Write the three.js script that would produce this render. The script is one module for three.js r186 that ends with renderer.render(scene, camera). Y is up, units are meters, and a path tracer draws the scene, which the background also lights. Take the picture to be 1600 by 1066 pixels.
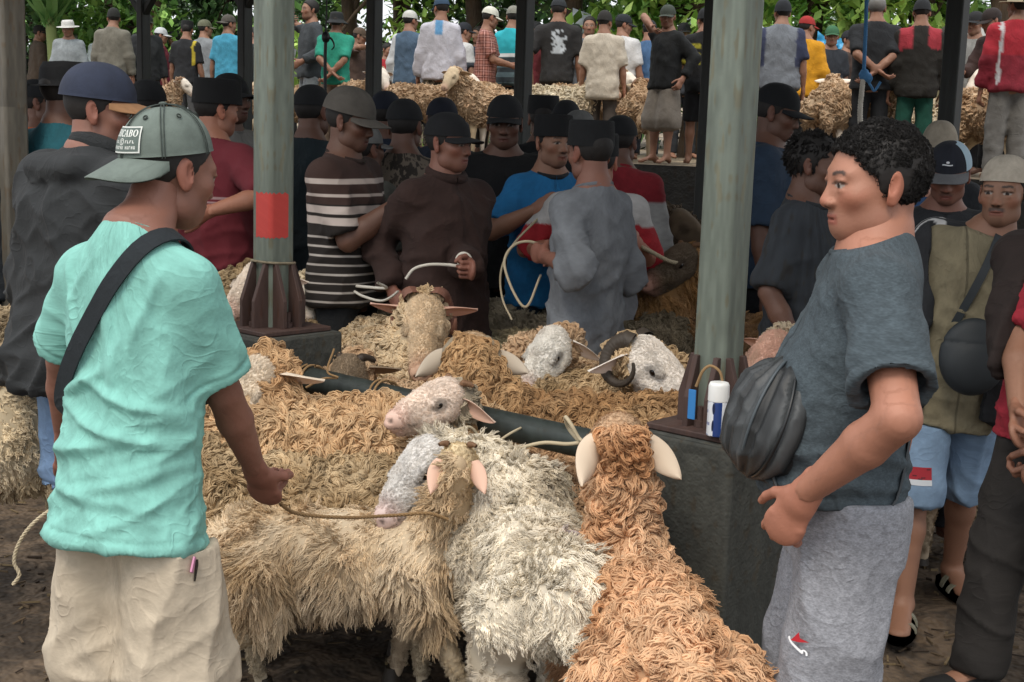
import * as THREE from 'three';
import { mergeGeometries } from 'three/addons/utils/BufferGeometryUtils.js';
import { RoundedBoxGeometry } from 'three/addons/geometries/RoundedBoxGeometry.js';
import { ImprovedNoise } from 'three/addons/math/ImprovedNoise.js';

// ------------------------------------------------------------------ camera, sky, sun, exposure
const scene = new THREE.Scene();
const EYE = 1.5, FPX = 2050, IW = 1600, IH = 1066, D2R = Math.PI / 180;
const camera = new THREE.PerspectiveCamera(2 * Math.atan(IH / 2 / FPX) / D2R, IW / IH, 0.05, 400);
camera.position.set(0, EYE, 0);
camera.rotation.order = 'YXZ';
camera.rotation.set(-8.9 * D2R, 0, 1.85 * D2R);
camera.updateMatrixWorld(true);

const renderer = new THREE.WebGLRenderer({ antialias: true });
renderer.toneMapping = THREE.LinearToneMapping;
renderer.toneMappingExposure = 1.4;
renderer.shadowMap.enabled = true;

{ // an overcast sky: bright near the zenith, a little darker and bluer towards the horizon
  const W = 256, H = 128, d = new Float32Array(W * H * 4);
  for (let y = 0; y < H; y++) {
    const e = ((y + 0.5) / H - 0.5) * Math.PI, up = Math.max(0, Math.sin(e));
    for (let x = 0; x < W; x++) {
      const a = (x / W) * Math.PI * 2, c = 1 + 0.05 * Math.sin(a * 3 + e * 5) * Math.cos(a * 2 - e * 7);
      const l = (0.62 + 0.62 * up) * c * 1.25, i = (y * W + x) * 4;
      d[i] = l * 0.965; d[i + 1] = l * 0.99; d[i + 2] = l * 1.03; d[i + 3] = 1;
      if (e < 0) { d[i] = 0.2; d[i + 1] = 0.19; d[i + 2] = 0.17; }
    }
  }
  const t = new THREE.DataTexture(d, W, H, THREE.RGBAFormat, THREE.FloatType);
  t.mapping = THREE.EquirectangularReflectionMapping; t.magFilter = THREE.LinearFilter; t.needsUpdate = true;
  scene.background = t; scene.environment = t;
}
const sun = new THREE.DirectionalLight(0xfff1dd, 1.2);
sun.name = 'sun';
sun.position.set(-4, 15, 4); sun.target.position.set(0, 0, -6);
sun.castShadow = true; sun.shadow.radius = 40;
Object.assign(sun.shadow.camera, { left: -20, right: 20, top: 20, bottom: -20, near: 1, far: 60 });
scene.add(sun, sun.target);

// ------------------------------------------------------------------ small maths
let seed_ = 12345;
const rnd = () => { seed_ = (seed_ + 0x6d2b79f5) | 0; let t = Math.imul(seed_ ^ (seed_ >>> 15), 1 | seed_); t = (t + Math.imul(t ^ (t >>> 7), 61 | t)) ^ t; return ((t ^ (t >>> 14)) >>> 0) / 4294967296; };
const rr = (a, b) => a + (b - a) * rnd();
const V = (x = 0, y = 0, z = 0) => new THREE.Vector3(x, y, z);
const lerp = (a, b, t) => a + (b - a) * t, clamp = (x, a = 0, b = 1) => Math.min(b, Math.max(a, x));
const sstep = (a, b, x) => { const t = clamp((x - a) / (b - a)); return t * t * (3 - 2 * t); };
const PN = new ImprovedNoise();
const noise = (x, y, z) => PN.noise(x + 31.7, y + 17.3, z + 5.1);
const fbm = (x, y, z, o = 3) => { let s = 0, a = 0.5; for (let i = 0; i < o; i++) { s += a * noise(x, y, z); x = x * 2 + 3.1; y = y * 2 + 1.7; z = z * 2 + 7.3; a *= 0.5; } return s; };
// a point of the place: pixel of the photograph (1600 wide) at a level distance d ahead of the lens
const at = (px, py, d) => {
  const v = V((px - IW / 2) / FPX, -(py - IH / 2) / FPX, -1).applyQuaternion(camera.quaternion);
  return v.multiplyScalar(-d / v.z).add(camera.position);
};
const hex = (c) => new THREE.Color(c);

// ------------------------------------------------------------------ names and tags
const used = {};
const numbered = (n) => { const k = used[n] = (used[n] ?? -1) + 1; return k ? n + '_' + String(k).padStart(3, '0') : n; };
const tag = (o, label, category, group, kind) => { if (label) o.userData.label = label; if (category) o.userData.category = category; if (group) o.userData.group = group; if (kind) o.userData.kind = kind; return o; };
const shade = (o) => { o.castShadow = true; o.receiveShadow = true; return o; };
function mesh(name, g, m, parent) { const o = shade(new THREE.Mesh(g, m)); o.name = parent ? name : numbered(name); (parent ?? scene).add(o); return o; }
function base(name, x = 0, y = 0, z = 0, ry = 0) { const o = new THREE.Group(); o.name = numbered(name); o.position.set(x, y, z); o.rotation.y = ry; scene.add(o); return o; }
const struct = (name, g, m) => tag(mesh(name, g, m), null, null, null, 'structure');

// ------------------------------------------------------------------ textures and materials
function dataTex(n, f, srgb) {
  const d = new Uint8Array(n * n * 4);
  for (let y = 0; y < n; y++) for (let x = 0; x < n; x++) { const c = f(x / n, y / n), i = (y * n + x) * 4; d[i] = c[0] * 255; d[i + 1] = c[1] * 255; d[i + 2] = c[2] * 255; d[i + 3] = 255; }
  const t = new THREE.DataTexture(d, n, n); t.wrapS = t.wrapT = THREE.RepeatWrapping; t.magFilter = THREE.LinearFilter; if (srgb) t.colorSpace = THREE.SRGBColorSpace; t.needsUpdate = true; return t;
}
// tileable value noise
function tnoise(n, cells, sd) {
  const g = new Float32Array(cells * cells); let s = sd * 7919 + 13;
  for (let i = 0; i < g.length; i++) { s = (Math.imul(s, 1664525) + 1013904223) | 0; g[i] = (s >>> 8) / 16777216; }
  return (u, v) => { const x = u * cells, y = v * cells, x0 = Math.floor(x), y0 = Math.floor(y), fx = x - x0, fy = y - y0, q = (a, b) => g[((b % cells + cells) % cells) * cells + (a % cells + cells) % cells];
    const sx = fx * fx * (3 - 2 * fx), sy = fy * fy * (3 - 2 * fy); return lerp(lerp(q(x0, y0), q(x0 + 1, y0), sx), lerp(q(x0, y0 + 1), q(x0 + 1, y0 + 1), sx), sy); };
}
const N8 = tnoise(0, 8, 1), N24 = tnoise(0, 24, 2), N64 = tnoise(0, 64, 3), N128 = tnoise(0, 128, 4);
const grey = (f, srgb) => dataTex(256, (u, v) => { const c = clamp(f(u, v)); return [c, c, c]; }, srgb);
const T = {
  weave: grey((u, v) => 0.5 + 0.25 * Math.sin(u * Math.PI * 128) * Math.sin(v * Math.PI * 128) + 0.3 * (N64(u, v) - 0.5)),
  wrinkle: dataTex(512, (u, v) => { const w = N8(u, v) * 0.09 + N24(u, v) * 0.03, f = (n, a, b) => { const q = 1 - Math.abs(n(u * a + w, v * b - w) - 0.5) * 4.2; return q > 0 ? q * q : 0; }; const c = clamp(0.28 + 0.4 * f(N8, 1, 1) + 0.3 * f(N24, 1, 1) * N8(v, u) * 1.6 + 0.08 * (N64(u, v) - 0.5) + 0.1 * (N128(u * 2, v * 2) - 0.5)); return [c, c, c]; }),
  mottle: grey((u, v) => 0.8 + 0.2 * (0.5 * N8(u, v) + 0.3 * N24(u, v) + 0.2 * N64(u, v)), true),
  heather: grey((u, v) => 0.8 + 0.1 * N24(u, v) + 0.16 * (N64(u, v * 2) - 0.5) + 0.14 * (N128(u, v * 2) - 0.5), true),
  pores: grey((u, v) => 0.35 * N24(u, v) + 0.35 * N64(u, v) + 0.3 * N128(u, v)),
  grime: grey((u, v) => 0.55 + 0.45 * sstep(0.25, 0.75, 0.5 * N8(u, v) + 0.3 * N24(u, v) + 0.2 * N64(u, v)), true),
  rough: grey((u, v) => 0.55 + 0.45 * (0.5 * N24(u, v) + 0.5 * N64(u, v))),
  streak: dataTex(256, (u, v) => { const c = 0.7 + 0.3 * (0.6 * N24(u, v * 0.25) + 0.4 * N64(u, v * 0.5)); const s = 0.45 * sstep(0.62, 0.8, N24(u * 2, v) * 0.6 + N64(u, v) * 0.4); return [c * lerp(1, 0.95, s), c * lerp(1, 0.8, s), c * lerp(1, 0.65, s)]; }, true),
};
const rep = (t, a, b = a) => { const c = t.clone(); c.repeat.set(a, b); c.needsUpdate = true; return c; };
const mats = {};
function std(key, o) { return mats[key] ??= new THREE.MeshStandardMaterial({ name: key, ...o }); }
const tx = { mottle3: rep(T.mottle, 3), weave8: rep(T.weave, 9), wrinkle: rep(T.wrinkle, 1.7), heather: rep(T.heather, 4), pores: rep(T.pores, 1), grime1: rep(T.grime, 1), grime2: rep(T.grime, 0.6), rough: rep(T.rough, 2), streak: rep(T.streak, 2, 0.7) };
const cloth = (c, o = {}) => std('cloth' + c + JSON.stringify(Object.keys(o)) + (o.vertexColors ? 'v' : ''), { color: hex(c), roughness: 0.92, map: tx.mottle3, bumpMap: tx.wrinkle, bumpScale: 0.003, ...o });
const capcloth = (c) => std('capcloth' + c, { color: hex(c), roughness: 0.9, map: tx.mottle3, bumpMap: tx.weave8, bumpScale: 0.0007 });
const clothV = () => std('clothV', { roughness: 0.92, map: tx.mottle3, bumpMap: tx.wrinkle, bumpScale: 0.003, vertexColors: true });

// ------------------------------------------------------------------ distance-field modelling
// primitives are {lo, hi, d(x, y, z)}; a Field joins them with a smooth minimum and is meshed by surface nets
const bb = (pts, r) => { const lo = [1e9, 1e9, 1e9], hi = [-1e9, -1e9, -1e9]; for (const p of pts) [p.x, p.y, p.z].forEach((c, i) => { lo[i] = Math.min(lo[i], c - r); hi[i] = Math.max(hi[i], c + r); }); return { lo, hi }; };
function cone(a, b, ra, rb, cap) { // tapered capsule; cap 'b' cuts it flat at b
  const bx = b.x - a.x, by = b.y - a.y, bz = b.z - a.z, L2 = bx * bx + by * by + bz * bz, L = Math.sqrt(L2);
  return { ...bb([a, b], Math.max(ra, rb)), d(x, y, z) {
    const px = x - a.x, py = y - a.y, pz = z - a.z, u = (px * bx + py * by + pz * bz) / L2, t = u < 0 ? 0 : u > 1 ? 1 : u;
    const qx = px - t * bx, qy = py - t * by, qz = pz - t * bz, e = Math.sqrt(qx * qx + qy * qy + qz * qz) - (ra + (rb - ra) * t);
    return cap ? Math.max(e, (u - 1) * L) : e;
  } };
}
function flat(a, b, ra, rb, f, fl) { // like cone, thinner by fl along direction f
  const bx = b.x - a.x, by = b.y - a.y, bz = b.z - a.z, L2 = bx * bx + by * by + bz * bz || 1e-9, k = 1 / (fl * fl) - 1;
  return { ...bb([a, b], Math.max(ra, rb)), d(x, y, z) {
    const px = x - a.x, py = y - a.y, pz = z - a.z, u = (px * bx + py * by + pz * bz) / L2, t = u < 0 ? 0 : u > 1 ? 1 : u;
    const qx = px - t * bx, qy = py - t * by, qz = pz - t * bz, c = qx * f.x + qy * f.y + qz * f.z, l2 = qx * qx + qy * qy + qz * qz;
    const n = Math.sqrt(l2 + c * c * k), g = Math.sqrt(l2 + c * c * ((k + 1) * (k + 1) - 1)) || 1e-9, r = ra + (rb - ra) * t;
    return (n - r) * n / g;
  } };
}
function ell(c, rx, ry, rz, q) { // ellipsoid, turned by quaternion q
  const m = q ? new THREE.Matrix4().makeRotationFromQuaternion(q.clone().invert()).elements : null;
  return { ...bb([c], Math.max(rx, ry, rz)), d(x, y, z) {
    let px = x - c.x, py = y - c.y, pz = z - c.z;
    if (m) { const a = px, b = py, e = pz; px = m[0] * a + m[4] * b + m[8] * e; py = m[1] * a + m[5] * b + m[9] * e; pz = m[2] * a + m[6] * b + m[10] * e; }
    const kx = px / rx, ky = py / ry, kz = pz / rz, k0 = Math.sqrt(kx * kx + ky * ky + kz * kz), gx = kx / rx, gy = ky / ry, gz = kz / rz, k1 = Math.sqrt(gx * gx + gy * gy + gz * gz);
    return k1 < 1e-9 ? -Math.min(rx, ry, rz) : (k0 * (k0 - 1)) / k1;
  } };
}
// a trunk with half-width and half-depth given by rows [y, w, d, z]; M (Matrix4) carries it into place
function trunk(rows, M, pow = 2.3) {
  const inv = M.clone().invert().elements, y0 = rows[0][0], y1 = rows[rows.length - 1][0], N = 64, tab = [];
  for (let i = 0; i <= N; i++) {
    const y = lerp(y0, y1, i / N); let k = 0; while (k < rows.length - 2 && rows[k + 1][0] < y) k++;
    const A = rows[Math.max(0, k - 1)], B = rows[k], C = rows[k + 1], Dd = rows[Math.min(rows.length - 1, k + 2)], t = (y - B[0]) / (C[0] - B[0]), h = C[0] - B[0];
    tab.push([1, 2, 3].map((j) => { const m0 = k ? (C[j] - A[j]) / (C[0] - A[0]) * h : C[j] - B[j], m1 = k < rows.length - 2 ? (Dd[j] - B[j]) / (Dd[0] - B[0]) * h : C[j] - B[j], t2 = t * t, t3 = t2 * t;
      return B[j] * (2 * t3 - 3 * t2 + 1) + m0 * (t3 - 2 * t2 + t) + C[j] * (3 * t2 - 2 * t3) + m1 * (t3 - t2); }));
  }
  const pts = []; for (const r of rows) for (const sx of [-1, 1]) for (const sz of [-1, 1]) pts.push(V(sx * r[1], r[0], r[3] + sz * r[2]).applyMatrix4(M));
  return { ...bb(pts, 0.01), d(x, y, z) {
    const X = inv[0] * x + inv[4] * y + inv[8] * z + inv[12], Y = inv[1] * x + inv[5] * y + inv[9] * z + inv[13], Z = inv[2] * x + inv[6] * y + inv[10] * z + inv[14];
    const f = clamp((Y - y0) / (y1 - y0)) * N, i = Math.min(N - 1, f | 0), t = f - i, A = tab[i], B = tab[i + 1], w = A[0] + (B[0] - A[0]) * t, dd = A[1] + (B[1] - A[1]) * t, zc = A[2] + (B[2] - A[2]) * t;
    const qx = Math.abs(X) / w, qz = Math.abs(Z - zc) / dd, r = Math.pow(Math.pow(qx, pow) + Math.pow(qz, pow), 1 / pow), l = Math.hypot(X, Z - zc);
    const e = r < 1e-6 ? -Math.min(w, dd) : l * (1 - 1 / r) * (r > 1 ? 0.9 : 0.95);
    return Math.max(e, y0 - Y, Y - y1);
  } };
}
class Field {
  constructor(lo, hi, h) {
    this.h = h; this.lo = lo.map((c) => c - 3 * h); this.n = hi.map((c, i) => Math.max(4, Math.ceil((c + 3 * h - this.lo[i]) / h)));
    this.v = new Float32Array(this.n[0] * this.n[1] * this.n[2]).fill(1);
  }
  static of(prims, h, pad = 0) {
    const lo = [1e9, 1e9, 1e9], hi = [-1e9, -1e9, -1e9];
    for (const p of prims) for (let i = 0; i < 3; i++) { lo[i] = Math.min(lo[i], p.lo[i] - pad); hi[i] = Math.max(hi[i], p.hi[i] + pad); }
    return new Field(lo, hi, h);
  }
  each(p, m, f) {
    const { h, lo, n, v } = this, a = [0, 1, 2].map((i) => clamp(Math.floor((p.lo[i] - m - lo[i]) / h), 0, n[i])), b = [0, 1, 2].map((i) => clamp(Math.ceil((p.hi[i] + m - lo[i]) / h) + 1, 0, n[i]));
    for (let k = a[2]; k < b[2]; k++) for (let j = a[1]; j < b[1]; j++) { let o = (k * n[1] + j) * n[0] + a[0]; for (let i = a[0]; i < b[0]; i++, o++) v[o] = f(v[o], lo[0] + i * h, lo[1] + j * h, lo[2] + k * h); }
    return this;
  }
  add(p, k = 0) {
    const { h } = this;
    return this.each(p, k + 2 * h, (a, x, y, z) => { const b = p.d(x, y, z); if (!k) return b < a ? b : a; const e = Math.max(k - Math.abs(a - b), 0) / k; return Math.min(a, b) - e * e * k * 0.25; });
  }
  cut(p, k = 0) {
    const { h } = this;
    return this.each(p, k + 2 * h, (a, x, y, z) => { const b = -p.d(x, y, z); if (!k) return b > a ? b : a; const e = Math.max(k - Math.abs(a - b), 0) / k; return Math.max(a, b) + e * e * k * 0.25; });
  }
  trim(f) { const n = this; return this.each({ lo: [-1e3, -1e3, -1e3], hi: [1e3, 1e3, 1e3] }, 0, (a, x, y, z) => { if (a > 2 * n.h) return a; const b = f(x, y, z); return b > a ? b : a; }); }
  at(x, y, z) {
    const { h, lo, n, v } = this, fx = (x - lo[0]) / h, fy = (y - lo[1]) / h, fz = (z - lo[2]) / h, i = Math.floor(fx), j = Math.floor(fy), k = Math.floor(fz);
    if (i < 0 || j < 0 || k < 0 || i > n[0] - 2 || j > n[1] - 2 || k > n[2] - 2) return 1;
    const o = (k * n[1] + j) * n[0] + i, a = fx - i, b = fy - j, c = fz - k, X = n[0], Z = n[0] * n[1];
    return lerp(lerp(lerp(v[o], v[o + 1], a), lerp(v[o + X], v[o + X + 1], a), b), lerp(lerp(v[o + Z], v[o + Z + 1], a), lerp(v[o + Z + X], v[o + Z + X + 1], a), b), c);
  }
  geometry() {
    const { h, lo, n, v } = this, [X, Y, Z] = n, id = new Int32Array(X * Y * Z).fill(-1), pos = [], idx = [], XY = X * Y;
    const off = [0, 1, X, X + 1, XY, XY + 1, XY + X, XY + X + 1], ed = [[0, 1], [2, 3], [4, 5], [6, 7], [0, 2], [1, 3], [4, 6], [5, 7], [0, 4], [1, 5], [2, 6], [3, 7]];
    for (let k = 0; k < Z - 1; k++) for (let j = 0; j < Y - 1; j++) for (let i = 0; i < X - 1; i++) {
      const o = k * XY + j * X + i; let m = 0; for (let c = 0; c < 8; c++) if (v[o + off[c]] < 0) m |= 1 << c;
      if (m === 0 || m === 255) continue;
      let sx = 0, sy = 0, sz = 0, ct = 0;
      for (const [a, b] of ed) { const va = v[o + off[a]], vb = v[o + off[b]]; if (va < 0 === vb < 0) continue; const t = va / (va - vb); sx += (a & 1) + ((b & 1) - (a & 1)) * t; sy += (a >> 1 & 1) + ((b >> 1 & 1) - (a >> 1 & 1)) * t; sz += (a >> 2) + ((b >> 2) - (a >> 2)) * t; ct++; }
      id[o] = pos.length / 3; pos.push(lo[0] + (i + sx / ct) * h, lo[1] + (j + sy / ct) * h, lo[2] + (k + sz / ct) * h);
    }
    for (let k = 1; k < Z - 1; k++) for (let j = 1; j < Y - 1; j++) for (let i = 1; i < X - 1; i++) {
      const o = k * XY + j * X + i, s = v[o] < 0;
      const q = (d, a, b) => { if (s === v[o + d] < 0) return; const A = id[o], B = id[o - a], C = id[o - a - b], E = id[o - b]; s ? idx.push(A, B, C, A, C, E) : idx.push(A, C, B, A, E, C); };
      q(1, X, XY); q(X, XY, 1); q(XY, 1, X);
    }
    const g = new THREE.BufferGeometry();
    g.setAttribute('position', new THREE.Float32BufferAttribute(pos, 3)); g.setIndex(idx); g.computeVertexNormals(); return g;
  }
}
function sdf(list, h, pad = 0) { // list of [primitive, blend] or ['cut', primitive, blend]
  const f = Field.of(list.filter((e) => e[0] !== 'cut').map((e) => e[0]), h, pad);
  for (const e of list) e[0] === 'cut' ? f.cut(e[1], e[2] ?? 0) : f.add(e[0], e[1] ?? 0);
  return f;
}
function warp(g, f) { // moves every vertex along its normal by f(x, y, z, nx, ny, nz)
  const p = g.attributes.position, n = g.attributes.normal;
  for (let i = 0; i < p.count; i++) { const d = f(p.getX(i), p.getY(i), p.getZ(i), n.getX(i), n.getY(i), n.getZ(i)); p.setXYZ(i, p.getX(i) + n.getX(i) * d, p.getY(i) + n.getY(i) * d, p.getZ(i) + n.getZ(i) * d); }
  g.computeVertexNormals(); return g;
}
function paint(g, f) { const p = g.attributes.position, c = new Float32Array(p.count * 3); for (let i = 0; i < p.count; i++) { const k = f(p.getX(i), p.getY(i), p.getZ(i), i); c[i * 3] = k[0]; c[i * 3 + 1] = k[1]; c[i * 3 + 2] = k[2]; } g.setAttribute('color', new THREE.BufferAttribute(c, 3)); return g; }
function uvCyl(g) { const p = g.attributes.position, u = new Float32Array(p.count * 2); for (let i = 0; i < p.count; i++) { u[i * 2] = Math.atan2(-p.getX(i), -p.getZ(i)) * 0.17; u[i * 2 + 1] = p.getY(i); } g.setAttribute('uv', new THREE.BufferAttribute(u, 2)); return g; }
function uvBox(g) { const p = g.attributes.position, n = g.attributes.normal, u = new Float32Array(p.count * 2); for (let i = 0; i < p.count; i++) { const x = Math.abs(n.getX(i)), y = Math.abs(n.getY(i)), z = Math.abs(n.getZ(i)); if (y > x && y > z) { u[i * 2] = p.getX(i); u[i * 2 + 1] = p.getZ(i); } else { u[i * 2] = x > z ? p.getZ(i) : p.getX(i); u[i * 2 + 1] = p.getY(i); } } g.setAttribute('uv', new THREE.BufferAttribute(u, 2)); return g; }
const merge = (l) => { const all = ['uv', 'color'].filter((k) => l.some((g) => g.attributes[k])); const idx = l.every((g) => g.index);
  const q = l.map((g) => { const c = !idx && g.index ? g.toNonIndexed() : g; const n = c.attributes.position.count; for (const k of all) if (!c.attributes[k]) c.setAttribute(k, new THREE.BufferAttribute(new Float32Array(n * (k === 'uv' ? 2 : 3)).fill(k === 'uv' ? 0 : 1), k === 'uv' ? 2 : 3)); for (const k of Object.keys(c.attributes)) if (!['position', 'normal', ...all].includes(k)) c.deleteAttribute(k); return c; });
  return mergeGeometries(q, false); };
const xf = (g, M) => { const c = g.clone(); c.applyMatrix4(M); return c; };
const basis = (x, y, z, p) => new THREE.Matrix4().makeBasis(x, y, z).setPosition(p);
function tube(pts, r, seg = 40, rad = 6, r2 = r) { // a tapered tube along a curve
  const c = new THREE.CatmullRomCurve3(pts, false, 'centripetal'), g = new THREE.TubeGeometry(c, seg, 1, rad, false), p = g.attributes.position;
  for (let i = 0; i <= seg; i++) { const o = c.getPointAt(i / seg), k = lerp(r, r2, i / seg); for (let j = 0; j <= rad; j++) { const q = i * (rad + 1) + j; p.setXYZ(q, o.x + (p.getX(q) - o.x) * k, o.y + (p.getY(q) - o.y) * k, o.z + (p.getZ(q) - o.z) * k); } }
  return g;
}
function twist(pts, r, turns) { // three strands laid round a curve: a rope
  const c = new THREE.CatmullRomCurve3(pts, false, 'centripetal'), L = c.getLength(), n = Math.max(24, Math.round(L / 0.006)), fr = c.computeFrenetFrames(n, false), out = [];
  for (let s = 0; s < 3; s++) { const q = []; for (let i = 0; i <= n; i++) { const a = (i / n) * (turns ?? L / 0.03) * Math.PI * 2 + s * 2.094, o = c.getPointAt(i / n); q.push(o.addScaledVector(fr.normals[i], Math.cos(a) * r * 0.55).addScaledVector(fr.binormals[i], Math.sin(a) * r * 0.55)); }
    out.push(new THREE.TubeGeometry(new THREE.CatmullRomCurve3(q), n, r * 0.58, 5, false)); }
  return merge(out);
}

// ------------------------------------------------------------------ people: heads, hands, hats (templates made once)
const LOD = { near: { cell: 0.0075, head: 0.0034, hand: 0.0032, hat: 96 }, mid: { cell: 0.0125, head: 0.0052, hand: 0.005, hat: 48 }, far: { cell: 0.021, head: 0.0105, hand: 0.0085, hat: 24 } };
const memo = {}, once = (k, f) => memo[k] ??= f();
const headT = (lod, variant) => once('head' + lod + variant, () => {
  const h = LOD[lod].head, far = lod === 'far', f = [1, 1.06, 0.94][variant], ns = [1, 1.1, 0.9][variant];
  const L = [[ell(V(0, 0.03, -0.012), 0.073, 0.084, 0.092)], [ell(V(0, -0.028, 0.026), 0.058 * f, 0.082, 0.062), 0.03], [ell(V(0, -0.084, 0.05), 0.034 * f, 0.026, 0.03), 0.035]];
  for (const s of [-1, 1]) L.push([ell(V(s * 0.043 * f, -0.02, 0.052), 0.022, 0.02, 0.022), 0.025], [ell(V(s * 0.045 * f, -0.07, 0.01), 0.018, 0.025, 0.03), 0.03]);
  L.push([ell(V(0, 0.022, 0.068), 0.052, 0.014, 0.016), 0.02]);
  if (!far) for (const s of [-1, 1]) L.push(['cut', ell(V(s * 0.031, 0.003, 0.098), 0.019, 0.012, 0.017), 0.012]);
  L.push([cone(V(0, 0.008, 0.079), V(0, -0.03, 0.0955), 0.0085, 0.0118 * ns), 0.014]);
  for (const s of [-1, 1]) L.push([ell(V(s * 0.0125 * ns, -0.034, 0.09), 0.0095 * ns, 0.008, 0.011), 0.007]);
  if (!far) for (const s of [-1, 1]) L.push([ell(V(s * 0.031, 0.001, 0.0715), 0.0135, 0.0125, 0.013), 0.002], [ell(V(s * 0.031, 0.0105, 0.078), 0.018, 0.0052, 0.0085), 0.005], [ell(V(s * 0.031, -0.01, 0.077), 0.016, 0.004, 0.007), 0.005]);
  L.push([ell(V(0, -0.06, 0.077), 0.025, 0.0068, 0.0125), 0.006], [ell(V(0, -0.0705, 0.076), 0.021, 0.0068, 0.012), 0.005]);
  if (!far) L.push(['cut', ell(V(0, -0.0652, 0.09), 0.023, 0.0014, 0.01), 0.003]);
  const F = sdf(L, h);
  for (const s of [-1, 1]) {
    const q = new THREE.Quaternion().setFromEuler(new THREE.Euler(-0.2, s * 0.42, 0));
    F.add(ell(V(s * 0.077, -0.004, -0.014), 0.0072, 0.034, 0.0195, q), 0.006); F.add(ell(V(s * 0.075, -0.03, -0.006), 0.006, 0.011, 0.01), 0.006);
    if (!far) F.cut(ell(V(s * 0.086, 0.002, -0.006), 0.006, 0.02, 0.01, q), 0.004);
  }
  const g = F.geometry(), p = g.attributes.position, w = [];
  for (let i = 0; i < p.count; i++) {
    const x = Math.abs(p.getX(i)), y = p.getY(i), z = p.getZ(i), front = sstep(0.045, 0.06, z);
    const lip = front * sstep(0.027, 0.021, x) * (sstep(-0.079, -0.074, y) * sstep(-0.053, -0.057, y));
    const brow = front * sstep(0.011, 0.016, x) * sstep(0.053, 0.045, x) * sstep(0.0045, 0.003, Math.abs(y - 0.0235 - 0.1 * (x - 0.015) + 4 * Math.max(0, x - 0.038) ** 1.5));
    const ex = (x - 0.031) / 0.0145, ey = (y - 0.0004) / (far ? 0.007 : 0.0048), eye = front * sstep(1.06, 0.9, Math.hypot(ex, ey)), iris = eye * sstep(0.0072, 0.0058, Math.hypot(x - 0.0315, y - 0.0005)), lash = front * sstep(1.5, 1.25, Math.hypot(ex, (y - 0.0028) / 0.006)) * (1 - eye) * sstep(0.001, 0.003, y);
    const mus = front * sstep(0.033, 0.02, x) * sstep(0.0075, 0.005, Math.abs(y + 0.0495 + x * 0.25)), goat = sstep(0.045, 0.06, z) * sstep(0.026, 0.015, x) * sstep(-0.079, -0.084, y), jaw = sstep(-0.03, -0.06, y);
    const nostril = sstep(0.0065, 0.004, Math.hypot(x - 0.009, (y + 0.0405), (z - 0.094) * 0.6)), red = 0.6 * sstep(0.03, 0.01, Math.hypot(x - 0.05, y + 0.03)) * front + 0.8 * sstep(0.066, 0.075, x) + 0.5 * sstep(0.02, 0.008, Math.hypot(x, y + 0.03)) * front;
    w.push([lip, brow, eye, iris, lash, mus, goat, jaw, nostril, red]);
  }
  g.userData.w = w; return g;
});
const SK = [[0.27, 0.14, 0.088], [0.22, 0.1, 0.068], [0.36, 0.165, 0.105], [0.13, 0.064, 0.042]];
function headG(lod, S, skin) {
  const g = headT(lod, S.face ?? 0).clone(), w = headT(lod, S.face ?? 0).userData.w, mix = (c, d, k) => { for (let i = 0; i < 3; i++) c[i] += (d[i] - c[i]) * k; }, dark = [0.02, 0.016, 0.014];
  paint(g, (x, y, z, i) => {
    const [lip, brow, eye, iris, lash, mus, goat, jaw, nos, red] = w[i], v = 1 + 0.22 * fbm(x * 30, y * 30, z * 30, 2), c = skin.map((k) => k * v);
    mix(c, [skin[0] * 1.08, skin[1] * 0.84, skin[2] * 0.8], red); mix(c, [skin[0] * 0.72, skin[1] * 0.72, skin[2] * 0.78], jaw * 0.35); mix(c, [skin[0] * 0.8, skin[1] * 0.55, skin[2] * 0.6], lip * 0.9);
    mix(c, dark, nos * 0.85); mix(c, dark, brow * 0.88); mix(c, dark, lash * 0.7); mix(c, [0.34, 0.3, 0.27], eye); mix(c, [0.015, 0.01, 0.008], iris);
    mix(c, dark, mus * (S.mus ?? 0.25)); mix(c, dark, goat * (S.goat ?? 0.12)); return c;
  });
  return g;
}
const HAIRM = () => std('hair', { color: new THREE.Color().setRGB(0.012, 0.01, 0.009), roughness: 0.7, bumpMap: tx.pores, bumpScale: 0.002 });
const hairT = (lod, thick) => once('hair' + lod + thick, () => {
  const h = LOD[lod].head * 1.2, e = thick, F = sdf([[ell(V(0, 0.032, -0.014), 0.075 + e, 0.086 + e, 0.094 + e)]], h, 0.01);
  F.trim((x, y, z) => { const ax = Math.abs(x), t = z > 0 ? lerp(0.018, 0.07, sstep(0.015, 0.075, z)) : lerp(0.018, -0.075, sstep(0.0, -0.07, z)); const burn = z > -0.012 && z < 0.02 && ax > 0.05 ? -0.035 * sstep(0.02, 0.008, Math.abs(z - 0.004)) : 0; return (t + burn - y) * 0.7; });
  const g = F.geometry(); warp(g, (x, y, z) => 0.35 * e * (fbm(x * 45, y * 45, z * 45, 2)) ); return uvBox(g);
});
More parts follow.
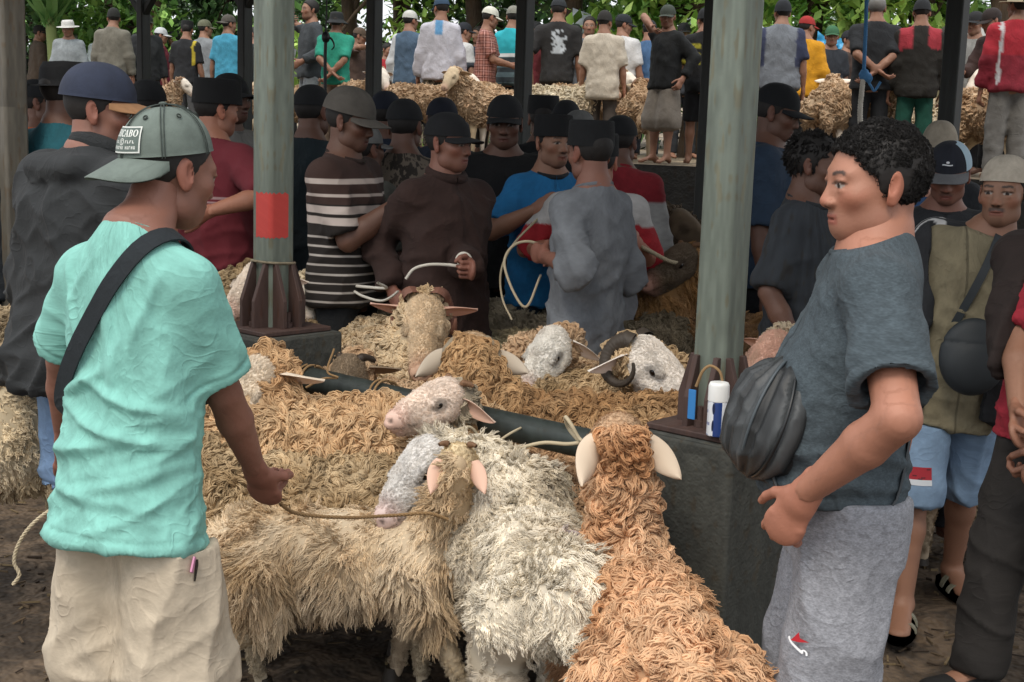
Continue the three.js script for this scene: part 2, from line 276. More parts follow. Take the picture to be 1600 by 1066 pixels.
const handT = (lod, pose) => once('hand' + lod + pose, () => {
  const h = LOD[lod].hand, C = { relax: [0.45, 0.6, 0.35, 0.25], fist: [1.35, 1.55, 0.9, 1.1], hold: [0.85, 1.15, 0.7, 0.7], ease: [0.35, 0.5, 0.3, 0.25], flat: [0.1, 0.15, 0.1, 0.1] }[pose];
  const L = [[flat(V(0.002, 0.0, 0), V(0.001, 0.085, 0), 0.029, 0.042, V(0, 0, 1), 0.36)], [flat(V(0, -0.04, 0), V(0, 0.02, 0), 0.027, 0.029, V(0, 0, 1), 0.72), 0.015], [ell(V(0.022, 0.035, -0.008), 0.018, 0.03, 0.014), 0.012]];
  [[0.031, 0.088, 0.07], [0.0105, 0.093, 0.079], [-0.0105, 0.09, 0.073], [-0.03, 0.082, 0.058]].forEach(([x, y, len], i) => {
    let p = V(x, y - 0.012, 0), a = 0; const sp = (1.5 - i) * 0.06 * (pose === 'fist' ? 0.3 : 1);
    [0.5, 0.3, 0.2].forEach((fr, j) => { a += C[j] * (1 + (i - 1.5) * 0.06); const q = p.clone().add(V(Math.sin(sp) * len * fr * Math.cos(a), Math.cos(a) * (len * fr + (j ? 0 : 0.012)), -Math.sin(a) * (len * fr + (j ? 0 : 0.012)))); L.push([cone(p, q, 0.0094 - j * 0.0007, 0.0088 - j * 0.0008), j ? 0.002 : 0.006]); p = q; });
  });
  let p = V(0.027, 0.022, -0.006); const td = pose === 'flat' || pose === 'relax' || pose === 'ease' ? [V(0.62, 0.72, -0.3), V(0.4, 0.85, -0.35), V(0.2, 0.9, -0.4)] : [V(0.55, 0.7, -0.55), V(-0.05, 0.75, -0.75), V(-0.6, 0.5, -0.7)];
  [0.042, 0.032, 0.026].forEach((len, j) => { const q = p.clone().addScaledVector(td[j].normalize(), len); L.push([cone(p, q, 0.0125 - j * 0.0014, 0.011 - j * 0.0014), j ? 0.003 : 0.01]); p = q; });
  return sdf(L, h).geometry();
});
// hats in the head's own axes
function crownG(n, o = {}) {
  const { rx = 0.085, rz = 0.102, y0 = 0.034, hgt = 0.098, zc = -0.012, tilt = 0.1, square = 0.85, seams = 0.0012 } = o, N = n, M = Math.round(n / 3), pos = [], uv = [], idx = [];
  for (let j = 0; j <= M; j++) for (let i = 0; i <= N; i++) {
    const a = (i / N) * Math.PI * 2, t = (j / M) * Math.PI / 2, c = Math.pow(Math.cos(t), square), s = Math.sin(t); let k = 1;
    for (let m = 0; m < 6; m++) { let d = Math.abs(((a - m * Math.PI / 3 + Math.PI * 3) % (Math.PI * 2)) - Math.PI); d *= Math.max(0.15, c); k += (seams / 0.09) * Math.exp(-((d - 0.035) ** 2) / 0.0004) - (seams / 0.12) * Math.exp(-(d * d) / 0.00025); }
    k += 0.012 * fbm(Math.cos(a) * 2, t * 2, Math.sin(a) * 2, 2) + (j === 0 ? 0.012 : 0);
    const x = Math.sin(a) * rx * c * k, z = Math.cos(a) * rz * c * k, y = y0 + hgt * s + (j ? 0 : 0) ;
    pos.push(x, y - tilt * z * c * 0.3, z + zc); uv.push((i / N) * 0.6, s * 0.12);
  }
  for (let j = 0; j < M; j++) for (let i = 0; i < N; i++) { const a = j * (N + 1) + i, b = a + N + 1; idx.push(a, a + 1, b, a + 1, b + 1, b); }
  const g = new THREE.BufferGeometry(); g.setAttribute('position', new THREE.Float32BufferAttribute(pos, 3)); g.setAttribute('uv', new THREE.Float32BufferAttribute(uv, 2)); g.setIndex(idx); g.computeVertexNormals(); return g;
}
function brimG(n, o = {}) {
  const { rx = 0.087, rz = 0.103, y0 = 0.03, zc = -0.012, len = 0.07, droop = 0.22, curve = 3.0, tilt = 0.1, span = 1.15 } = o, N = n, M = 6, pos = [], idx = [];
  for (const side of [0, 1]) for (let j = 0; j <= M; j++) for (let i = 0; i <= N; i++) {
    const u = (i / N) * 2 - 1, a = u * span, e = len * Math.pow(Math.cos(u * Math.PI / 2), 0.55) * (j / M), x = Math.sin(a) * (rx * 0.99 + e * 0.35), z = Math.cos(a) * rz * 0.99 + e;
    pos.push(x, y0 + 0.004 - tilt * 0.3 * rz - droop * e - curve * x * x * (0.35 + 0.65 * j / M) - (side ? 0.0035 : 0), z + zc);
  }
  const K = (N + 1) * (M + 1);
  for (let j = 0; j < M; j++) for (let i = 0; i < N; i++) { const a = j * (N + 1) + i, b = a + N + 1; idx.push(a, b, a + 1, a + 1, b, b + 1, K + a, K + a + 1, K + b, K + a + 1, K + b + 1, K + b); }
  for (let i = 0; i < N; i++) { const a = M * (N + 1) + i; idx.push(a, K + a, a + 1, a + 1, K + a, K + a + 1); }
  const g = new THREE.BufferGeometry(); g.setAttribute('position', new THREE.Float32BufferAttribute(pos, 3)); g.setIndex(idx); g.computeVertexNormals(); return uvBox(g);
}
function lathe(rows, n, sx, sz) { const g = new THREE.LatheGeometry(rows.map(([r, y]) => new THREE.Vector2(r, y)), n); g.scale(sx, 1, sz); g.computeVertexNormals(); return g; }
const hatT = (lod, kind) => once('hat' + lod + kind, () => {
  const n = LOD[lod].hat;
  if (kind === 'cap') return [crownG(n), brimG(Math.max(10, n / 3))];
  if (kind === 'beanie') return [crownG(n, { y0: 0.01, hgt: 0.128, seams: 0, square: 0.8 })];
  if (kind === 'peci') return [lathe([[1, 0.028], [1.0, 0.04], [0.97, 0.1], [0.95, 0.122], [0.9, 0.128], [0.6, 0.124], [0.001, 0.12]], n, 0.088, 0.104)];
  if (kind === 'bucket') return [lathe([[1.62, -0.008], [1.64, -0.004], [1.3, 0.018], [1.03, 0.036], [1, 0.05], [0.93, 0.1], [0.85, 0.124], [0.6, 0.134], [0.001, 0.138]], n, 0.088, 0.104)];
  if (kind === 'brimhat') return [lathe([[1.75, 0.03], [1.75, 0.034], [1.3, 0.03], [1.02, 0.036], [1, 0.06], [0.95, 0.1], [0.8, 0.125], [0.001, 0.13]], n, 0.088, 0.104)];
});
// ------------------------------------------------------------------ people: the figure
const SKINM = () => std('skin', { roughness: 0.58, vertexColors: true, bumpMap: tx.pores, bumpScale: 0.0004 });
const ridge = (n) => { const r = Math.max(0, 1 - Math.abs(n) * 2.4); return r * r; };
const foldTop = (A, sd) => (x, y, z) => A * (0.9 * ridge(noise(x * 5 + sd, y * 2.0 + x * 2, z * 5)) + 0.9 * sstep(1.2, 0.95, y) * ridge(noise(x * 4, y * 10 + x * 5 + sd, z * 4)) + 0.5 * ridge(noise(x * 9, y * 9 + sd, z * 9)) - 0.5);
const foldLeg = (A, sd) => (x, y, z) => A * (0.9 * ridge(noise(x * 7 + sd, y * 2.2, z * 7)) + 0.8 * ridge(noise(x * 4, y * 9 + x * 4 + sd, z * 4)) * sstep(0.75, 0.3, y) - 0.4);
function ik(sh, tgt, l1, l2, pole) {
  const d = tgt.clone().sub(sh), D = Math.min(d.length(), (l1 + l2) * 0.995); d.normalize();
  const a = (l1 * l1 - l2 * l2 + D * D) / (2 * D), h = Math.sqrt(Math.max(0, l1 * l1 - a * a)), p = pole.clone().addScaledVector(d, -pole.dot(d)).normalize();
  return { el: sh.clone().addScaledVector(d, a).addScaledVector(p, h), wr: sh.clone().addScaledVector(d, D) };
}
const ROWS = { // trunk of the clothed figure: y, half width, half depth, centre z (for a person of 1.65 m)
  tee: [[0.76, 0.178, 0.128, 0.0], [0.86, 0.178, 0.13, 0.0], [0.98, 0.17, 0.122, 0.004], [1.1, 0.172, 0.12, 0.006], [1.22, 0.178, 0.12, 0.002], [1.29, 0.176, 0.11, -0.006], [1.345, 0.15, 0.09, -0.012], [1.395, 0.085, 0.074, -0.016], [1.425, 0.064, 0.062, -0.012]],
  skin: [[0.76, 0.15, 0.105, 0], [0.9, 0.15, 0.105, 0], [1.0, 0.14, 0.098, 0], [1.12, 0.148, 0.1, 0], [1.24, 0.165, 0.102, 0], [1.31, 0.165, 0.09, -0.004], [1.37, 0.11, 0.07, -0.012], [1.42, 0.06, 0.056, -0.014]],
};
function strands(parent, g, k, m) { // short curved locks of hair over a head's hair
  const p = g.attributes.position, n = g.attributes.normal, cnt = k.n ?? 1600, lg = once('hairlock' + k.kind, () => { const out = []; for (let i = 0; i < 5; i++) { const pts = [], a0 = i * 1.7; for (let j = 0; j <= 5; j++) { const t = j / 5; pts.push(k.kind === 'curl' ? V(Math.sin(a0) * 0.003 + 0.003 * Math.sin(t * 4 + a0), Math.cos(a0) * 0.003 + 0.013 * (1 - Math.cos(t * 3.3)) , 0.014 * Math.sin(t * 3.3) + 0.004 * t) : V(Math.sin(a0) * 0.003 * (1 - t), Math.cos(a0) * 0.003 + 0.004 * t * t, 0.018 * t)); } out.push(tube(pts, 0.0021, 5, 3, 0.0005)); } return mergeGeometries(out); });
  const im = new THREE.InstancedMesh(lg, m, cnt), M4 = new THREE.Matrix4();
  for (let i = 0; i < cnt; i++) { const q = Math.floor(rnd() * p.count), P = V().fromBufferAttribute(p, q); if (Math.abs(P.x) > 0.068 && P.y < 0.036 && P.z > -0.045 && P.z < 0.02) { M4.makeScale(1e-5, 1e-5, 1e-5); im.setMatrixAt(i, M4); continue; } const N = V().fromBufferAttribute(n, q), z = N.clone().multiplyScalar(k.kind === 'curl' ? 0.6 : 0.4).add(V(noise(P.x * 30, P.y * 30, P.z * 30) * 1.2, -0.5 * (1 - N.y), -0.25)).add(V(rr(-0.3, 0.3), rr(-0.3, 0.3), rr(-0.3, 0.3))).normalize(), y = V(noise(P.x * 25 + 7, P.y * 25, P.z * 25), noise(P.x * 25, P.y * 25 + 7, P.z * 25), 0.3).add(V(rr(-0.4, 0.4), rr(-0.4, 0.4), rr(-0.4, 0.4))); y.addScaledVector(z, -y.dot(z)).normalize(); const x = V().crossVectors(y, z), sc = rr(0.7, 1.3) * (k.s ?? 1); M4.makeBasis(x.multiplyScalar(sc), y.multiplyScalar(sc), z.multiplyScalar(sc)).setPosition(P.addScaledVector(N, -0.003)); im.setMatrixAt(i, M4); }
  im.name = 'hair_locks'; im.userData.kind = 'stuff'; shade(im); parent.add(im);
}
let personCount = 0;
function person(S) {
  const lod = S.lod ?? 'far', C = LOD[lod], y0 = S.y0 ?? 0, sd = ++personCount * 3.7, head0 = at(S.px, S.top, S.d), H = S.H ?? clamp((head0.y - y0) * 1.65 / (S.hat ? 1.672 : 1.66), 1.45, 1.8), s = H / 1.65;
  const root = base('person', head0.x + (S.dx ?? 0), y0, head0.z + (S.dz ?? 0), (S.yaw ?? 0) * D2R);
  tag(root, S.label, 'person', S.group); root.updateMatrixWorld(true);
  const inv = root.matrixWorld.clone().invert(), loc = (w) => w.clone().applyMatrix4(inv), sv = (a) => V(a[0] * s, a[1] * s, a[2] * s);
  const skin = SK[S.skin ?? 0], lean = (S.lean ?? 0) * D2R, tw = (S.twist ?? 0) * D2R, piv = sv([0, 0.9, 0]);
  const Q = new THREE.Quaternion().setFromEuler(new THREE.Euler(lean, tw, (S.side ?? 0) * D2R, 'YXZ')), M = new THREE.Matrix4().makeTranslation(piv.x, piv.y, piv.z).multiply(new THREE.Matrix4().makeRotationFromQuaternion(Q)).multiply(new THREE.Matrix4().makeTranslation(-piv.x, -piv.y, -piv.z));
  const up = (a) => sv(a).applyMatrix4(M), wd = (S.wide ?? 1) * (lod === 'near' ? 1 : 0.88), sh0 = S.shrug ?? 0;
  const sf = -0.008 + (S.shF ?? 0), neckB = up([0, 1.4, -0.014]), shp = { L: up([0.172 * wd, 1.318 + sh0, sf]), R: up([-0.172 * wd, 1.318 + sh0, sf]) };
  // the body is placed so that the head's top, not the feet, is where the photograph has it
  const hq = new THREE.Quaternion().setFromEuler(new THREE.Euler((S.head?.[1] ?? 0) * D2R + lean * 0.6, (S.head?.[0] ?? 0) * D2R + tw, (S.head?.[2] ?? 0) * D2R, 'YXZ')), hs = s * (S.headScale ?? 1);
  const headC = up([0, S.headY ?? 1.535, 0.012 + (S.neckFwd ?? 0)]);
  const shift = V(-headC.x, 0, -headC.z); root.position.add(shift.clone().applyAxisAngle(V(0, 1, 0), root.rotation.y)); root.updateMatrixWorld(true);
  const inv2 = root.matrixWorld.clone().invert();
  const arm = {}, hands = [];
  for (const k of ['L', 'R']) {
    const sg = k === 'L' ? 1 : -1, t = S['arm' + k], tgt = !t ? sv([sg * 0.25, 0.79, 0.05]) : t.isVector3 ? t.clone().applyMatrix4(inv2) : sv([sg * t[0], t[1], t[2]]);
    const pole = S['pole' + k] ? V(sg * S['pole' + k][0], S['pole' + k][1], S['pole' + k][2]) : V(sg * 0.5, -0.35, -0.8);
    arm[k] = { sh: shp[k], ...ik(shp[k], tgt, 0.275 * s, 0.25 * s, pole) };
  }
  const hip = { L: sv([0.085, 0.87, 0]), R: sv([-0.085, 0.87, 0]) }, leg = {};
  for (const k of ['L', 'R']) { const sg = k === 'L' ? 1 : -1, f = S['foot' + k] ?? [0.11, 0.02], an = sv([sg * f[0], 0.075 + (f[2] ?? 0), f[1]]), mid = hip[k].clone().lerp(an, 0.5).add(V(sg * 0.004, 0, (S.knee ?? 0.02) * s)); leg[k] = { hip: hip[k], kn: mid, an, toe: an.clone().add(sv([sg * 0.03, -0.05, 0.15])), heel: an.clone().add(sv([0, -0.045, -0.045])) }; }
  // skin: one surface for trunk, neck, limbs and feet; head and hands from finer grids
  const pr = [[trunk(ROWS.skin.map((r) => [r[0] * s, r[1] * s * 0.82 * Math.min(1, wd), r[2] * s * 0.85, r[3] * s]), M)]];
  const hb = headC.clone().add(V(0, -0.03 * hs, -0.026 * hs).applyQuaternion(hq));
  pr.push([cone(neckB.clone().add(V(0, -0.04 * s, 0)), hb, 0.06 * s * (S.neckK ?? 1), 0.053 * s * (S.neckK ?? 1)), 0.05 * s]);
  for (const k of ['L', 'R']) pr.push([cone(neckB.clone().add(V(0, 0.0, -0.01)), shp[k], 0.04 * s, 0.045 * s), 0.05 * s]);
  for (const k of ['L', 'R']) {
    const a = arm[k], l = leg[k], th = S.thin ?? 1;
    pr.push([cone(a.sh, a.el, 0.05 * s * th, 0.041 * s * th), 0.03], [cone(a.el, a.el.clone().lerp(a.wr, 0.35), 0.041 * s * th, 0.043 * s * th), 0.01], [cone(a.el.clone().lerp(a.wr, 0.35), a.wr, 0.043 * s * th, 0.027 * s * th), 0.01]);
    pr.push([cone(l.hip, l.kn, 0.066 * s, 0.052 * s), 0.03], [cone(l.kn, l.kn.clone().lerp(l.an, 0.35).add(V(0, 0, -0.012 * s)), 0.05 * s, 0.052 * s), 0.02], [cone(l.kn.clone().lerp(l.an, 0.35).add(V(0, 0, -0.012 * s)), l.an, 0.052 * s, 0.034 * s), 0.02]);
    pr.push([flat(l.an, l.toe, 0.036 * s, 0.04 * s, V(0, 1, 0), 0.55), 0.02], [cone(l.an, l.heel, 0.034 * s, 0.03 * s), 0.02]);
  }
  const bodyG = paint(sdf(pr, C.cell * (lod === 'near' ? 1.1 : 1.15)).geometry(), (x, y, z) => { const v = 1 + 0.25 * fbm(x * 14 + sd, y * 14, z * 14, 2); return skin.map((c, i) => c * v * [1, 0.97, 0.97][i]); });
  const parts = [bodyG, xf(headG(lod, S, skin), new THREE.Matrix4().compose(headC, hq, V(hs, hs, hs)))];
  for (const k of ['L', 'R']) {
    const a = arm[k], sg = k === 'L' ? 1 : -1, y = a.wr.clone().sub(a.el).normalize(); if (S['wrist' + k]) y.add(S['wrist' + k]).normalize(); let z = V(sg, 0, 0).addScaledVector(S['back' + k] ?? V(0, 0, 0), 2); z.addScaledVector(y, -z.dot(y)).normalize();
    const x = V().crossVectors(y, z).multiplyScalar(sg); a.fingers = y; a.palm = z.clone().negate();
    let hg = handT(lod, S['hand' + k] ?? 'relax').clone(); const m = basis(x.clone().multiplyScalar(s), y.clone().multiplyScalar(s), z.clone().multiplyScalar(s), a.wr.clone().addScaledVector(y, 0.012 * s)); hg.applyMatrix4(m);
    if (m.determinant() < 0) { const ix = hg.index.array.slice(); for (let i = 0; i < ix.length; i += 3) { const t = ix[i]; ix[i] = ix[i + 1]; ix[i + 1] = t; } hg.setIndex(new THREE.BufferAttribute(ix, 1)); hg.computeVertexNormals(); }
    parts.push(paint(hg, (px, py, pz) => { const v = 1 + 0.2 * fbm(px * 40, py * 40, pz * 40, 2); return [skin[0] * v * 1.03, skin[1] * v * 0.93, skin[2] * v * 0.93]; }));
  }
  const all = merge(parts); uvBox(all); all.attributes.uv.array.forEach((c, i, A) => { A[i] = c * 4; });
  mesh('body', all, SKINM(), root);
  const R = { root, s, M, up, sv, arm, leg, headC, hq, hs, neckB, inv: inv2, lod, H };
  // hair and hat
  if (S.hair !== 'none') { const hm = S.hairC ? std('hair' + S.hairC, { color: hex(S.hairC), roughness: 0.6 }) : HAIRM(); const o = mesh('hair', hairT(lod, S.hairT ?? (S.hat ? 0.0015 : 0.006)), hm, root); o.position.copy(headC); o.quaternion.copy(hq); o.scale.setScalar(hs); R.hair = o; if (S.strands) strands(o, hairT(lod, S.hairT ?? 0.006), S.strands, hm); }
  if (S.hat) {
    const [kind, c, c2, back] = S.hat, gs = S.hatG ?? hatT(lod, kind), m = S.hatM ?? capcloth(c), o = mesh(kind === 'cap' ? 'cap' : 'hat', gs[0], m, root); R.hat = o;
    o.position.copy(headC); o.quaternion.copy(hq).multiply(new THREE.Quaternion().setFromEuler(new THREE.Euler((back ? -1 : 1) * (S.hatTilt ?? -0.04), back ? Math.PI : 0, 0, 'YXZ'))); o.scale.setScalar(hs * (S.hatS ?? 1)); if (back) o.position.add(V(0, 0, -0.024 * hs).applyQuaternion(hq));
    if (gs[1]) mesh('brim', gs[1], c2 ? capcloth(c2) : m, o);
  }
  // upper garment(s)
  R.tops = [];
  for (const t of [].concat(S.top_ ?? [])) {
    const lo = (t.loose ?? 1), base0 = t.rows ?? ROWS.tee, hem = t.hem ?? 0.8, rows = base0.filter((r) => r[0] > hem + 0.03).map((r) => [r[0], r[1] * lerp(lo, 1, sstep(1.2, 1.43, r[0])) * (r[0] > 1.25 ? wd : 1), r[2] * lerp(lo, 1, sstep(1.2, 1.43, r[0])), r[3]]);
    rows.unshift([hem, rows[0][1] * (t.hemK ?? 1.02), rows[0][2] * (t.hemK ?? 1.02), rows[0][3]]);
    const L = [[trunk(rows.map((r) => r.map((c) => c * s)), M, t.pow ?? 2.4)]], sl = t.sleeve ?? 0.72, sw = (t.sw ?? 1) * s;
    for (const k of ['L', 'R']) {
      const a = arm[k]; if (sl <= 0) continue;
      const r0 = 0.064 * sw, r1 = 0.068 * sw, r2 = 0.05 * sw; L.push([cone(up([0, 1.375, -0.02]), a.sh.clone(), 0.05 * s, 0.058 * sw), 0.05 * s]);
      if (sl <= 1) L.push([cone(a.sh, a.sh.clone().lerp(a.el, sl), r0, r1 * (t.flareS ?? 1), 'b'), 0.045 * s]);
      else L.push([cone(a.sh, a.el, r0, r1), 0.045 * s], [cone(a.el, a.el.clone().lerp(a.wr, sl - 1), r1, lerp(r1, r2, sl - 1), 'b'), 0.02 * s]);
    }
    const F = sdf(L, t.cell ?? C.cell, 0.01);
    if (lod !== 'far') { for (const k of ['L', 'R']) { const a = arm[k]; if (sl <= 0) continue; const e = sl <= 1 ? a.sh.clone().lerp(a.el, sl) : a.el.clone().lerp(a.wr, sl - 1), dir = (sl <= 1 ? a.el.clone().sub(a.sh) : a.wr.clone().sub(a.el)).normalize(), r = (sl <= 1 ? 0.068 * (t.flareS ?? 1) : lerp(0.068, 0.05, sl - 1)) * sw - Math.max(0.017, C.cell * 1.9); F.cut(cone(e.clone().addScaledVector(dir, -0.035), e.clone().addScaledVector(dir, 0.06), r, r)); } }
    if (t.carve) t.carve(F, R);
    // the neckline: cut by a plane that stands higher at the nape
    { const im = M.clone().invert().elements, ny = (t.neckY ?? 1.408) * s; F.trim((x, y, z) => { const Y = im[1] * x + im[5] * y + im[9] * z + im[13], Z = im[2] * x + im[6] * y + im[10] * z + im[14]; return (Y - ny + (Z + 0.012 * s) * (t.neckTilt ?? 0.35)) * 0.94; }); }
    if (t.extra) t.extra(F, R);
    const fo = t.fold ?? foldTop((t.A ?? 0.013) * (lod === 'far' ? 0.9 : 1), sd), iM = M.clone().invert().elements, hemAt = (x, y, z) => { if (lod !== 'near') return 0; const Y = iM[1] * x + iM[5] * y + iM[9] * z + iM[13] - (hem + 0.024) * s; let d = Math.exp(-((Y / 0.0045) ** 2)); if (sl > 0 && sl <= 1) for (const k of ['L', 'R']) { const a = arm[k], e = a.sh.clone().lerp(a.el, sl), ax = a.el.clone().sub(a.sh).normalize(), px = x - e.x, py = y - e.y, pz = z - e.z, u = px * ax.x + py * ax.y + pz * ax.z; if (u > -0.06 && px * px + py * py + pz * pz < 0.014) d += Math.exp(-(((u + 0.022) / 0.0045) ** 2)); } return -0.0035 * Math.min(1, d); }, g = warp(F.geometry(), (x, y, z) => fo(x, y, z) * sstep(1.39 * s, 1.3 * s, y) + hemAt(x, y, z)); uvCyl(g);
    if (t.paint) paint(g, (x, y, z) => { const c = t.paint(x / s, y / s, z / s, R); return c; });
    const o = mesh(t.name ?? (t.kind ?? 'shirt'), g, t.m ?? (t.paint ? clothV() : cloth(t.c)), root); R.tops.push({ o, F, t });
    const cc = t.collar ?? (lod === 'far' || t.noCollar ? null : t.c); if (cc) { const ring = (r, y) => { const a = []; for (let i = 0; i <= 24; i++) { const q = (i / 24) * Math.PI * 2, sx = Math.sin(q), cz = Math.cos(q); let rr_ = 0.03; const P0 = (k) => up([sx * k, y - (cz * k) * (t.neckTilt ?? 0.35) - 0.006, -0.012 + cz * k]); while (rr_ < 0.12) { const p = P0(rr_); if (F.at(p.x, p.y, p.z) > 0) break; rr_ += 0.001; } a.push(P0(Math.min(rr_, 0.085) - 0.004 + (t.collarD ?? 0))); } for (let k = 0; k < 3; k++) for (let i = 0; i < 24; i++) a[i].lerp(a[(i + 23) % 24].clone().add(a[i + 1]).multiplyScalar(0.5), 0.5); a[24].copy(a[0]); return a; }; const g2 = mergeGeometries([tube(ring(0, t.neckY ?? 1.408), (t.collarT ?? (t.collar ? 0.013 : 0.008)) * s, 48, 8)]); g2.scale(1, 1, 1); mesh('collar', g2, t.collar ? cloth(t.collar) : t.m ?? cloth(t.c ?? 0x333333), o); }
  }
  // lower garment
  const b = S.legs; if (b) {
    const lo = b.loose ?? 1, rows = [[0.78, 0.158, 0.116, 0], [0.88, 0.158, 0.118, -0.004], [0.96, 0.15, 0.11, 0], [1.02, 0.146, 0.104, 0]].map((r) => r.map((c) => c * s)), L = [[trunk(rows, new THREE.Matrix4())]], len = b.len ?? 2;
    for (const k of ['L', 'R']) {
      const l = leg[k], r0 = 0.09 * s * (1 + (lo - 1) * 0.45), r1 = 0.078 * s * lo * (b.flare ?? 1), r2 = 0.066 * s * lo * (b.flare ?? 1);
      if (len <= 1) L.push([cone(l.hip, l.hip.clone().lerp(l.kn, len), r0, lerp(r0, r1, len), 'b'), 0.03]);
      else { L.push([cone(l.hip, l.kn, r0, r1), 0.03], [cone(l.kn, l.kn.clone().lerp(l.an, len - 1), r1, lerp(r1, r2, len - 1), 'b'), 0.02]); }
    }
    const F = sdf(L, C.cell);
    for (const k of ['L', 'R']) { const l = leg[k], e = len <= 1 ? l.hip.clone().lerp(l.kn, len) : l.kn.clone().lerp(l.an, len - 1), dir = (len <= 1 ? l.kn.clone().sub(l.hip) : l.an.clone().sub(l.kn)).normalize(), r = (len <= 1 ? lerp(0.09, 0.078, len) : lerp(0.078, 0.066, len - 1)) * s * lo * (b.flare ?? 1) - Math.max(0.014, C.cell * 1.7); if (lod !== 'far') F.cut(cone(e.clone().addScaledVector(dir, -0.03), e.clone().addScaledVector(dir, 0.05), r, r)); }
    if (S.top_) { const hem = [].concat(S.top_)[0].hem ?? 0.8, im = M.clone().invert().elements, hy = (hem + (lod === 'near' ? 0.004 : 0.02)) * s; F.trim((x, y, z) => im[1] * x + im[5] * y + im[9] * z + im[13] - hy); }
    let g = warp(F.geometry(), b.fold ?? foldLeg((b.A ?? 0.012) * (lod === 'far' ? 0.8 : 1), sd)); uvCyl(g); if (b.paint) paint(g, b.paint);
    R.legs = mesh(b.name ?? (len < 1.35 ? 'shorts' : 'trousers'), g, b.m ?? (b.paint ? clothV() : cloth(b.c)), root); R.legsField = F;
  }
  // sandals or shoes
  if (S.shoes) for (const k of ['L', 'R']) {
    const l = leg[k], o = l.an, sg = k === 'L' ? 1 : -1, m = std('rubber' + S.shoes[1], { color: hex(S.shoes[1]), roughness: 0.7 }), dir = V().subVectors(l.toe, l.an).setY(0).normalize(), sd2 = V().crossVectors(V(0, 1, 0), dir), y = o.y - 0.062 * s;
    if (S.shoes[0] === 'sandal') {
      const sh = new THREE.Shape(); sh.absellipse(0, 0.055, 0.048, 0.135, 0, Math.PI * 2); const g = new THREE.ExtrudeGeometry(sh, { depth: 0.018, bevelEnabled: true, bevelSize: 0.004, bevelThickness: 0.004, bevelSegments: 2, curveSegments: 24 }); g.applyMatrix4(basis(sd2, dir, V(0, 1, 0), V(o.x, y - 0.012, o.z)));
      const q = mesh('sandal', g, m, root);
      for (const [f, wv] of [[0.045, 0.026], [0.1, 0.024]]) { const a = []; for (let i = 0; i <= 12; i++) { const u = (i / 12) * Math.PI; a.push(V(o.x, y + 0.004, o.z).addScaledVector(sd2, Math.cos(u) * 0.05).addScaledVector(dir, f).add(V(0, Math.sin(u) * (0.062 - f * 0.3), 0))); } mesh('strap', ribbon(a, dir, wv, 0.005), std('rubber' + (S.shoes[2] ?? S.shoes[1]), { color: hex(S.shoes[2] ?? S.shoes[1]), roughness: 0.6 }), q); }
    } else { const F = sdf([[flat(o.clone().add(V(0, -0.03, 0)), l.toe, 0.045 * s, 0.05 * s, V(0, 1, 0), 0.7)], [cone(o.clone().add(V(0, 0.02, 0)), l.heel, 0.042 * s, 0.042 * s), 0.03]], 0.009); F.trim((x, yy) => 0.004 - yy + (S.y0 ? 0 : 0)); mesh('shoe', uvBox(F.geometry()), m, root); }
  }
  return R;
}
// a flat band of width w along a path; across is its width direction (one vector, or one for each point)
function ribbon(pts, across, w, th) {
  const pos = [], idx = [], n = pts.length;
  for (let i = 0; i < n; i++) {
    const a = pts[Math.max(0, i - 1)], b = pts[Math.min(n - 1, i + 1)], t = b.clone().sub(a).normalize(), c = (Array.isArray(across) ? across[i] : across).clone(); c.addScaledVector(t, -c.dot(t)).normalize(); const nn = V().crossVectors(t, c);
    for (const [u, v] of [[-0.5, 0.5], [0.5, 0.5], [0.5, -0.5], [-0.5, -0.5]]) { const q = pts[i].clone().addScaledVector(c, u * w).addScaledVector(nn, v * th); pos.push(q.x, q.y, q.z); }
    if (i) for (let k = 0; k < 4; k++) { const A = (i - 1) * 4 + k, B = (i - 1) * 4 + (k + 1) % 4; idx.push(A, A + 4, B, B, A + 4, B + 4); }
  }
  idx.push(0, 1, 2, 0, 2, 3); const e = (n - 1) * 4; idx.push(e, e + 2, e + 1, e, e + 3, e + 2);
  const g = new THREE.BufferGeometry(); g.setAttribute('position', new THREE.Float32BufferAttribute(pos, 3)); g.setIndex(idx); const f = g.toNonIndexed(); f.computeVertexNormals(); return uvBox(f);
}
// a strap lying on a garment: the loop in which a plane (through c, axes e1, e2) cuts its field
function strapLoop(F, c, e1, e2, a0, a1, n, lift = 0.004) {
  const pts = []; for (let i = 0; i <= n; i++) { const a = lerp(a0, a1, i / n), d = e1.clone().multiplyScalar(Math.cos(a)).addScaledVector(e2, Math.sin(a)); let r = 0.5; while (r > 0.02 && F.at(c.x + d.x * r, c.y + d.y * r, c.z + d.z * r) > 0) r -= 0.002; pts.push(c.clone().addScaledVector(d, r + lift)); }
  for (let it = 0; it < 2; it++) for (let i = 1; i < n; i++) pts[i].lerp(pts[i - 1].clone().add(pts[i + 1]).multiplyScalar(0.5), 0.5);
  return pts;
}

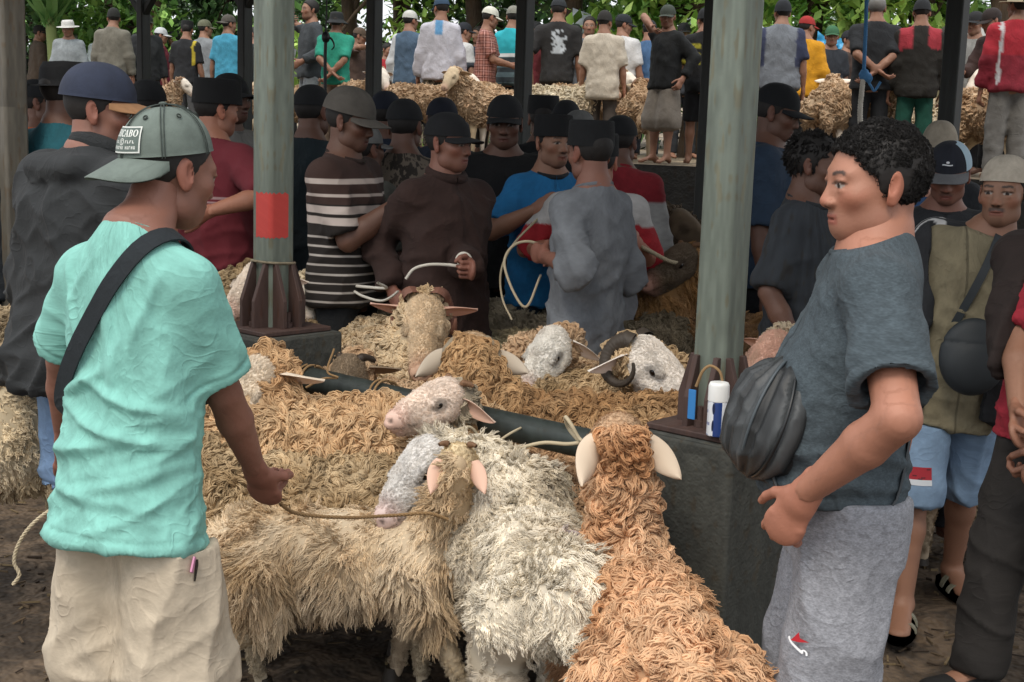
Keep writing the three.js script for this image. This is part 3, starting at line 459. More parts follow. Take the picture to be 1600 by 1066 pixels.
// ------------------------------------------------------------------ sheep
const lockT = (kind, lod) => once('lock' + kind + lod, () => {
  let sd = 77 + kind.length * 13; const r = () => { sd = (Math.imul(sd, 1664525) + 1013904223) | 0; return (sd >>> 8) / 16777216; };
  const far = lod === 'far', out = [], n = far ? 4 : kind === 'curl' ? 8 : 7, segs = far ? 4 : 6, K = { curl: [0.0034, 0.0085], wave: [0.0034, 0.0095], shag: [0.003, 0.011] }[kind];
  for (let i = 0; i < n; i++) { // one tuft along +z: fibres start apart, run together and hook towards +y
    const a = i * 2.4, q = i ? K[1] * (0.45 + 0.55 * r()) : 0, ox = Math.cos(a) * q, oy = Math.sin(a) * q, ph = r() * 6.28, L = 0.75 + r() * 0.45, pts = [];
    for (let j = 0; j <= segs; j++) {
      const t = j / segs, g = 1 - 0.7 * t, w = 0.0022 * Math.sin(ph + t * 9);
      if (kind === 'curl') { const c = t * 3.9; pts.push(V(ox * g + w, oy * g + 0.0125 * (1 - Math.cos(c)) * L, (0.014 * Math.sin(c) + 0.007 * t) * L)); }
      else if (kind === 'wave') pts.push(V(ox * g + w * 1.4 + 0.003 * Math.sin(t * 8), oy * g + w + 0.014 * t * t, 0.05 * t * L));
      else pts.push(V(ox * g + w * 1.6, oy * g + 0.012 * t * t, 0.08 * t * L));
    }
    out.push(tube(pts, far ? K[0] * 1.35 : K[0], segs, far ? 3 : 4, 0.0006));
  }
  const g = mergeGeometries(out); g.deleteAttribute('uv'); return g;
});
const earG = () => once('ear', () => { // a leaf-shaped, cupped ear along +x, its hollow side to +z
  const N = 14, M = 8, pos = [], idx = [], col = [];
  for (const side of [0, 1]) for (let i = 0; i <= N; i++) for (let j = 0; j <= M; j++) {
    const t = i / N, u = (j / M) * 2 - 1, w = 0.034 * Math.pow(Math.sin(Math.PI * Math.min(1, 0.14 + 0.86 * t)), 0.75) * (1 - 0.25 * t), cup = 0.016 * (1 - t * 0.6);
    pos.push(t * 0.125, u * w - 0.012 * t * t, cup * (u * u - 0.5) - 0.02 * t * t - (side ? 0.0045 * (1 - 0.4 * t) : 0)); col.push(...(side ? [1, 1, 1] : [1, 0.86, 0.8]));
  }
  const K = (N + 1) * (M + 1); for (let i = 0; i < N; i++) for (let j = 0; j < M; j++) { const a = i * (M + 1) + j, b = a + M + 1; idx.push(a, b, a + 1, a + 1, b, b + 1, K + a, K + a + 1, K + b, K + a + 1, K + b + 1, K + b); }
  for (let i = 0; i < N; i++) for (const j of [0, M]) { const a = i * (M + 1) + j, b = a + M + 1; j ? idx.push(a, b, K + a, b, K + b, K + a) : idx.push(a, K + a, b, b, K + a, K + b); }
  const g = new THREE.BufferGeometry(); g.setAttribute('position', new THREE.Float32BufferAttribute(pos, 3)); g.setAttribute('color', new THREE.Float32BufferAttribute(col, 3)); g.setIndex(idx); g.computeVertexNormals(); return uvBox(g);
});
const hornG = (kind, sg) => once('horn' + kind + sg, () => { // in head axes: x side, y up, z along the muzzle, from the poll
  const pts = [], n = 30, K = { curl: [0.058, 5.0, 0.025, 0.035], open: [0.06, 3.6, 0.02, 0.05], short: [0.045, 1.9, 0.014, 0.02], bud: [0.026, 0.9, 0.011, 0.004] }[kind];
  for (let i = 0; i <= n; i++) { const t = i / n, a = -0.35 + t * K[1], r = K[0] * (1 - 0.25 * t) * (i ? 1 : 0.9); pts.push(V(sg * (0.034 + K[3] * Math.min(1, t * 2.2) + 0.02 * t), -0.62 * K[0] + Math.cos(a) * r, -0.028 - Math.sin(a) * r - 0.25 * K[0])); }
  if (kind !== 'bud') for (const q of pts) { const y = q.y, z = q.z, c = Math.cos(0.75), sn = Math.sin(0.75); q.y = y * c + z * sn; q.z = -y * sn + z * c; }
  const g = tube(pts, K[2], 60, 10, kind === 'bud' ? 0.006 : 0.004), p = g.attributes.position, c = new THREE.CatmullRomCurve3(pts, false, 'centripetal');
  for (let i = 0; i <= 60; i++) { const o = c.getPointAt(i / 60), k = 1 + 0.07 * Math.sin(i * 2.6); for (let j = 0; j <= 10; j++) { const q = i * 11 + j; p.setXYZ(q, o.x + (p.getX(q) - o.x) * k, o.y + (p.getY(q) - o.y) * k, o.z + (p.getZ(q) - o.z) * k); } }
  g.computeVertexNormals(); return g;
});
const WOOLM = () => std('wool', { roughness: 1, color: 0xffffff });
const SHEEPM = () => std('sheep_hide', { roughness: 0.9, vertexColors: true });
let sheepCount = 0;
function sheep(S) {
  const far = S.lod === 'far', h = far ? 0.026 : S.cell ?? 0.012, s = S.s ?? 1, y0 = S.y0 ?? 0, c0 = S.at ?? at(S.px, S.py ?? 600, S.d), sd = ++sheepCount * 5.3;
  const root = base('sheep', c0.x, y0, c0.z, (S.yaw ?? 0) * D2R); tag(root, S.label, 'sheep', S.group); root.updateMatrixWorld(true);
  const inv = root.matrixWorld.clone().invert(), P = (S.poll ? (S.poll.isVector3 ? S.poll : at(...S.poll)).clone().applyMatrix4(inv) : V(0, 0.72 * s, 0.42 * s));
  const nose = S.nose ? (S.nose.isVector3 ? S.nose : at(...S.nose)).clone().applyMatrix4(inv) : P.clone().add(V(0, -0.12, 0.17)), dir = nose.clone().sub(P).normalize();
  let up = V(0, 1, 0); if (Math.abs(dir.y) > 0.9) up = V(0, 0, -1); up.addScaledVector(dir, -up.dot(dir)).normalize(); if (S.tilt) up.applyAxisAngle(dir, S.tilt * D2R);
  const side = V().crossVectors(up, dir).normalize(), hk = (S.headK ?? 1) * s, H = (x, y, z) => P.clone().addScaledVector(side, x * hk).addScaledVector(up, y * hk).addScaledVector(dir, z * hk);
  const v = (x, y, z) => V(x * s, y * s, z * s), fat = (S.fat ?? 1) * s, wool = [], skin = [];
  wool.push([ell(v(0, 0.47, -0.24), 0.15 * fat, 0.155 * fat, 0.16 * s)], [ell(v(0, 0.455, -0.03), 0.165 * fat, 0.165 * fat, 0.3 * s), 0.05], [ell(v(0, 0.47, 0.2), 0.14 * fat, 0.155 * fat, 0.16 * s), 0.05]);
  const nk = S.neck ?? 1, nb = v(0, 0.52, 0.25), hb = H(0, -0.05, -0.015), nm = nb.clone().lerp(hb, 0.5).add(V(0, 0.01 * s, 0.015 * s));
  wool.push([cone(nb, nm, 0.115 * s * nk, 0.085 * s * nk), 0.07], [cone(nm, hb, 0.085 * s * nk, 0.06 * hk * nk), 0.03]);
  wool.push([cone(v(0, 0.5, -0.38), v(S.tailX ?? 0, 0.36, -0.44), 0.04 * s, 0.035 * s), 0.03], [cone(v(S.tailX ?? 0, 0.36, -0.44), v((S.tailX ?? 0) * 1.5, 0.22, -0.43), 0.034 * s, 0.018 * s), 0.02]);
  const lg = S.legs ?? {}, hoof = [];
  for (const [k, x, z, hind] of [['fl', 0.085, 0.2, 0], ['fr', -0.085, 0.2, 0], ['hl', 0.1, -0.27, 1], ['hr', -0.1, -0.27, 1]]) {
    const f = lg[k] ?? [0, 0], fx = x + f[0] * 0.5, foot = v(fx + f[0] * 0.5, 0.025 + (f[2] ?? 0), z + f[1] + (hind ? -0.04 : 0.01));
    if (hind) { const kn = v(x * 1.1, 0.32, z + 0.06 + f[1] * 0.3), hk2 = v(fx, 0.2, z - 0.07 + f[1] * 0.7); wool.push([cone(v(x, 0.44, z), kn, 0.1 * s * Math.min(1, (S.fat ?? 1) + 0.1), 0.065 * s * Math.min(1, (S.fat ?? 1) + 0.1)), 0.03]); skin.push([cone(kn, hk2, 0.058 * s, 0.027 * s), 0.02], [cone(hk2, foot, 0.025 * s, 0.02 * s), 0.012]); }
    else { const kn = v(fx, 0.2 + (f[2] ?? 0) * 0.4, z + 0.005 + f[1] * 0.55); wool.push([cone(v(x, 0.42, z), v(fx, 0.3, z + f[1] * 0.3), 0.085 * s, 0.052 * s), 0.03]); skin.push([cone(v(fx, 0.32, z + f[1] * 0.3), kn, 0.045 * s, 0.03 * s), 0.02], [cone(kn, foot, 0.027 * s, 0.021 * s), 0.012]); }
    hoof.push(foot);
  }
  const headP = [[ell(H(0, -0.028, 0.02), 0.056 * hk, 0.06 * hk, 0.056 * hk)], [cone(H(0, -0.03, 0.04), H(0, -0.058, 0.19), 0.052 * hk, 0.031 * hk), 0.02], [cone(H(0, -0.012, 0.075), H(0, -0.034, 0.15), 0.034 * hk, 0.028 * hk), 0.025], [cone(H(0, -0.075, 0.05), H(0, -0.084, 0.175), 0.036 * hk, 0.021 * hk), 0.02], [ell(H(0, -0.058, 0.205), 0.03 * hk, 0.026 * hk, 0.022 * hk), 0.015]];
  for (const q of [-1, 1]) headP.push([cone(H(q * 0.045, -0.012, 0.066), H(q * 0.048, -0.014, 0.1), 0.014 * hk, 0.01 * hk), 0.012], ['cut', ell(H(q * 0.013, -0.05, 0.228), 0.008 * hk, 0.006 * hk, 0.01 * hk), 0.004], [cone(H(q * 0.036, -0.05, 0.05), H(q * 0.03, -0.062, 0.11), 0.03 * hk, 0.022 * hk), 0.02]);
  const F = sdf([...wool, ...skin], h), g1 = F.geometry(), face = hex(S.face ?? 0xd8c8b4), w0 = hex(S.wool[0]), w1 = hex(S.wool[1]), w2 = hex(S.wool[2] ?? S.wool[1]);
  warp(g1, (x, y, z) => 0.012 * s * fbm(x * 12 + sd, y * 12, z * 12, 2));
  const woolF = (x, y, z) => { let a = 9, b = 9; for (const [p] of wool) a = Math.min(a, p.d(x, y, z)); for (const [p] of skin) b = Math.min(b, p.d(x, y, z)); for (const e of headP) if (e[0] !== 'cut') b = Math.min(b, e[0].d(x, y, z)); return a - b; };
  const legC = hex(S.legC ?? S.face ?? 0xcbb79c);
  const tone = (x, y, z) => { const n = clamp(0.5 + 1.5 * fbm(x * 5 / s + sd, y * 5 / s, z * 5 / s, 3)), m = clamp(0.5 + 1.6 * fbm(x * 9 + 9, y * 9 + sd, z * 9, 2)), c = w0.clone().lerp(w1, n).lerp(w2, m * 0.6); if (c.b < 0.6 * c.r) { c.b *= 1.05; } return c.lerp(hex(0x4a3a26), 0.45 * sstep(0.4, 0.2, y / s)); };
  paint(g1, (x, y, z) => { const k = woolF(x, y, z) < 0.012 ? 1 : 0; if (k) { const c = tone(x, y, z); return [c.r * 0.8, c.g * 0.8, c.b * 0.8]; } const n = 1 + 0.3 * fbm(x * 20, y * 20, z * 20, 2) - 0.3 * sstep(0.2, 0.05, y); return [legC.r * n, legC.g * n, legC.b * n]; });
  const fh = far ? 0.016 : 0.0065, g2 = sdf(headP, fh).geometry(), B = new THREE.Matrix4().makeBasis(side, up, dir).setPosition(P).invert(), q = V(), pink = hex(0xc89080), darkC = hex(0x2a2019), patch = S.patch ? hex(S.patch) : null;
  paint(g2, (x, y, z) => { q.set(x, y, z).applyMatrix4(B).divideScalar(hk); const n = 1 + 0.34 * fbm(x * 26, y * 26, z * 26 + sd, 3), c = face.clone().multiplyScalar(n * 1.02); c.lerp(hex(0x8a755c), 0.35 * sstep(0.08, 0.38, fbm(x * 14 + sd, y * 14, z * 14, 2))); c.lerp(pink, 0.5 * sstep(0.15, 0.22, q.z)); c.lerp(darkC, 0.75 * sstep(0.009, 0.004, Math.hypot(Math.abs(q.x) - 0.013, q.y + 0.05)) * sstep(0.2, 0.21, q.z)); c.lerp(darkC, 0.6 * sstep(0.003, 0.001, Math.abs(q.y + 0.071 + 0.1 * (q.z - 0.2))) * sstep(0.12, 0.15, q.z));
    c.lerp(darkC, 0.45 * sstep(0.024, 0.014, Math.hypot(q.y + 0.02, (q.z - 0.085) * 0.8)) * sstep(0.025, 0.04, Math.abs(q.x))); if (patch) c.lerp(patch, S.patchF(q.x, q.y, q.z)); if (S.faceDirt) c.lerp(w0, S.faceDirt * sstep(0.07, -0.02, q.z)); return [c.r, c.g, c.b]; });
  const body = mesh('body', uvBox(merge([g1, g2])), SHEEPM(), root);
  body.geometry.attributes.uv.array.forEach((c, i, A) => { A[i] = c * 3; });
  if (!far) { const ha = hoof.map((p) => { const g = new THREE.CylinderGeometry(0.021 * s, 0.03 * s, 0.045 * s, 10); g.translate(p.x, 0.022 * s + Math.max(0, p.y - 0.025 * s), p.z + 0.008); return g; }); for (const g of ha) mesh('hoof', g, std('hoof', { color: 0x2b241c, roughness: 0.6 }), root); }
  if (!far) { // short hair lying on the face and the lower legs
    const put = (g, parent, den, keep, len) => { const p = g.attributes.position, n = g.attributes.normal, cl = g.attributes.color, ix = [], fc = once('facehair', () => { const o = []; for (let i = 0; i < 5; i++) { const a = i * 1.26, q = 0.0028; o.push(tube([V(Math.cos(a) * q, Math.sin(a) * q, -0.001), V(Math.cos(a) * q, Math.sin(a) * q + 0.0006, 0.005), V(Math.cos(a) * q * 0.7, Math.sin(a) * q + 0.002, 0.0095)], 0.0009, 2, 3, 0.0003)); } const m = mergeGeometries(o); m.deleteAttribute('uv'); return m; });
      for (let i = 0; i < p.count; i++) { let k = den; while (k > 0) { if (rnd() < k && keep(p.getX(i), p.getY(i), p.getZ(i))) ix.push(i); k -= 1; } }
      const fm = new THREE.InstancedMesh(fc, WOOLM(), ix.length), m4 = new THREE.Matrix4(), cc = new THREE.Color();
      ix.forEach((v0, i) => { const N0 = V().fromBufferAttribute(n, v0), P0 = V().fromBufferAttribute(p, v0).add(V(rr(-1, 1), rr(-1, 1), rr(-1, 1)).multiplyScalar(0.003)), z = dir.clone().multiplyScalar(-1).add(V(0, -0.5, 0)).addScaledVector(N0, 0.35); z.addScaledVector(N0, 0.42 - z.dot(N0)).add(V(rr(-0.3, 0.3), rr(-0.3, 0.3), rr(-0.3, 0.3))).normalize(); const y = N0.clone().addScaledVector(z, -N0.dot(z)).normalize().negate(), x = V().crossVectors(y, z), k = len * rr(0.7, 1.2); m4.makeBasis(x.multiplyScalar(k), y.multiplyScalar(k), z.multiplyScalar(k)).setPosition(P0.addScaledVector(N0, -0.001)); fm.setMatrixAt(i, m4); const b = rr(1.08, 1.2); fm.setColorAt(i, cc.setRGB(cl.getX(v0) * b, cl.getY(v0) * b, cl.getZ(v0) * b)); });
      fm.name = 'short_hair'; fm.userData.kind = 'stuff'; shade(fm); parent.add(fm); };
    put(g2, root, 1.6 * s, (x, y, z) => { q.set(x, y, z).applyMatrix4(B).divideScalar(hk); return q.z < 0.205 && Math.hypot(Math.abs(q.x) - 0.0475, q.y + 0.02, q.z - 0.083) > 0.015; }, 0.72);
    put(g1, root, 1.5, (x, y, z) => y < 0.36 * s && y > 0.05 && woolF(x, y, z) > 0.004, 1.2);
  }
  // ears, eyes, horns
  const em = std('ear' + (S.earC ?? S.face), { color: hex(S.earC ?? S.face ?? 0xd8c8b4), roughness: 0.85, vertexColors: true });
  for (const k of [-1, 1]) {
    const dr = S.droop ?? 0.35, e = mesh('ear', earG(), em, root), ex = side.clone().multiplyScalar(k).addScaledVector(up, -dr).addScaledVector(dir, S.earFwd ?? -0.15).normalize(), ez = dir.clone().multiplyScalar(0.8).addScaledVector(up, S.earUp ?? -0.3).addScaledVector(side, k * 0.25); ez.addScaledVector(ex, -ez.dot(ex)).normalize(); const ey = V().crossVectors(ez, ex);
    const m = basis(ex.multiplyScalar(hk * (S.earK ?? 0.88)), ey.multiplyScalar(hk * (S.earK ?? 0.88)), ez.multiplyScalar(hk * (S.earK ?? 0.88)), H(k * 0.05, -0.03, -0.005)); m.decompose(e.position, e.quaternion, e.scale);
    if (!far) { const y = mesh('eye', once('sheepEye', () => new THREE.SphereGeometry(0.0125, 16, 12)), std('eye', { color: 0x120d08, roughness: 0.15 }), root); y.position.copy(H(k * 0.0475, -0.02, 0.083)); y.scale.setScalar(hk); }
    if (S.horn) { const o = mesh('horn', hornG(S.horn, k), std('horn' + (S.hornC ?? 0), { color: hex(S.hornC ?? 0x7a5a40), roughness: 0.6, bumpMap: tx.pores, bumpScale: 0.001 }), root); basis(side.clone().multiplyScalar(hk), up.clone().multiplyScalar(hk), dir.clone().multiplyScalar(hk), H(0, 0.012, 0.012)).decompose(o.position, o.quaternion, o.scale); }
  }
  // the fleece: tufts of locks over the woolly part of the body
  const gp = g1.attributes.position, gi = g1.index.array, tris = [], A = V(), Bv = V(), Cv = V(), N = V(), kind = S.kind ?? 'curl', sp = (S.sp ? S.sp * (kind === 'curl' ? 0.77 : 1) : far ? 0.024 : 0.014), list = []; let carry = 0;
  for (let i = 0; i < gi.length; i += 3) {
    A.fromBufferAttribute(gp, gi[i]); Bv.fromBufferAttribute(gp, gi[i + 1]); Cv.fromBufferAttribute(gp, gi[i + 2]); N.crossVectors(Bv.clone().sub(A), Cv.clone().sub(A)); const ar = N.length() / 2; carry += ar / (sp * sp); if (carry < 1 && rnd() > carry) continue; 
    N.normalize();
    while (carry > 0) { carry -= 1; let u = rnd(), w = rnd(); if (u + w > 1) { u = 1 - u; w = 1 - w; } const p = A.clone().multiplyScalar(1 - u - w).addScaledVector(Bv, u).addScaledVector(Cv, w); if (woolF(p.x, p.y, p.z) > 0.0) continue; const bare = S.bare ? S.bare(p.x / s, p.y / s, p.z / s) : 0; if (bare && rnd() < bare) continue; list.push([p, N.clone()]); }
  }
  const grow = (kind, list, L) => { const im = new THREE.InstancedMesh(lockT(kind, far ? 'far' : 'near'), WOOLM(), list.length), m = new THREE.Matrix4(), col = new THREE.Color();
  list.forEach(([p, n], i) => {
    const nv = (f, o) => V(noise(p.x * f / s + o, p.y * f / s, p.z * f / s + sd), noise(p.x * f / s, p.y * f / s + o + 5, p.z * f / s + sd), noise(p.x * f / s + sd, p.y * f / s, p.z * f / s + o + 9)), fl = nv(11, 0).multiplyScalar(S.flow ?? (kind === 'curl' ? 0.9 : 0.8)).add(V(rr(-1, 1), rr(-1, 1), rr(-1, 1)).multiplyScalar(kind === 'curl' ? 0.5 : 0.13));
    const hg = kind === 'curl' ? 0.25 : S.hang ?? 0.8, z = n.clone().multiplyScalar(kind === 'curl' ? 0.85 : kind === 'wave' ? 0.5 : 0.32).add(V(0, -hg * (1 - 0.6 * Math.max(0, n.y)), -0.5 * (kind === 'curl' ? 0.4 : 1) * Math.max(0.15, n.y))).add(fl).normalize();
    if (z.dot(n) < 0.12) z.addScaledVector(n, 0.2 - z.dot(n)).normalize();
    const y = nv(13, 20).multiplyScalar(2).add(V(rr(-0.4, 0.4), rr(-0.4, 0.4), rr(-0.4, 0.4))).addScaledVector(n, kind === 'curl' ? 0 : -0.25); y.addScaledVector(z, -y.dot(z)).normalize(); const x = V().crossVectors(y, z), k = s * L * (kind === 'curl' ? 0.88 : 1) * rr(0.65, 1.3) * (far ? 1.2 : 1) * (S.lenF ? S.lenF(p.x / s, p.y / s, p.z / s) : 1), kx = s * (far ? 1.2 : 1) * rr(0.85, 1.15) * (S.thick ?? 1);
    m.makeBasis(x.multiplyScalar(kx), y.multiplyScalar(kind === 'curl' ? k : kx), z.multiplyScalar(k)).setPosition(p.addScaledVector(n, -0.005)); im.setMatrixAt(i, m);
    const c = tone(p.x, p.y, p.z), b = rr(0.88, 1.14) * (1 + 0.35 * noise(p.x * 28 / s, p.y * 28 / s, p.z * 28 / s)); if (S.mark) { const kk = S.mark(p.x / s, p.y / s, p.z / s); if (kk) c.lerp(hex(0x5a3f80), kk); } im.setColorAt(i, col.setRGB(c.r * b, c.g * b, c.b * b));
  });
  im.name = 'fleece'; im.userData.kind = 'stuff'; shade(im); root.add(im); };
  if (S.low) { const lo = [], hi = []; for (const e of list) (rnd() < sstep(S.low[1] + 0.05, S.low[1] - 0.05, e[0].y / s) ? lo : hi).push(e); grow(kind, hi, S.len ?? 1); grow(S.low[0], lo, S.low[2]); } else grow(kind, list, S.len ?? 1);
  return { root, H, P, dir, up, side, hk };
}

// ------------------------------------------------------------------ the place: ground, shelter, terrace
const U = V(-0.745, 0, -0.667), NN = V(0.667, 0, -0.745); // along the rows of posts; into the shelter
const F0 = V(0.505, 0, -3.16);                              // the near post on the right
const pl = (a, b, y = 0) => F0.clone().addScaledVector(U, a).addScaledVector(NN, b).setY(y); // a metres along the row, b metres inwards
const frame = (a, b, y = 0) => basis(U.clone().negate(), V(0, 1, 0), NN.clone().negate(), pl(a, b, y));   // box axes: x along the row, z outwards
const SP = 1.75, DEEP = 5.14, TY = 1.28;
const U2 = V(-0.81, 0, -0.586), N2 = V(0.586, 0, -0.81), O2 = V(2.73, 0, -10.85), pl2 = (a, b, y = 0) => O2.clone().addScaledVector(U2, a).addScaledVector(N2, b).setY(y); // the terrace's edge
const M = {
  dirt: std('dirt', { color: hex(0x6a5a49), roughness: 0.95, map: rep(T.grime, 0.9), bumpMap: rep(T.pores, 0.8), bumpScale: 0.02 }),
  terr: std('terrace_dirt', { color: hex(0x9b8a72), roughness: 0.95, map: rep(T.grime, 0.5), bumpMap: rep(T.pores, 0.5), bumpScale: 0.02 }),
  concrete: std('concrete', { color: hex(0x4d4f4a), roughness: 0.9, map: rep(T.streak, 1.3, 1.3), bumpMap: rep(T.pores, 2), bumpScale: 0.003 }),
  steel: std('green_steel', { color: hex(0x7d877c), roughness: 0.55, metalness: 0.15, map: tx.streak, bumpMap: tx.rough, bumpScale: 0.0008 }),
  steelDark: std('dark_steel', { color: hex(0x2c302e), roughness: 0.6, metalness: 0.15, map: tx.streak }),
  primer: std('red_primer', { color: hex(0x55403a), roughness: 0.7, map: tx.streak, bumpMap: tx.rough, bumpScale: 0.0008 }),
  rail: std('rail_pipe', { color: hex(0x3f4744), roughness: 0.5, metalness: 0.2, map: tx.streak, bumpMap: tx.rough, bumpScale: 0.0008 }),
  roof: std('roof_sheet', { color: hex(0x8b8d8c), roughness: 0.6, metalness: 0.4 }),
};
{ // ground: one uneven sheet, finer near the lens
  const n = 150, pos = [], uv = [], idx = [];
  const warpc = (t) => Math.sign(t) * (Math.abs(t) * 6 + Math.pow(Math.abs(t), 5) * 180);
  for (let j = 0; j <= n; j++) for (let i = 0; i <= n; i++) { const x = warpc((i / n) * 2 - 1), z = -4 + warpc((j / n) * 2 - 1), r = Math.hypot(x, z + 4); const y = r < 9 ? -0.03 + 0.05 * fbm(x * 1.3, 0, z * 1.3, 3) + 0.045 * fbm(x * 7, 3, z * 7, 3) : -0.03; pos.push(x, y, z); uv.push(x, z); }
  for (let j = 0; j < n; j++) for (let i = 0; i < n; i++) { const a = j * (n + 1) + i; idx.push(a, a + n + 1, a + 1, a + 1, a + n + 1, a + n + 2); }
  const g = new THREE.BufferGeometry(); g.setAttribute('position', new THREE.Float32BufferAttribute(pos, 3)); g.setAttribute('uv', new THREE.Float32BufferAttribute(uv, 2)); g.setIndex(idx); g.computeVertexNormals();
  struct('ground', g, M.dirt);
  // trodden straw and droppings lying about
  const sg = new THREE.BoxGeometry(0.005, 0.003, 0.06), im = new THREE.InstancedMesh(sg, std('straw', { color: 0xffffff, roughness: 1 }), 2600), m = new THREE.Matrix4(), q = new THREE.Quaternion();
  for (let i = 0; i < 2600; i++) { const d = rr(2.6, 7), x = rr(-0.5, 0.5) * d * 0.95, y = -0.026 + 0.05 * fbm(x * 1.3, 0, -d * 1.3, 3) + 0.045 * fbm(x * 7, 3, -d * 7, 3); q.setFromEuler(new THREE.Euler(rr(-0.2, 0.2), rr(0, 6.28), 0)); m.compose(V(x, y, -d), q, V(rr(0.6, 1.6), rr(0.6, 3), rr(0.2, 1))); im.setMatrixAt(i, m); const c = hex(rnd() < 0.3 ? 0x75654a : rnd() < 0.5 ? 0x3a2f25 : 0x5a4b38); im.setColorAt(i, c); }
  im.name = numbered('straw_litter'); shade(im); tag(im, 'trodden straw and droppings scattered over the dark earth', 'straw', null, 'stuff'); scene.add(im);
}
{ // the terrace behind the shelter, with a retaining wall
  const n = 60, pos = [], uv = [], idx = [], dp = (j) => Math.pow(j / n, 1.6) * 90;
  for (let j = 0; j <= n; j++) for (let i = 0; i <= n; i++) { const a = -40 + (i / n) * 90, b = dp(j), p = pl2(a, b), y = TY + 0.03 * fbm(p.x, 0, p.z, 2) + Math.max(0, b - 15) * 0.05; pos.push(p.x, j ? y : TY, p.z); uv.push(p.x, p.z); }
  for (let j = 0; j < n; j++) for (let i = 0; i < n; i++) { const a = j * (n + 1) + i; idx.push(a, a + 1, a + n + 1, a + 1, a + n + 2, a + n + 1); }
  const g = new THREE.BufferGeometry(); g.setAttribute('position', new THREE.Float32BufferAttribute(pos, 3)); g.setAttribute('uv', new THREE.Float32BufferAttribute(uv, 2)); g.setIndex(idx); g.computeVertexNormals();
  struct('terrace_ground', g, M.terr);
  const w = new THREE.BoxGeometry(90, TY + 0.25, 0.25); w.applyMatrix4(basis(U2.clone().negate(), V(0, 1, 0), N2.clone().negate(), pl2(5, 0.12, (TY - 0.25) / 2 - 0.006))); uvBox(w);
  tag(mesh('retaining_wall', w, std('wall_dark', { color: hex(0x3c3a36), roughness: 0.95, map: rep(T.streak, 0.7), bumpMap: rep(T.pores, 1), bumpScale: 0.01 })), 'dark low retaining wall below the terrace where the far crowd stands', 'wall');
}
// an octagon-cornered hollow post with plate, gussets, bolts
const postG = (w, h) => { const g = new RoundedBoxGeometry(w, h, w, 3, w * 0.14); return uvBox(g); };
function post(name, a, b, y0, y1, w, m, label, detail, category = 'post', group) {
  const o = base(name, 0, 0, 0); pl(a, b, 0).toArray().forEach((c, i) => { o.position.setComponent(i, c); }); o.quaternion.setFromRotationMatrix(frame(0, 0)); tag(o, label, category, group);
  const g = postG(w, y1 - y0); g.translate(0, (y0 + y1) / 2, 0); mesh('shaft', g, m, o);
  if (detail) detail(o); return o;
}
function plinth(o, half, top) { const b = new RoundedBoxGeometry(half * 2, top + 0.2, half * 2, 2, 0.012); b.translate(0, top / 2 - 0.1, 0); mesh('plinth', uvBox(b), M.concrete, o);
  const p = new RoundedBoxGeometry(half * 1.66, 0.016, half * 1.66, 2, 0.004); p.translate(0, top + 0.009, 0); mesh('base_plate', uvBox(p), M.primer, o); }
function gussets(o, top, w, out, hgt) { // triangular stiffeners on the four sides
  const s = new THREE.Shape(); s.moveTo(0, 0); s.lineTo(out, 0); s.lineTo(out, hgt * 0.42); s.lineTo(0.01, hgt); s.lineTo(0, hgt);
  for (let k = 0; k < 4; k++) for (const q of [-0.32, 0.32]) { const g = new THREE.ExtrudeGeometry(s, { depth: 0.012, bevelEnabled: true, bevelSize: 0.0015, bevelThickness: 0.0015, bevelSegments: 1 }); g.translate(w / 2, top + 0.0175, q * w - 0.006); g.rotateY(k * Math.PI / 2); mesh('gusset', uvBox(g), M.primer, o); }
  for (let k = 0; k < 4; k++) { const g = mergeGeometries([new THREE.CylinderGeometry(0.016, 0.016, 0.016, 6).translate(0, top + 0.0255, 0), new THREE.CylinderGeometry(0.009, 0.009, 0.045, 10).translate(0, top + 0.045, 0)]); const a = out + w / 2 - 0.012, x = [a, -a, 0, 0][k], z = [0, 0, a, -a][k]; g.translate(x * 0.86 + (z ? w * 0 : 0), 0, z * 0.86); mesh('bolt', g, M.primer, o); }
}
const PTOP = 0.8;
post('steel_post', 0, 0, PTOP, 3.1, 0.092, M.steel, 'grey green steel post on a concrete block beside the spray can', (o) => {
  plinth(o, 0.145, PTOP); gussets(o, PTOP, 0.092, 0.04, 0.17);
  const t = new THREE.BoxGeometry(0.022, 0.075, 0.003); t.translate(-0.105, PTOP + 0.085, 0.03);
});
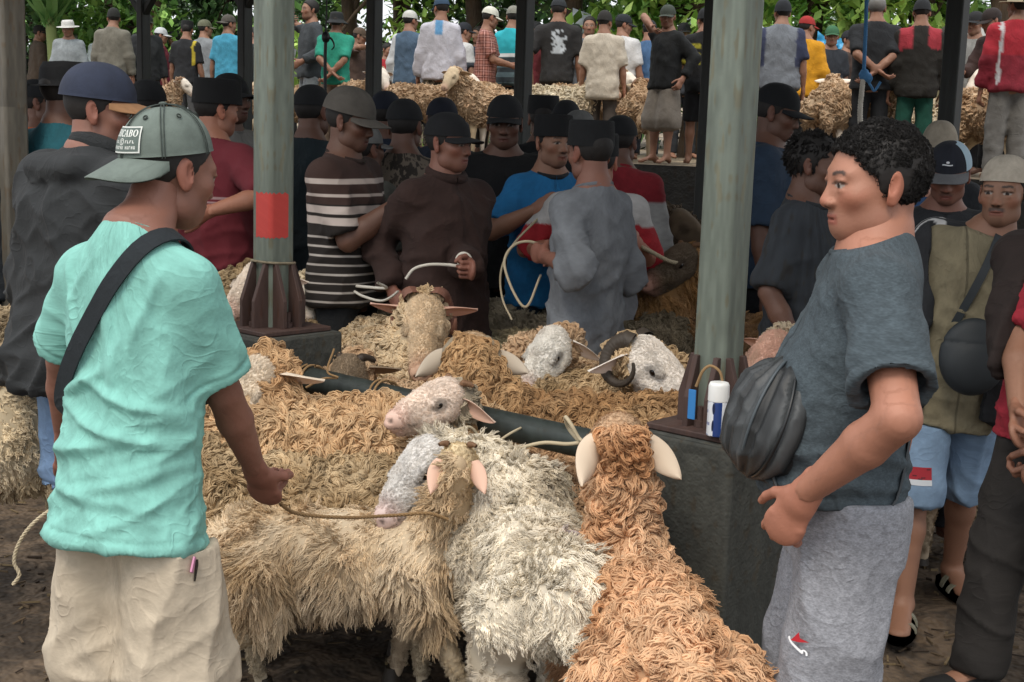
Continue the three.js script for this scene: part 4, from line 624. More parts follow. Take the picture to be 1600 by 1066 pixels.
post('steel_post', SP, 0, PTOP, 3.1, 0.1, M.steel, 'grey green steel post with a red painted patch on concrete block', (o) => {
  plinth(o, 0.165, PTOP + 0.035); gussets(o, PTOP + 0.035, 0.1, 0.055, 0.21);
  // the sprayed red patch: paint a few hundredths of a millimetre thick, on the face towards the lens
  const c = document.createElement('canvas'); c.width = 64; c.height = 128; const x = c.getContext('2d'); x.fillStyle = '#b03a34'; x.fillRect(0, 0, 64, 128); for (let i = 0; i < 500; i++) { x.fillStyle = ['#b13b35', '#ae3933', '#b33d36'][i % 3]; x.fillRect((i * 37) % 64, (i * 53) % 128, 5, 7); }
  const t = new THREE.CanvasTexture(c); t.colorSpace = THREE.SRGBColorSpace; const pm = new THREE.MeshStandardMaterial({ name: 'red_paint', map: t, roughness: 0.7 });
  const path = []; for (let i = 0; i <= 8; i++) path.push([lerp(-0.026, 0.036, i / 8), 0.0507, 0, 1]); for (let i = 1; i < 6; i++) { const q = (i / 6) * Math.PI / 2; path.push([0.036 + 0.0147 * Math.sin(q), 0.036 + 0.0147 * Math.cos(q), Math.sin(q), Math.cos(q)]); } for (let i = 0; i <= 8; i++) path.push([0.0507, lerp(0.036, -0.022, i / 8), 1, 0]);
  const pos = [], uv = [], idx = [], nj = 10, ni = path.length; for (const dd of [0, -0.0006]) path.forEach(([px, pz, nx, nz], i) => { for (let j = 0; j <= nj; j++) { const e = 0.004 * Math.sin(i * 1.9 + 1) * (j === nj ? 1 : j === 0 ? -0.7 : 0), y = 1.145 + 0.145 * (j / nj) + e; pos.push(px + nx * dd, y, pz + nz * dd); uv.push(i / ni, j / nj); } });
  const K = ni * (nj + 1); for (let i = 0; i < ni - 1; i++) for (let j = 0; j < nj; j++) { const q = i * (nj + 1) + j, w = q + nj + 1; idx.push(q, w, q + 1, q + 1, w, w + 1, K + q, K + q + 1, K + w, K + q + 1, K + w + 1, K + w); }
  const g = new THREE.BufferGeometry(); g.setAttribute('position', new THREE.Float32BufferAttribute(pos, 3)); g.setAttribute('uv', new THREE.Float32BufferAttribute(uv, 2)); g.setIndex(idx); g.computeVertexNormals(); tag(mesh('red_paint_patch', g, pm, o), 'red sprayed rectangle');
  const r = []; for (let i = 0; i <= 24; i++) { const a = (i / 24) * Math.PI * 2; r.push(V(Math.cos(a) * 0.06 * (1 + 0.18 * Math.abs(Math.sin(2 * a))), PTOP + 0.262 + 0.004 * Math.sin(a), Math.sin(a) * 0.06 * (1 + 0.18 * Math.abs(Math.sin(2 * a))))); } mesh('tied_cord', tube(r, 0.0045, 60, 6), cloth(0x9a8f78), o);
});
post('steel_post', SP * 2, 0, 0, 3.1, 0.105, std('steel_brown', { color: hex(0x686358), roughness: 0.6, map: tx.streak }), 'brownish steel post at the left edge of the picture');
// the far row: dark against the light, with knee braces under the beam
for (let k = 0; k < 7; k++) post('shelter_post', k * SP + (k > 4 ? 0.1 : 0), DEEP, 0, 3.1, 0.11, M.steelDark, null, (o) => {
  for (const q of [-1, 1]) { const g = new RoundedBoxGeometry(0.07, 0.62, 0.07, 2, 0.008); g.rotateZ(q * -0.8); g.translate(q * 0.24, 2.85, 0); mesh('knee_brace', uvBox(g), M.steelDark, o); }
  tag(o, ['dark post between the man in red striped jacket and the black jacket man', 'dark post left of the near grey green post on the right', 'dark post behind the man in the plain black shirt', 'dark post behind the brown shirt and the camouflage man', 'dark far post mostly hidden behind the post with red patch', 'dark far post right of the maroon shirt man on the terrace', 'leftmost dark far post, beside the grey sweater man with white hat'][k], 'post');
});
{ // beams, roof sheets: out of frame above, but they shade the shelter
  for (const [b, nm] of [[0, 'near'], [DEEP, 'far']]) { const g = new RoundedBoxGeometry(20, 0.14, 0.1, 2, 0.01); g.applyMatrix4(frame(5.2, b, 3.17)); tag(mesh('roof_beam', uvBox(g), M.steelDark), nm === 'near' ? 'dark steel beam above the near row of posts' : 'dark steel beam above the far row of posts', 'beam'); }
  const n = 160, prof = []; for (let i = 0; i <= n; i++) prof.push([(i / n) * 20 - 10, 0.018 * Math.sin(i * Math.PI / 2)]);
  const sh = new THREE.Shape(); prof.forEach(([x, y], i) => (i ? sh.lineTo(x, y) : sh.moveTo(x, y))); prof.reverse().forEach(([x, y]) => sh.lineTo(x, y - 0.004));
  const roof = base('roof'); tag(roof, 'corrugated metal roof over the animal shelter', 'roof');
  for (const q of [0, 1]) { const g = new THREE.ExtrudeGeometry(sh, { depth: DEEP / 2 + 0.55, bevelEnabled: false }); g.rotateX(q ? 0.17 : -0.17); const m = new THREE.Matrix4().copy(frame(5.2, DEEP / 2, 3.78)); if (q) { g.translate(0, 0, 0); } else g.rotateY(Math.PI), g.rotateX(0); g.applyMatrix4(m); mesh('roof_slope', g, M.roof, roof); }
}
// the tie rails between the plinths: pipes with rope ends knotted round them
function rail(a0, a1, y, label) { const p0 = pl(a0, 0, y), p1 = pl(a1, 0, y), g = tube([p0, p0.clone().lerp(p1, 0.33).setY(y - 0.004), p0.clone().lerp(p1, 0.66).setY(y - 0.002), p1], 0.041, 40, 20), o = tag(mesh('tie_rail', uvBox(g), M.rail), label, 'rail'); return o; }
const RY = 0.695;
rail(0.147, SP - 0.168, RY, 'dark pipe rail between the two concrete blocks, sheep tied to it');
rail(SP + 0.168, SP * 2 - 0.05, RY, 'dark pipe rail left of the concrete block with red patch post');


// ------------------------------------------------------------------ the two men in front
const folds = (list, A) => (x, y, z) => { // creases: [x, y, dx, dy, length, width, depth, side] as soft ridges on the cloth (side: 1 front, -1 back, 0 both)
  let s = 0; for (const [cx, cy, ax, ay, len, w, d, sd] of list) { if (sd && sd * z < -0.02) continue; const l = Math.hypot(ax, ay), ux = ax / l, uy = ay / l, px = x - cx, py = y - cy, t = px * ux + py * uy, n = -px * uy + py * ux - 0.15 * t * t * 4; if (Math.abs(t) > len) continue; s += d * Math.exp(-(n * n) / (w * w)) * (1 - (t / len) ** 2); }
  return s + A(x, y, z);
};
// A: the man in the mint shirt, seen from behind
const aFold = folds([
  [-0.02, 0.93, 1, 0.25, 0.16, 0.012, 0.014, -1], [0.04, 0.885, 1, -0.2, 0.14, 0.013, 0.013, -1], [-0.05, 0.99, 1, 0.35, 0.12, 0.011, 0.012, -1], [0.06, 1.0, 1, -0.45, 0.11, 0.012, 0.011, -1], [-0.06, 0.83, 1, -0.35, 0.13, 0.014, 0.012, -1], [0.02, 0.8, 1, 0.1, 0.13, 0.012, 0.01, -1], [0.09, 1.16, 0.35, 1, 0.12, 0.011, 0.01, -1], [-0.09, 1.15, -0.35, 1, 0.13, 0.011, 0.01, -1], [-0.02, 1.12, 0.1, 1, 0.15, 0.015, 0.009, -1], [0.05, 1.22, -0.7, 1, 0.09, 0.01, 0.008, -1], [-0.04, 1.05, -0.2, 1, 0.1, 0.01, 0.009, -1],
], (x, y, z) => foldTop(0.008, 4.2)(x, y, z) + 0.0035 * ridge(noise(x * 14 + y * 8, y * 20, z * 14)) * sstep(1.15, 0.9, y));
const A = person({
  px: 268, top: 160, d: 2.6, yaw: 152, lod: 'near', skin: 1, face: 2, mus: 0.1, goat: 0.1, wide: 0.8, thin: 0.92, shrug: -0.015, lean: 5, neckFwd: 0.07,
  label: 'man in mint green t-shirt with grey cap worn backwards, seen from behind', head: [-16, 8, 0], hat: ['cap', 0x6f7b74, null, true], hatTilt: -0.26, hatG: [crownG(96), brimG(40, { droop: 0.42, len: 0.08, curve: 4 })],
  armR: at(426, 808, 2.77), poleR: [0.55, -0.5, -0.6], handR: 'fist', backR: V(0.3, 0.4, -0.8), armL: at(92, 748, 2.9), poleL: [1, -0.1, -0.35], handL: 'fist',
  top_: [{ c: 0x8bcbbf, hem: 0.755, hemK: 1.14, loose: 0.9, sleeve: 0.8, sw: 0.92, flareS: 1.16, cell: 0.0055, fold: aFold, name: 'shirt' }],
  legs: { c: 0xcdbfa9, len: 1.25, loose: 1.16, flare: 1.25, A: 0.018 },
});
{ // cap patch with its lettering, seams' eyelets, button
  const c = document.createElement('canvas'); c.width = 512; c.height = 320; const x = c.getContext('2d');
  x.fillStyle = '#d5d8d3'; x.fillRect(0, 0, 512, 320); x.fillStyle = '#5f6b66'; x.fillRect(16, 16, 480, 288); x.strokeStyle = '#d5d8d3'; x.fillStyle = '#dfe2dd';
  x.textAlign = 'center'; x.font = 'bold 118px serif'; x.fillText('CHICABO', 256, 128, 450); for (let i = 0; i < 8; i++) { const q = i < 4 ? 70 + i * 32 : 318 + (i - 4) * 34; x.fillRect(q, 174, 9, 34); x.fillRect(q, 174 + (i % 2) * 26, 22, 8); } x.lineWidth = 9; x.beginPath(); x.arc(256, 190, 36, 0, 6.3); x.stroke(); x.font = 'bold 56px serif'; x.fillText('C', 256, 210); for (let i = 0; i < 15; i++) { if (i === 9) continue; const q = 48 + i * 28; x.fillRect(q, 240, 7, 36); x.fillRect(q, 240 + ((i * 7) % 3) * 14, 19, 7); if (i % 3) x.fillRect(q + 13, 240, 6, 36); }
  const t = new THREE.CanvasTexture(c); t.colorSpace = THREE.SRGBColorSpace;
  const pos = [], uv = [], idx = [], n = 20, m = 12; for (let j = 0; j <= m; j++) for (let i = 0; i <= n; i++) { const a = lerp(-0.56, 0.56, i / n), tt = lerp(0.13, 0.68, j / m), cc = Math.pow(Math.cos(tt), 0.85), k = 1.045, xx = Math.sin(a) * 0.087 * cc * k, zz = Math.cos(a) * 0.103 * cc * k; pos.push(xx, 0.03 + 0.106 * Math.sin(tt) - 0.03 * zz, zz - 0.012); uv.push(i / n, j / m); }
  for (let j = 0; j < m; j++) for (let i = 0; i < n; i++) { const a = j * (n + 1) + i; idx.push(a, a + 1, a + n + 1, a + 1, a + n + 2, a + n + 1); }
  const g = new THREE.BufferGeometry(); g.setAttribute('position', new THREE.Float32BufferAttribute(pos, 3)); g.setAttribute('uv', new THREE.Float32BufferAttribute(uv, 2)); g.setIndex(idx); g.computeVertexNormals();
  tag(mesh('patch', g, new THREE.MeshStandardMaterial({ name: 'patch', map: t, roughness: 0.9, bumpMap: tx.weave8, bumpScale: 0.0006 }), A.hat), 'grey patch with white lettering');
  const b = new THREE.SphereGeometry(0.009, 14, 8); b.scale(1, 0.5, 1); b.translate(0, 0.138, -0.012); mesh('button', b, cloth(0x6f7b74), A.hat);
  for (const a of [0.52, -0.52, 1.57, -1.57, 2.62, -2.62]) { const e = new THREE.TorusGeometry(0.0042, 0.0016, 6, 14); const tt = 0.9, cc = Math.pow(Math.cos(tt), 0.85); e.lookAt(V(Math.sin(a), 0.8, Math.cos(a))); e.translate(Math.sin(a) * 0.089 * cc, 0.03 + 0.107 * Math.sin(tt) - 0.03 * Math.cos(a) * 0.103 * cc, Math.cos(a) * 0.105 * cc - 0.012); mesh('eyelet', e, cloth(0x4c5650), A.hat); }
  // stitched seams of the crown and brim
  for (let s = 0; s < 3; s++) for (const o of [-0.03, 0.03]) { const pts = []; for (let i = 0; i <= 24; i++) { const q = (i / 24) * Math.PI, up = q < Math.PI / 2, tt = up ? q : Math.PI - q, a = (up ? s * Math.PI / 3 : s * Math.PI / 3 + Math.PI) + (up ? o : -o) / Math.max(0.25, Math.cos(tt)), cc = Math.pow(Math.max(0, Math.cos(tt)), 0.85) * 1.022; pts.push(V(Math.sin(a) * 0.087 * cc, 0.0305 + 0.1065 * Math.sin(tt) - 0.03 * Math.cos(a) * 0.103 * cc, Math.cos(a) * 0.103 * cc - 0.012)); } mesh('seam', tube(pts, 0.0012, 40, 5), cloth(0x59645e), A.hat); }
}
{ // strap of a bag carried in front, over the right shoulder
  const F = A.tops[0].F, s = A.s, c = A.up([0.05, 1.17, 0.0]), e1 = V(-0.62, 1, 0.12).normalize(), e2 = V(0, 0, -1); const pts = strapLoop(F, c, e1, e2, -0.6, Math.PI + 0.75, 60, 0.015), across = pts.map((p, i) => { const a = pts[Math.max(0, i - 1)], b = pts[Math.min(60, i + 1)]; return V().crossVectors(b.clone().sub(a), p.clone().sub(c)).normalize(); });
  mesh('bag_strap', ribbon(pts, across, 0.037, 0.004), cloth(0x1d2429), A.root);
  const q = ell(V(-0.0, 1.0, 0.17), 0.1, 0.07, 0.04), bag = sdf([[q]], 0.01).geometry(); mesh('bag', uvBox(bag), cloth(0x1d2429), A.root);
  // a pocket slit at the right hip with a pink scrap sticking out
  const sc = new RoundedBoxGeometry(0.014, 0.03, 0.004, 1, 0.001); const o = mesh('pocket_scrap', sc, std('pink', { color: 0xc88aa8, roughness: 0.8 }), A.root), FL = A.legsField; const d = V(-1, 0, -0.12).normalize(); let r = 0.3, y = 0.735 * s; while (r > 0.05 && FL.at(d.x * r, y, d.z * r) > 0) r -= 0.002; o.position.set(d.x * (r + 0.008), y, d.z * (r + 0.008)); o.rotation.set(0.2, 2.0, 0.3);
  const sl = []; for (let i = 0; i <= 8; i++) { const yy = (0.765 - i * 0.011) * s, dd = V(-1, 0, -0.04 - i * 0.01).normalize(); let k = 0.3; while (k > 0.05 && FL.at(dd.x * k, yy, dd.z * k) > 0) k -= 0.002; sl.push(V(dd.x * (k + 0.006), yy, dd.z * (k + 0.006))); } mesh('pocket_edge', tube(sl.slice(2, 7), 0.0035, 20, 6, 0.002), cloth(0x3c352d), A.root);
}
// B: the stout man in charcoal, seen from his left side
const bRows = [[0.84, 0.16, 0.112, 0.012], [0.92, 0.165, 0.12, 0.02], [1.0, 0.17, 0.137, 0.038], [1.08, 0.172, 0.148, 0.048], [1.16, 0.172, 0.13, 0.024], [1.24, 0.17, 0.11, 0.0], [1.31, 0.165, 0.098, -0.014], [1.36, 0.142, 0.088, -0.02], [1.4, 0.092, 0.078, -0.018], [1.43, 0.072, 0.068, -0.012]];
const bFold = folds([[0.1, 0.93, 1, 0.4, 0.14, 0.012, 0.01, 0], [0.1, 1.0, 1, 0.7, 0.1, 0.011, 0.008, 0], [0.08, 0.88, 1, 0.15, 0.15, 0.012, 0.008, 0]], (x, y, z) => foldTop(0.008, 8.1)(x, y, z) + 0.003 * ridge(noise(x * 14 + y * 8, y * 20, z * 14)));
const B = person({
  px: 1374, top: 168, d: 2.45, yaw: -97, lod: 'near', skin: 2, face: 1, mus: 0.12, goat: 0.05, H: 1.56, headY: 1.515, neckK: 1.05, thin: 0.98, neckFwd: -0.02, shF: 0.0,
  label: 'stout man in charcoal t-shirt and grey sweat shorts facing left', head: [14, 3], headScale: 1.0, hairT: 0.006, strands: { kind: 'curl', n: 6500, s: 0.36 },
  armL: at(1264, 766, 2.24), poleL: [1.0, -0.2, -0.4], handL: 'ease', wristL: V(0, -0.45, 0), backL: V(0.3, 0.3, 0.2), armR: [0.24, 0.84, -0.12], handR: 'relax',
  top_: [{ rows: bRows, m: std('heather_tee', { color: hex(0x4c585f), roughness: 0.95, map: tx.heather, bumpMap: tx.wrinkle, bumpScale: 0.003 }), c: 0x4c585f, hem: 0.9, sleeve: 0.78, sw: 1.0, flareS: 1.14, cell: 0.0055, fold: bFold, name: 'shirt' }],
  legs: { m: std('heather_sweat', { color: hex(0x9fa1a8), roughness: 0.95, map: tx.heather, bumpMap: tx.wrinkle, bumpScale: 0.0035 }), c: 1, len: 1.42, loose: 1.14, flare: 1.22, A: 0.015 },
});
{ // his black bag worn over the belly, its strap up over the chest and down the back
  const s = B.s, F = B.tops[0].F, m = std('bag_black', { color: hex(0x2a3034), roughness: 0.6, bumpMap: tx.weave8, bumpScale: 0.0003 });
  const c = at(1203, 650, 2.43).applyMatrix4(B.inv), q = new THREE.Quaternion().setFromEuler(new THREE.Euler(-0.3, 0.3, 0)), qi = q.clone().invert(), v = V();
  const L = [[ell(c, 0.135, 0.118, 0.074, q)], [ell(c.clone().add(V(0, -0.05, -0.005).applyQuaternion(q)), 0.11, 0.068, 0.068, q), 0.03], [cone(c.clone().add(V(0.06, 0.08, 0).applyQuaternion(q)), c.clone().add(V(0.1, 0.14, -0.05).applyQuaternion(q)), 0.03, 0.012), 0.03]];
  const g = warp(sdf(L, 0.0058).geometry(), (x, y, z) => { v.set(x - c.x, y - c.y, z - c.z).applyQuaternion(qi); const th = Math.atan2(v.z, v.x), q2 = ((th + 6.4) % 0.4) - 0.2, r = Math.hypot(v.x, v.z); return -0.009 * Math.exp(-((q2 * r / 0.007) ** 2)) * sstep(0.02, 0.05, r) + 0.005 * ridge(noise(x * 9, y * 14, z * 14)) - 0.003; });
  paint(g, (x, y, z) => { v.set(x - c.x, y - c.y, z - c.z).applyQuaternion(qi); const th = Math.atan2(v.z, v.x), k = lerp(0.022, 0.058, sstep(-0.15, 0.5, Math.sin(th * Math.PI / 0.4 + 0.4))); return [k * 0.9, k, k * 1.06]; });
  const o = mesh('belly_bag', uvBox(g), std('bag_panels', { vertexColors: true, roughness: 0.55, bumpMap: tx.weave8, bumpScale: 0.0003 }), B.root);
  const arc = (th) => { const p = []; for (let i = 0; i <= 30; i++) { const a = lerp(-1.2, 1.25, i / 30), d = V(Math.cos(th) * 0.136 * Math.cos(a), 0.119 * Math.sin(a), Math.sin(th) * 0.076 * Math.cos(a)).applyQuaternion(q).add(c); p.push(d); } return p; };
  mesh('zip', tube(arc(0.35), 0.0035, 50, 6), std('zip', { color: 0x15181a, roughness: 0.4 }), o); mesh('piping', tube(arc(1.0), 0.003, 50, 6), std('piping', { color: 0x454d52, roughness: 0.5 }), o);
  const cc = V(0.0, 1.17 * s, 0.03), e1 = V(-0.5, 1, 0).normalize(), e2 = V(0, 0, -1), pts = strapLoop(F, cc, e1, e2, 0.25, 3.6, 70, 0.014), ac = pts.map((p, i) => V().crossVectors(pts[Math.min(70, i + 1)].clone().sub(pts[Math.max(0, i - 1)]), p.clone().sub(cc)).normalize());
  mesh('strap', ribbon(pts, ac, 0.032, 0.004), m, B.root);
  // small logo print on the shorts' leg
  const cv = document.createElement('canvas'); cv.width = 128; cv.height = 128; const x = cv.getContext('2d'); x.clearRect(0, 0, 128, 128); x.fillStyle = '#b3202c'; x.beginPath(); x.moveTo(20, 70); x.lineTo(58, 8); x.lineTo(66, 40); x.lineTo(112, 46); x.lineTo(64, 62); x.closePath(); x.fill(); x.strokeStyle = '#eceef0'; x.lineWidth = 13; x.lineCap = 'round'; x.beginPath(); x.moveTo(10, 58); x.bezierCurveTo(14, 84, 50, 92, 84, 112); x.stroke(); x.lineWidth = 9; x.beginPath(); x.moveTo(82, 112); x.bezierCurveTo(84, 92, 104, 92, 106, 118); x.stroke();
  const t = new THREE.CanvasTexture(cv); t.colorSpace = THREE.SRGBColorSpace; const FL = B.legsField, pos = [], uv = [], idx = []; for (let j = 0; j <= 6; j++) for (let i = 0; i <= 6; i++) { const y = (0.655 - 0.045 * (j / 6)) * s, a = lerp(0.45, 1.0, i / 6), d = V(Math.cos(a), 0, Math.sin(a)), o0 = V(0.09, 0, 0.02); let r = 0.25; while (r > 0.03 && FL.at(o0.x + d.x * r, y, o0.z + d.z * r) > 0) r -= 0.0015; pos.push(o0.x + d.x * (r + 0.009), y, o0.z + d.z * (r + 0.009)); uv.push(1 - i / 6, 1 - j / 6); }
  for (let j = 0; j < 6; j++) for (let i = 0; i < 6; i++) { const a = j * 7 + i; idx.push(a, a + 7, a + 1, a + 1, a + 7, a + 8); } const lg = new THREE.BufferGeometry(); lg.setAttribute('position', new THREE.Float32BufferAttribute(pos, 3)); lg.setAttribute('uv', new THREE.Float32BufferAttribute(uv, 2)); lg.setIndex(idx); lg.computeVertexNormals(); mesh('logo_print', lg, new THREE.MeshStandardMaterial({ name: 'logo', map: t, alphaTest: 0.4, transparent: false, roughness: 0.9 }), B.legs);
}
// C: the man in the dark jacket at the left
const C = person({
  px: 158, top: 96, d: 3.8, yaw: 138, lod: 'near', skin: 1, face: 0, mus: 0.2, label: 'man in dark hooded jacket and denim shorts with navy cap, left edge', lean: 6, wide: 1.3,
  head: [-40, 2], hat: ['cap', 0x2c3448, 0x9b7350], hatS: 1.06, shoes: ['sandal', 0x2a211d, 0x3a2a26], footR: [0.1, 0.05],
  top_: [{ kind: 'jacket', c: 0x272a2c, hem: 0.74, loose: 1.38, sleeve: 1.95, sw: 1.5, A: 0.022, neckY: 1.44, collar: 0x25282a, collarT: 0.03, collarD: 0.012, extra: (F, R) => { F.add(flat(R.up([-0.1, 1.36, -0.1]), R.up([0.1, 1.36, -0.1]), 0.055 * R.s, 0.055 * R.s, V(0, 1, 0), 0.8), 0.03); } }],
  legs: { c: 0x7c9ac0, len: 1.05, loose: 1.1, flare: 1.2, A: 0.014 },
});

// ------------------------------------------------------------------ the crowd under the shelter
const mid = (o) => person({ lod: 'mid', group: undefined, ...o });
const BK = 0x16191c, CAPS = { black: ['cap', 0x14171b] };
const rowTex = (f) => { const c = document.createElement('canvas'); c.width = 8; c.height = 512; const x = c.getContext('2d'); for (let i = 0; i < 512; i++) { x.fillStyle = f(1.6 * (1 - i / 512)); x.fillRect(0, i, 8, 1); } const t = new THREE.CanvasTexture(c); t.colorSpace = THREE.SRGBColorSpace; t.wrapS = t.wrapT = THREE.RepeatWrapping; t.repeat.set(1, 1 / 1.6); return t; };
const stripeM = (key, f) => std(key, { map: rowTex(f), roughness: 0.92, bumpMap: tx.weave8, bumpScale: 0.0006 });
const camoTex = (pal, seed) => { const t = dataTex(128, (u, v) => { const n = Math.floor(clamp(0.5 * N8(u, v + seed) + 0.35 * N24(u, v) + 0.15 * N64(u, v)) * 1.35 * pal.length - 0.15 * pal.length), c = hex(pal[clamp(n, 0, pal.length - 1)]).convertLinearToSRGB(); return [c.r, c.g, c.b]; }, true); t.repeat.set(2, 2); return t; };
const camoM = (key, pal, sd) => std(key, { map: camoTex(pal, sd), roughness: 0.92 });
const plaidM = std('plaid', { map: (() => { const t = dataTex(128, (u, v) => { const a = Math.sin(u * 6.283 * 4) > 0.35 ? 1 : 0, b = Math.sin(v * 6.283 * 4) > 0.35 ? 1 : 0, w = (Math.abs(((u * 4) % 1) - 0.75) < 0.05 || Math.abs(((v * 4) % 1) - 0.75) < 0.05) ? 0.3 : 0; return [0.42 + 0.12 * (a + b) + w, 0.25 + 0.1 * (a + b) + w, 0.22 + 0.09 * (a + b) + w]; }, true); t.repeat.set(4, 4); return t; })(), roughness: 0.92 });
const blk = hex(BK), rgb = (c) => { const k = hex(c); return [k.r, k.g, k.b]; };

mid({ px: 548, top: 138, d: 5.4, yaw: 68, skin: 3, label: 'man in brown and white striped polo and brown hat, beside red-patched post', hat: ['cap', 0x5a5650], hatTilt: 0.02, hatS: 1.1, head: [8, 10], wide: 1.08, mus: 0.4, armR: at(622, 318, 5.25), poleR: [0.4, -0.8, -0.4], handR: 'hold', thin: 1.1,
  top_: [{ hem: 0.8, loose: 1.1, sleeve: 0.9, sw: 1.1, collar: 0x3a2a25, name: 'shirt', m: stripeM('polo_stripes', (y) => { for (const [c, w] of [[1.3, 0.012], [1.245, 0.007], [1.19, 0.016], [1.145, 0.015]]) if (Math.abs(y - c) < w) return '#b9ada6'; if (y < 1.11 && (y % 0.037) < 0.0085) return '#a8a29c'; return y > 1.21 ? '#3a2823' : '#1d1815'; }) }], legs: { c: 0x14181d } });
mid({ px: 703, top: 173, d: 5.25, yaw: 38, skin: 1, label: 'man in dark brown zip jacket and black cap holding a white rope', hat: ['cap', 0x14161a], head: [22, 2], wide: 1.08, mus: 0.25, armL: at(733, 415, 5.0), poleL: [0.1, -0.7, -0.7], handL: 'fist', armR: at(612, 452, 5.15), poleR: [0.1, -0.3, -0.9], handR: 'fist',
  top_: [{ kind: 'jacket', c: 0x3a2722, hem: 0.72, loose: 1.08, sleeve: 1.92, sw: 1.02, collar: 0x3a2722, collarT: 0.022, neckY: 1.42, A: 0.018 }], legs: { c: 0x15181b } });
mid({ px: 790, top: 146, d: 6.2, yaw: 8, skin: 3, label: 'man in plain black shirt and black cap behind the brown jacket', hat: CAPS.black, head: [-10, 6], wide: 1.15, top_: [{ c: 0x101113, hem: 0.78, loose: 1.15, sleeve: 0.9, sw: 1.15 }], legs: { c: 0x15171a } });
mid({ px: 866, top: 176, d: 5.9, yaw: 20, skin: 0, label: 'man in blue polo with black round cap and dark cross strap', hat: ['peci', 0x0f1114], head: [12, 2], mus: 0.4, goat: 0.2, armR: at(835, 328, 5.6), poleR: [0.7, -0.7, -0.2], handR: 'hold', top_: [{ c: 0x1f74ad, hem: 0.78, loose: 1.06, sleeve: 0.85, collar: 0x20262c, name: 'shirt' }], legs: { c: 0x1d3040 } });
const shirtGrey = mid({ px: 925, top: 184, d: 4.9, yaw: 222, skin: 1, label: 'man in long grey shirt seen from behind, black round cap', hat: ['peci', 0x131619], head: [-12, 2], wide: 0.92, armL: at(855, 402, 4.85), poleL: [0.3, -0.9, -0.5], handL: 'fist', armR: at(900, 410, 5.15), poleR: [0.3, -0.9, -0.3],
  top_: [{ c: 0x7a7f85, hem: 0.62, loose: 0.96, sleeve: 1.35, sw: 1.0, collar: 0x7a7f85, collarT: 0.015, A: 0.017, hemK: 1.06, name: 'shirt' }], legs: { c: 0x33383a } });
mid({ px: 938, top: 205, d: 5.5, yaw: 176, skin: 2, label: 'man in red and white raglan shirt behind the grey shirt', hat: ['peci', 0x131619], wide: 1.08, armR: at(1000, 385, 5.35), poleR: [0.3, -1, -0.3], handR: 'fist', armL: at(868, 385, 5.4), poleL: [0.3, -1, -0.3],
  top_: [{ hem: 0.78, loose: 1.05, sleeve: 0.95, sw: 1.1, name: 'shirt', c: 0xb02832, paint: (x, y) => (y > 1.26 - 0.12 * Math.max(0, Math.abs(x) - 0.16) && Math.abs(x) > 0.1 ? rgb(0xc8c6c4) : Math.abs(x) > 0.15 && y > 1.02 ? rgb(0xb02832) : rgb(0x8d8f94)) }], legs: { c: 0x1c1f24 } });
mid({ px: 972, top: 178, d: 6.4, yaw: 160, skin: 3, label: 'man in red collar top with white scarf behind the grey shirt', hat: CAPS.black, wide: 1.1, top_: [{ hem: 0.75, loose: 1.1, sleeve: 1.9, name: 'jacket', collar: 0xa02832, paint: (x, y) => (y > 1.25 ? rgb(0x932630) : x < -0.06 ? rgb(0xb4b4b2) : rgb(0x17191c)) }], legs: { c: 0x17191c } });
mid({ px: 908, top: 170, d: 7.0, yaw: 150, skin: 1, label: 'man in light grey cap behind the blue polo man', hat: ['cap', 0x6b6d6c], top_: [{ c: 0x1b1e22, hem: 0.78 }], legs: { c: 0x1a1d20 } });
mid({ px: 634, top: 152, d: 6.2, yaw: 165, skin: 3, label: 'man in brown camouflage shirt behind the brown jacket', hat: CAPS.black, wide: 1.1, top_: [{ m: camoM('camo_brown', [0x4d443b, 0x2f2a25, 0x6b6156, 0x3c352e], 0.2), c: 1, hem: 0.76, loose: 1.15, sleeve: 1.0, noCollar: true }], legs: { c: 0x2a2622 } });
mid({ px: 572, top: 190, d: 6.0, yaw: 140, skin: 3, label: 'man in dull grey shirt and grey cap behind the striped polo', hat: ['cap', 0x777876], top_: [{ c: 0x555650, hem: 0.76, loose: 1.12, sleeve: 1.0 }], legs: { c: 0x202225 } });
mid({ px: 692, top: 150, d: 7.2, yaw: 175, skin: 3, label: 'man in dark navy cap and navy top, deep in shade left of black shirt', hat: ['cap', 0x151b2a], top_: [{ c: 0x1c2433, hem: 0.76 }], legs: { c: 0x15181c } });
mid({ px: 604, top: 140, d: 7.4, yaw: 170, skin: 3, label: 'man in dark blue top and cap beside the dark far post', hat: ['cap', 0x141c2c], top_: [{ c: 0x1d2a3c, hem: 0.76 }], legs: { c: 0x15181c } });
mid({ px: 490, top: 130, d: 6.6, yaw: 150, skin: 3, label: 'man in black cap and dark teal top right of the red-patched post', hat: CAPS.black, top_: [{ c: 0x14242a, hem: 0.76, loose: 1.1 }], legs: { c: 0x15181c } });
mid({ px: 850, top: 146, d: 7.6, yaw: 180, skin: 3, label: 'man seen only by his black round cap behind the blue polo', hat: ['peci', 0x111418], top_: [{ c: 0x17191c, hem: 0.76 }], legs: { c: 0x15181c } });
mid({ px: 886, top: 156, d: 7.3, yaw: 175, skin: 3, label: 'man with dark beanie between blue polo and grey shirt men', hat: ['beanie', 0x181b20], top_: [{ c: 0x1a1c20, hem: 0.76 }], legs: { c: 0x15181c } });
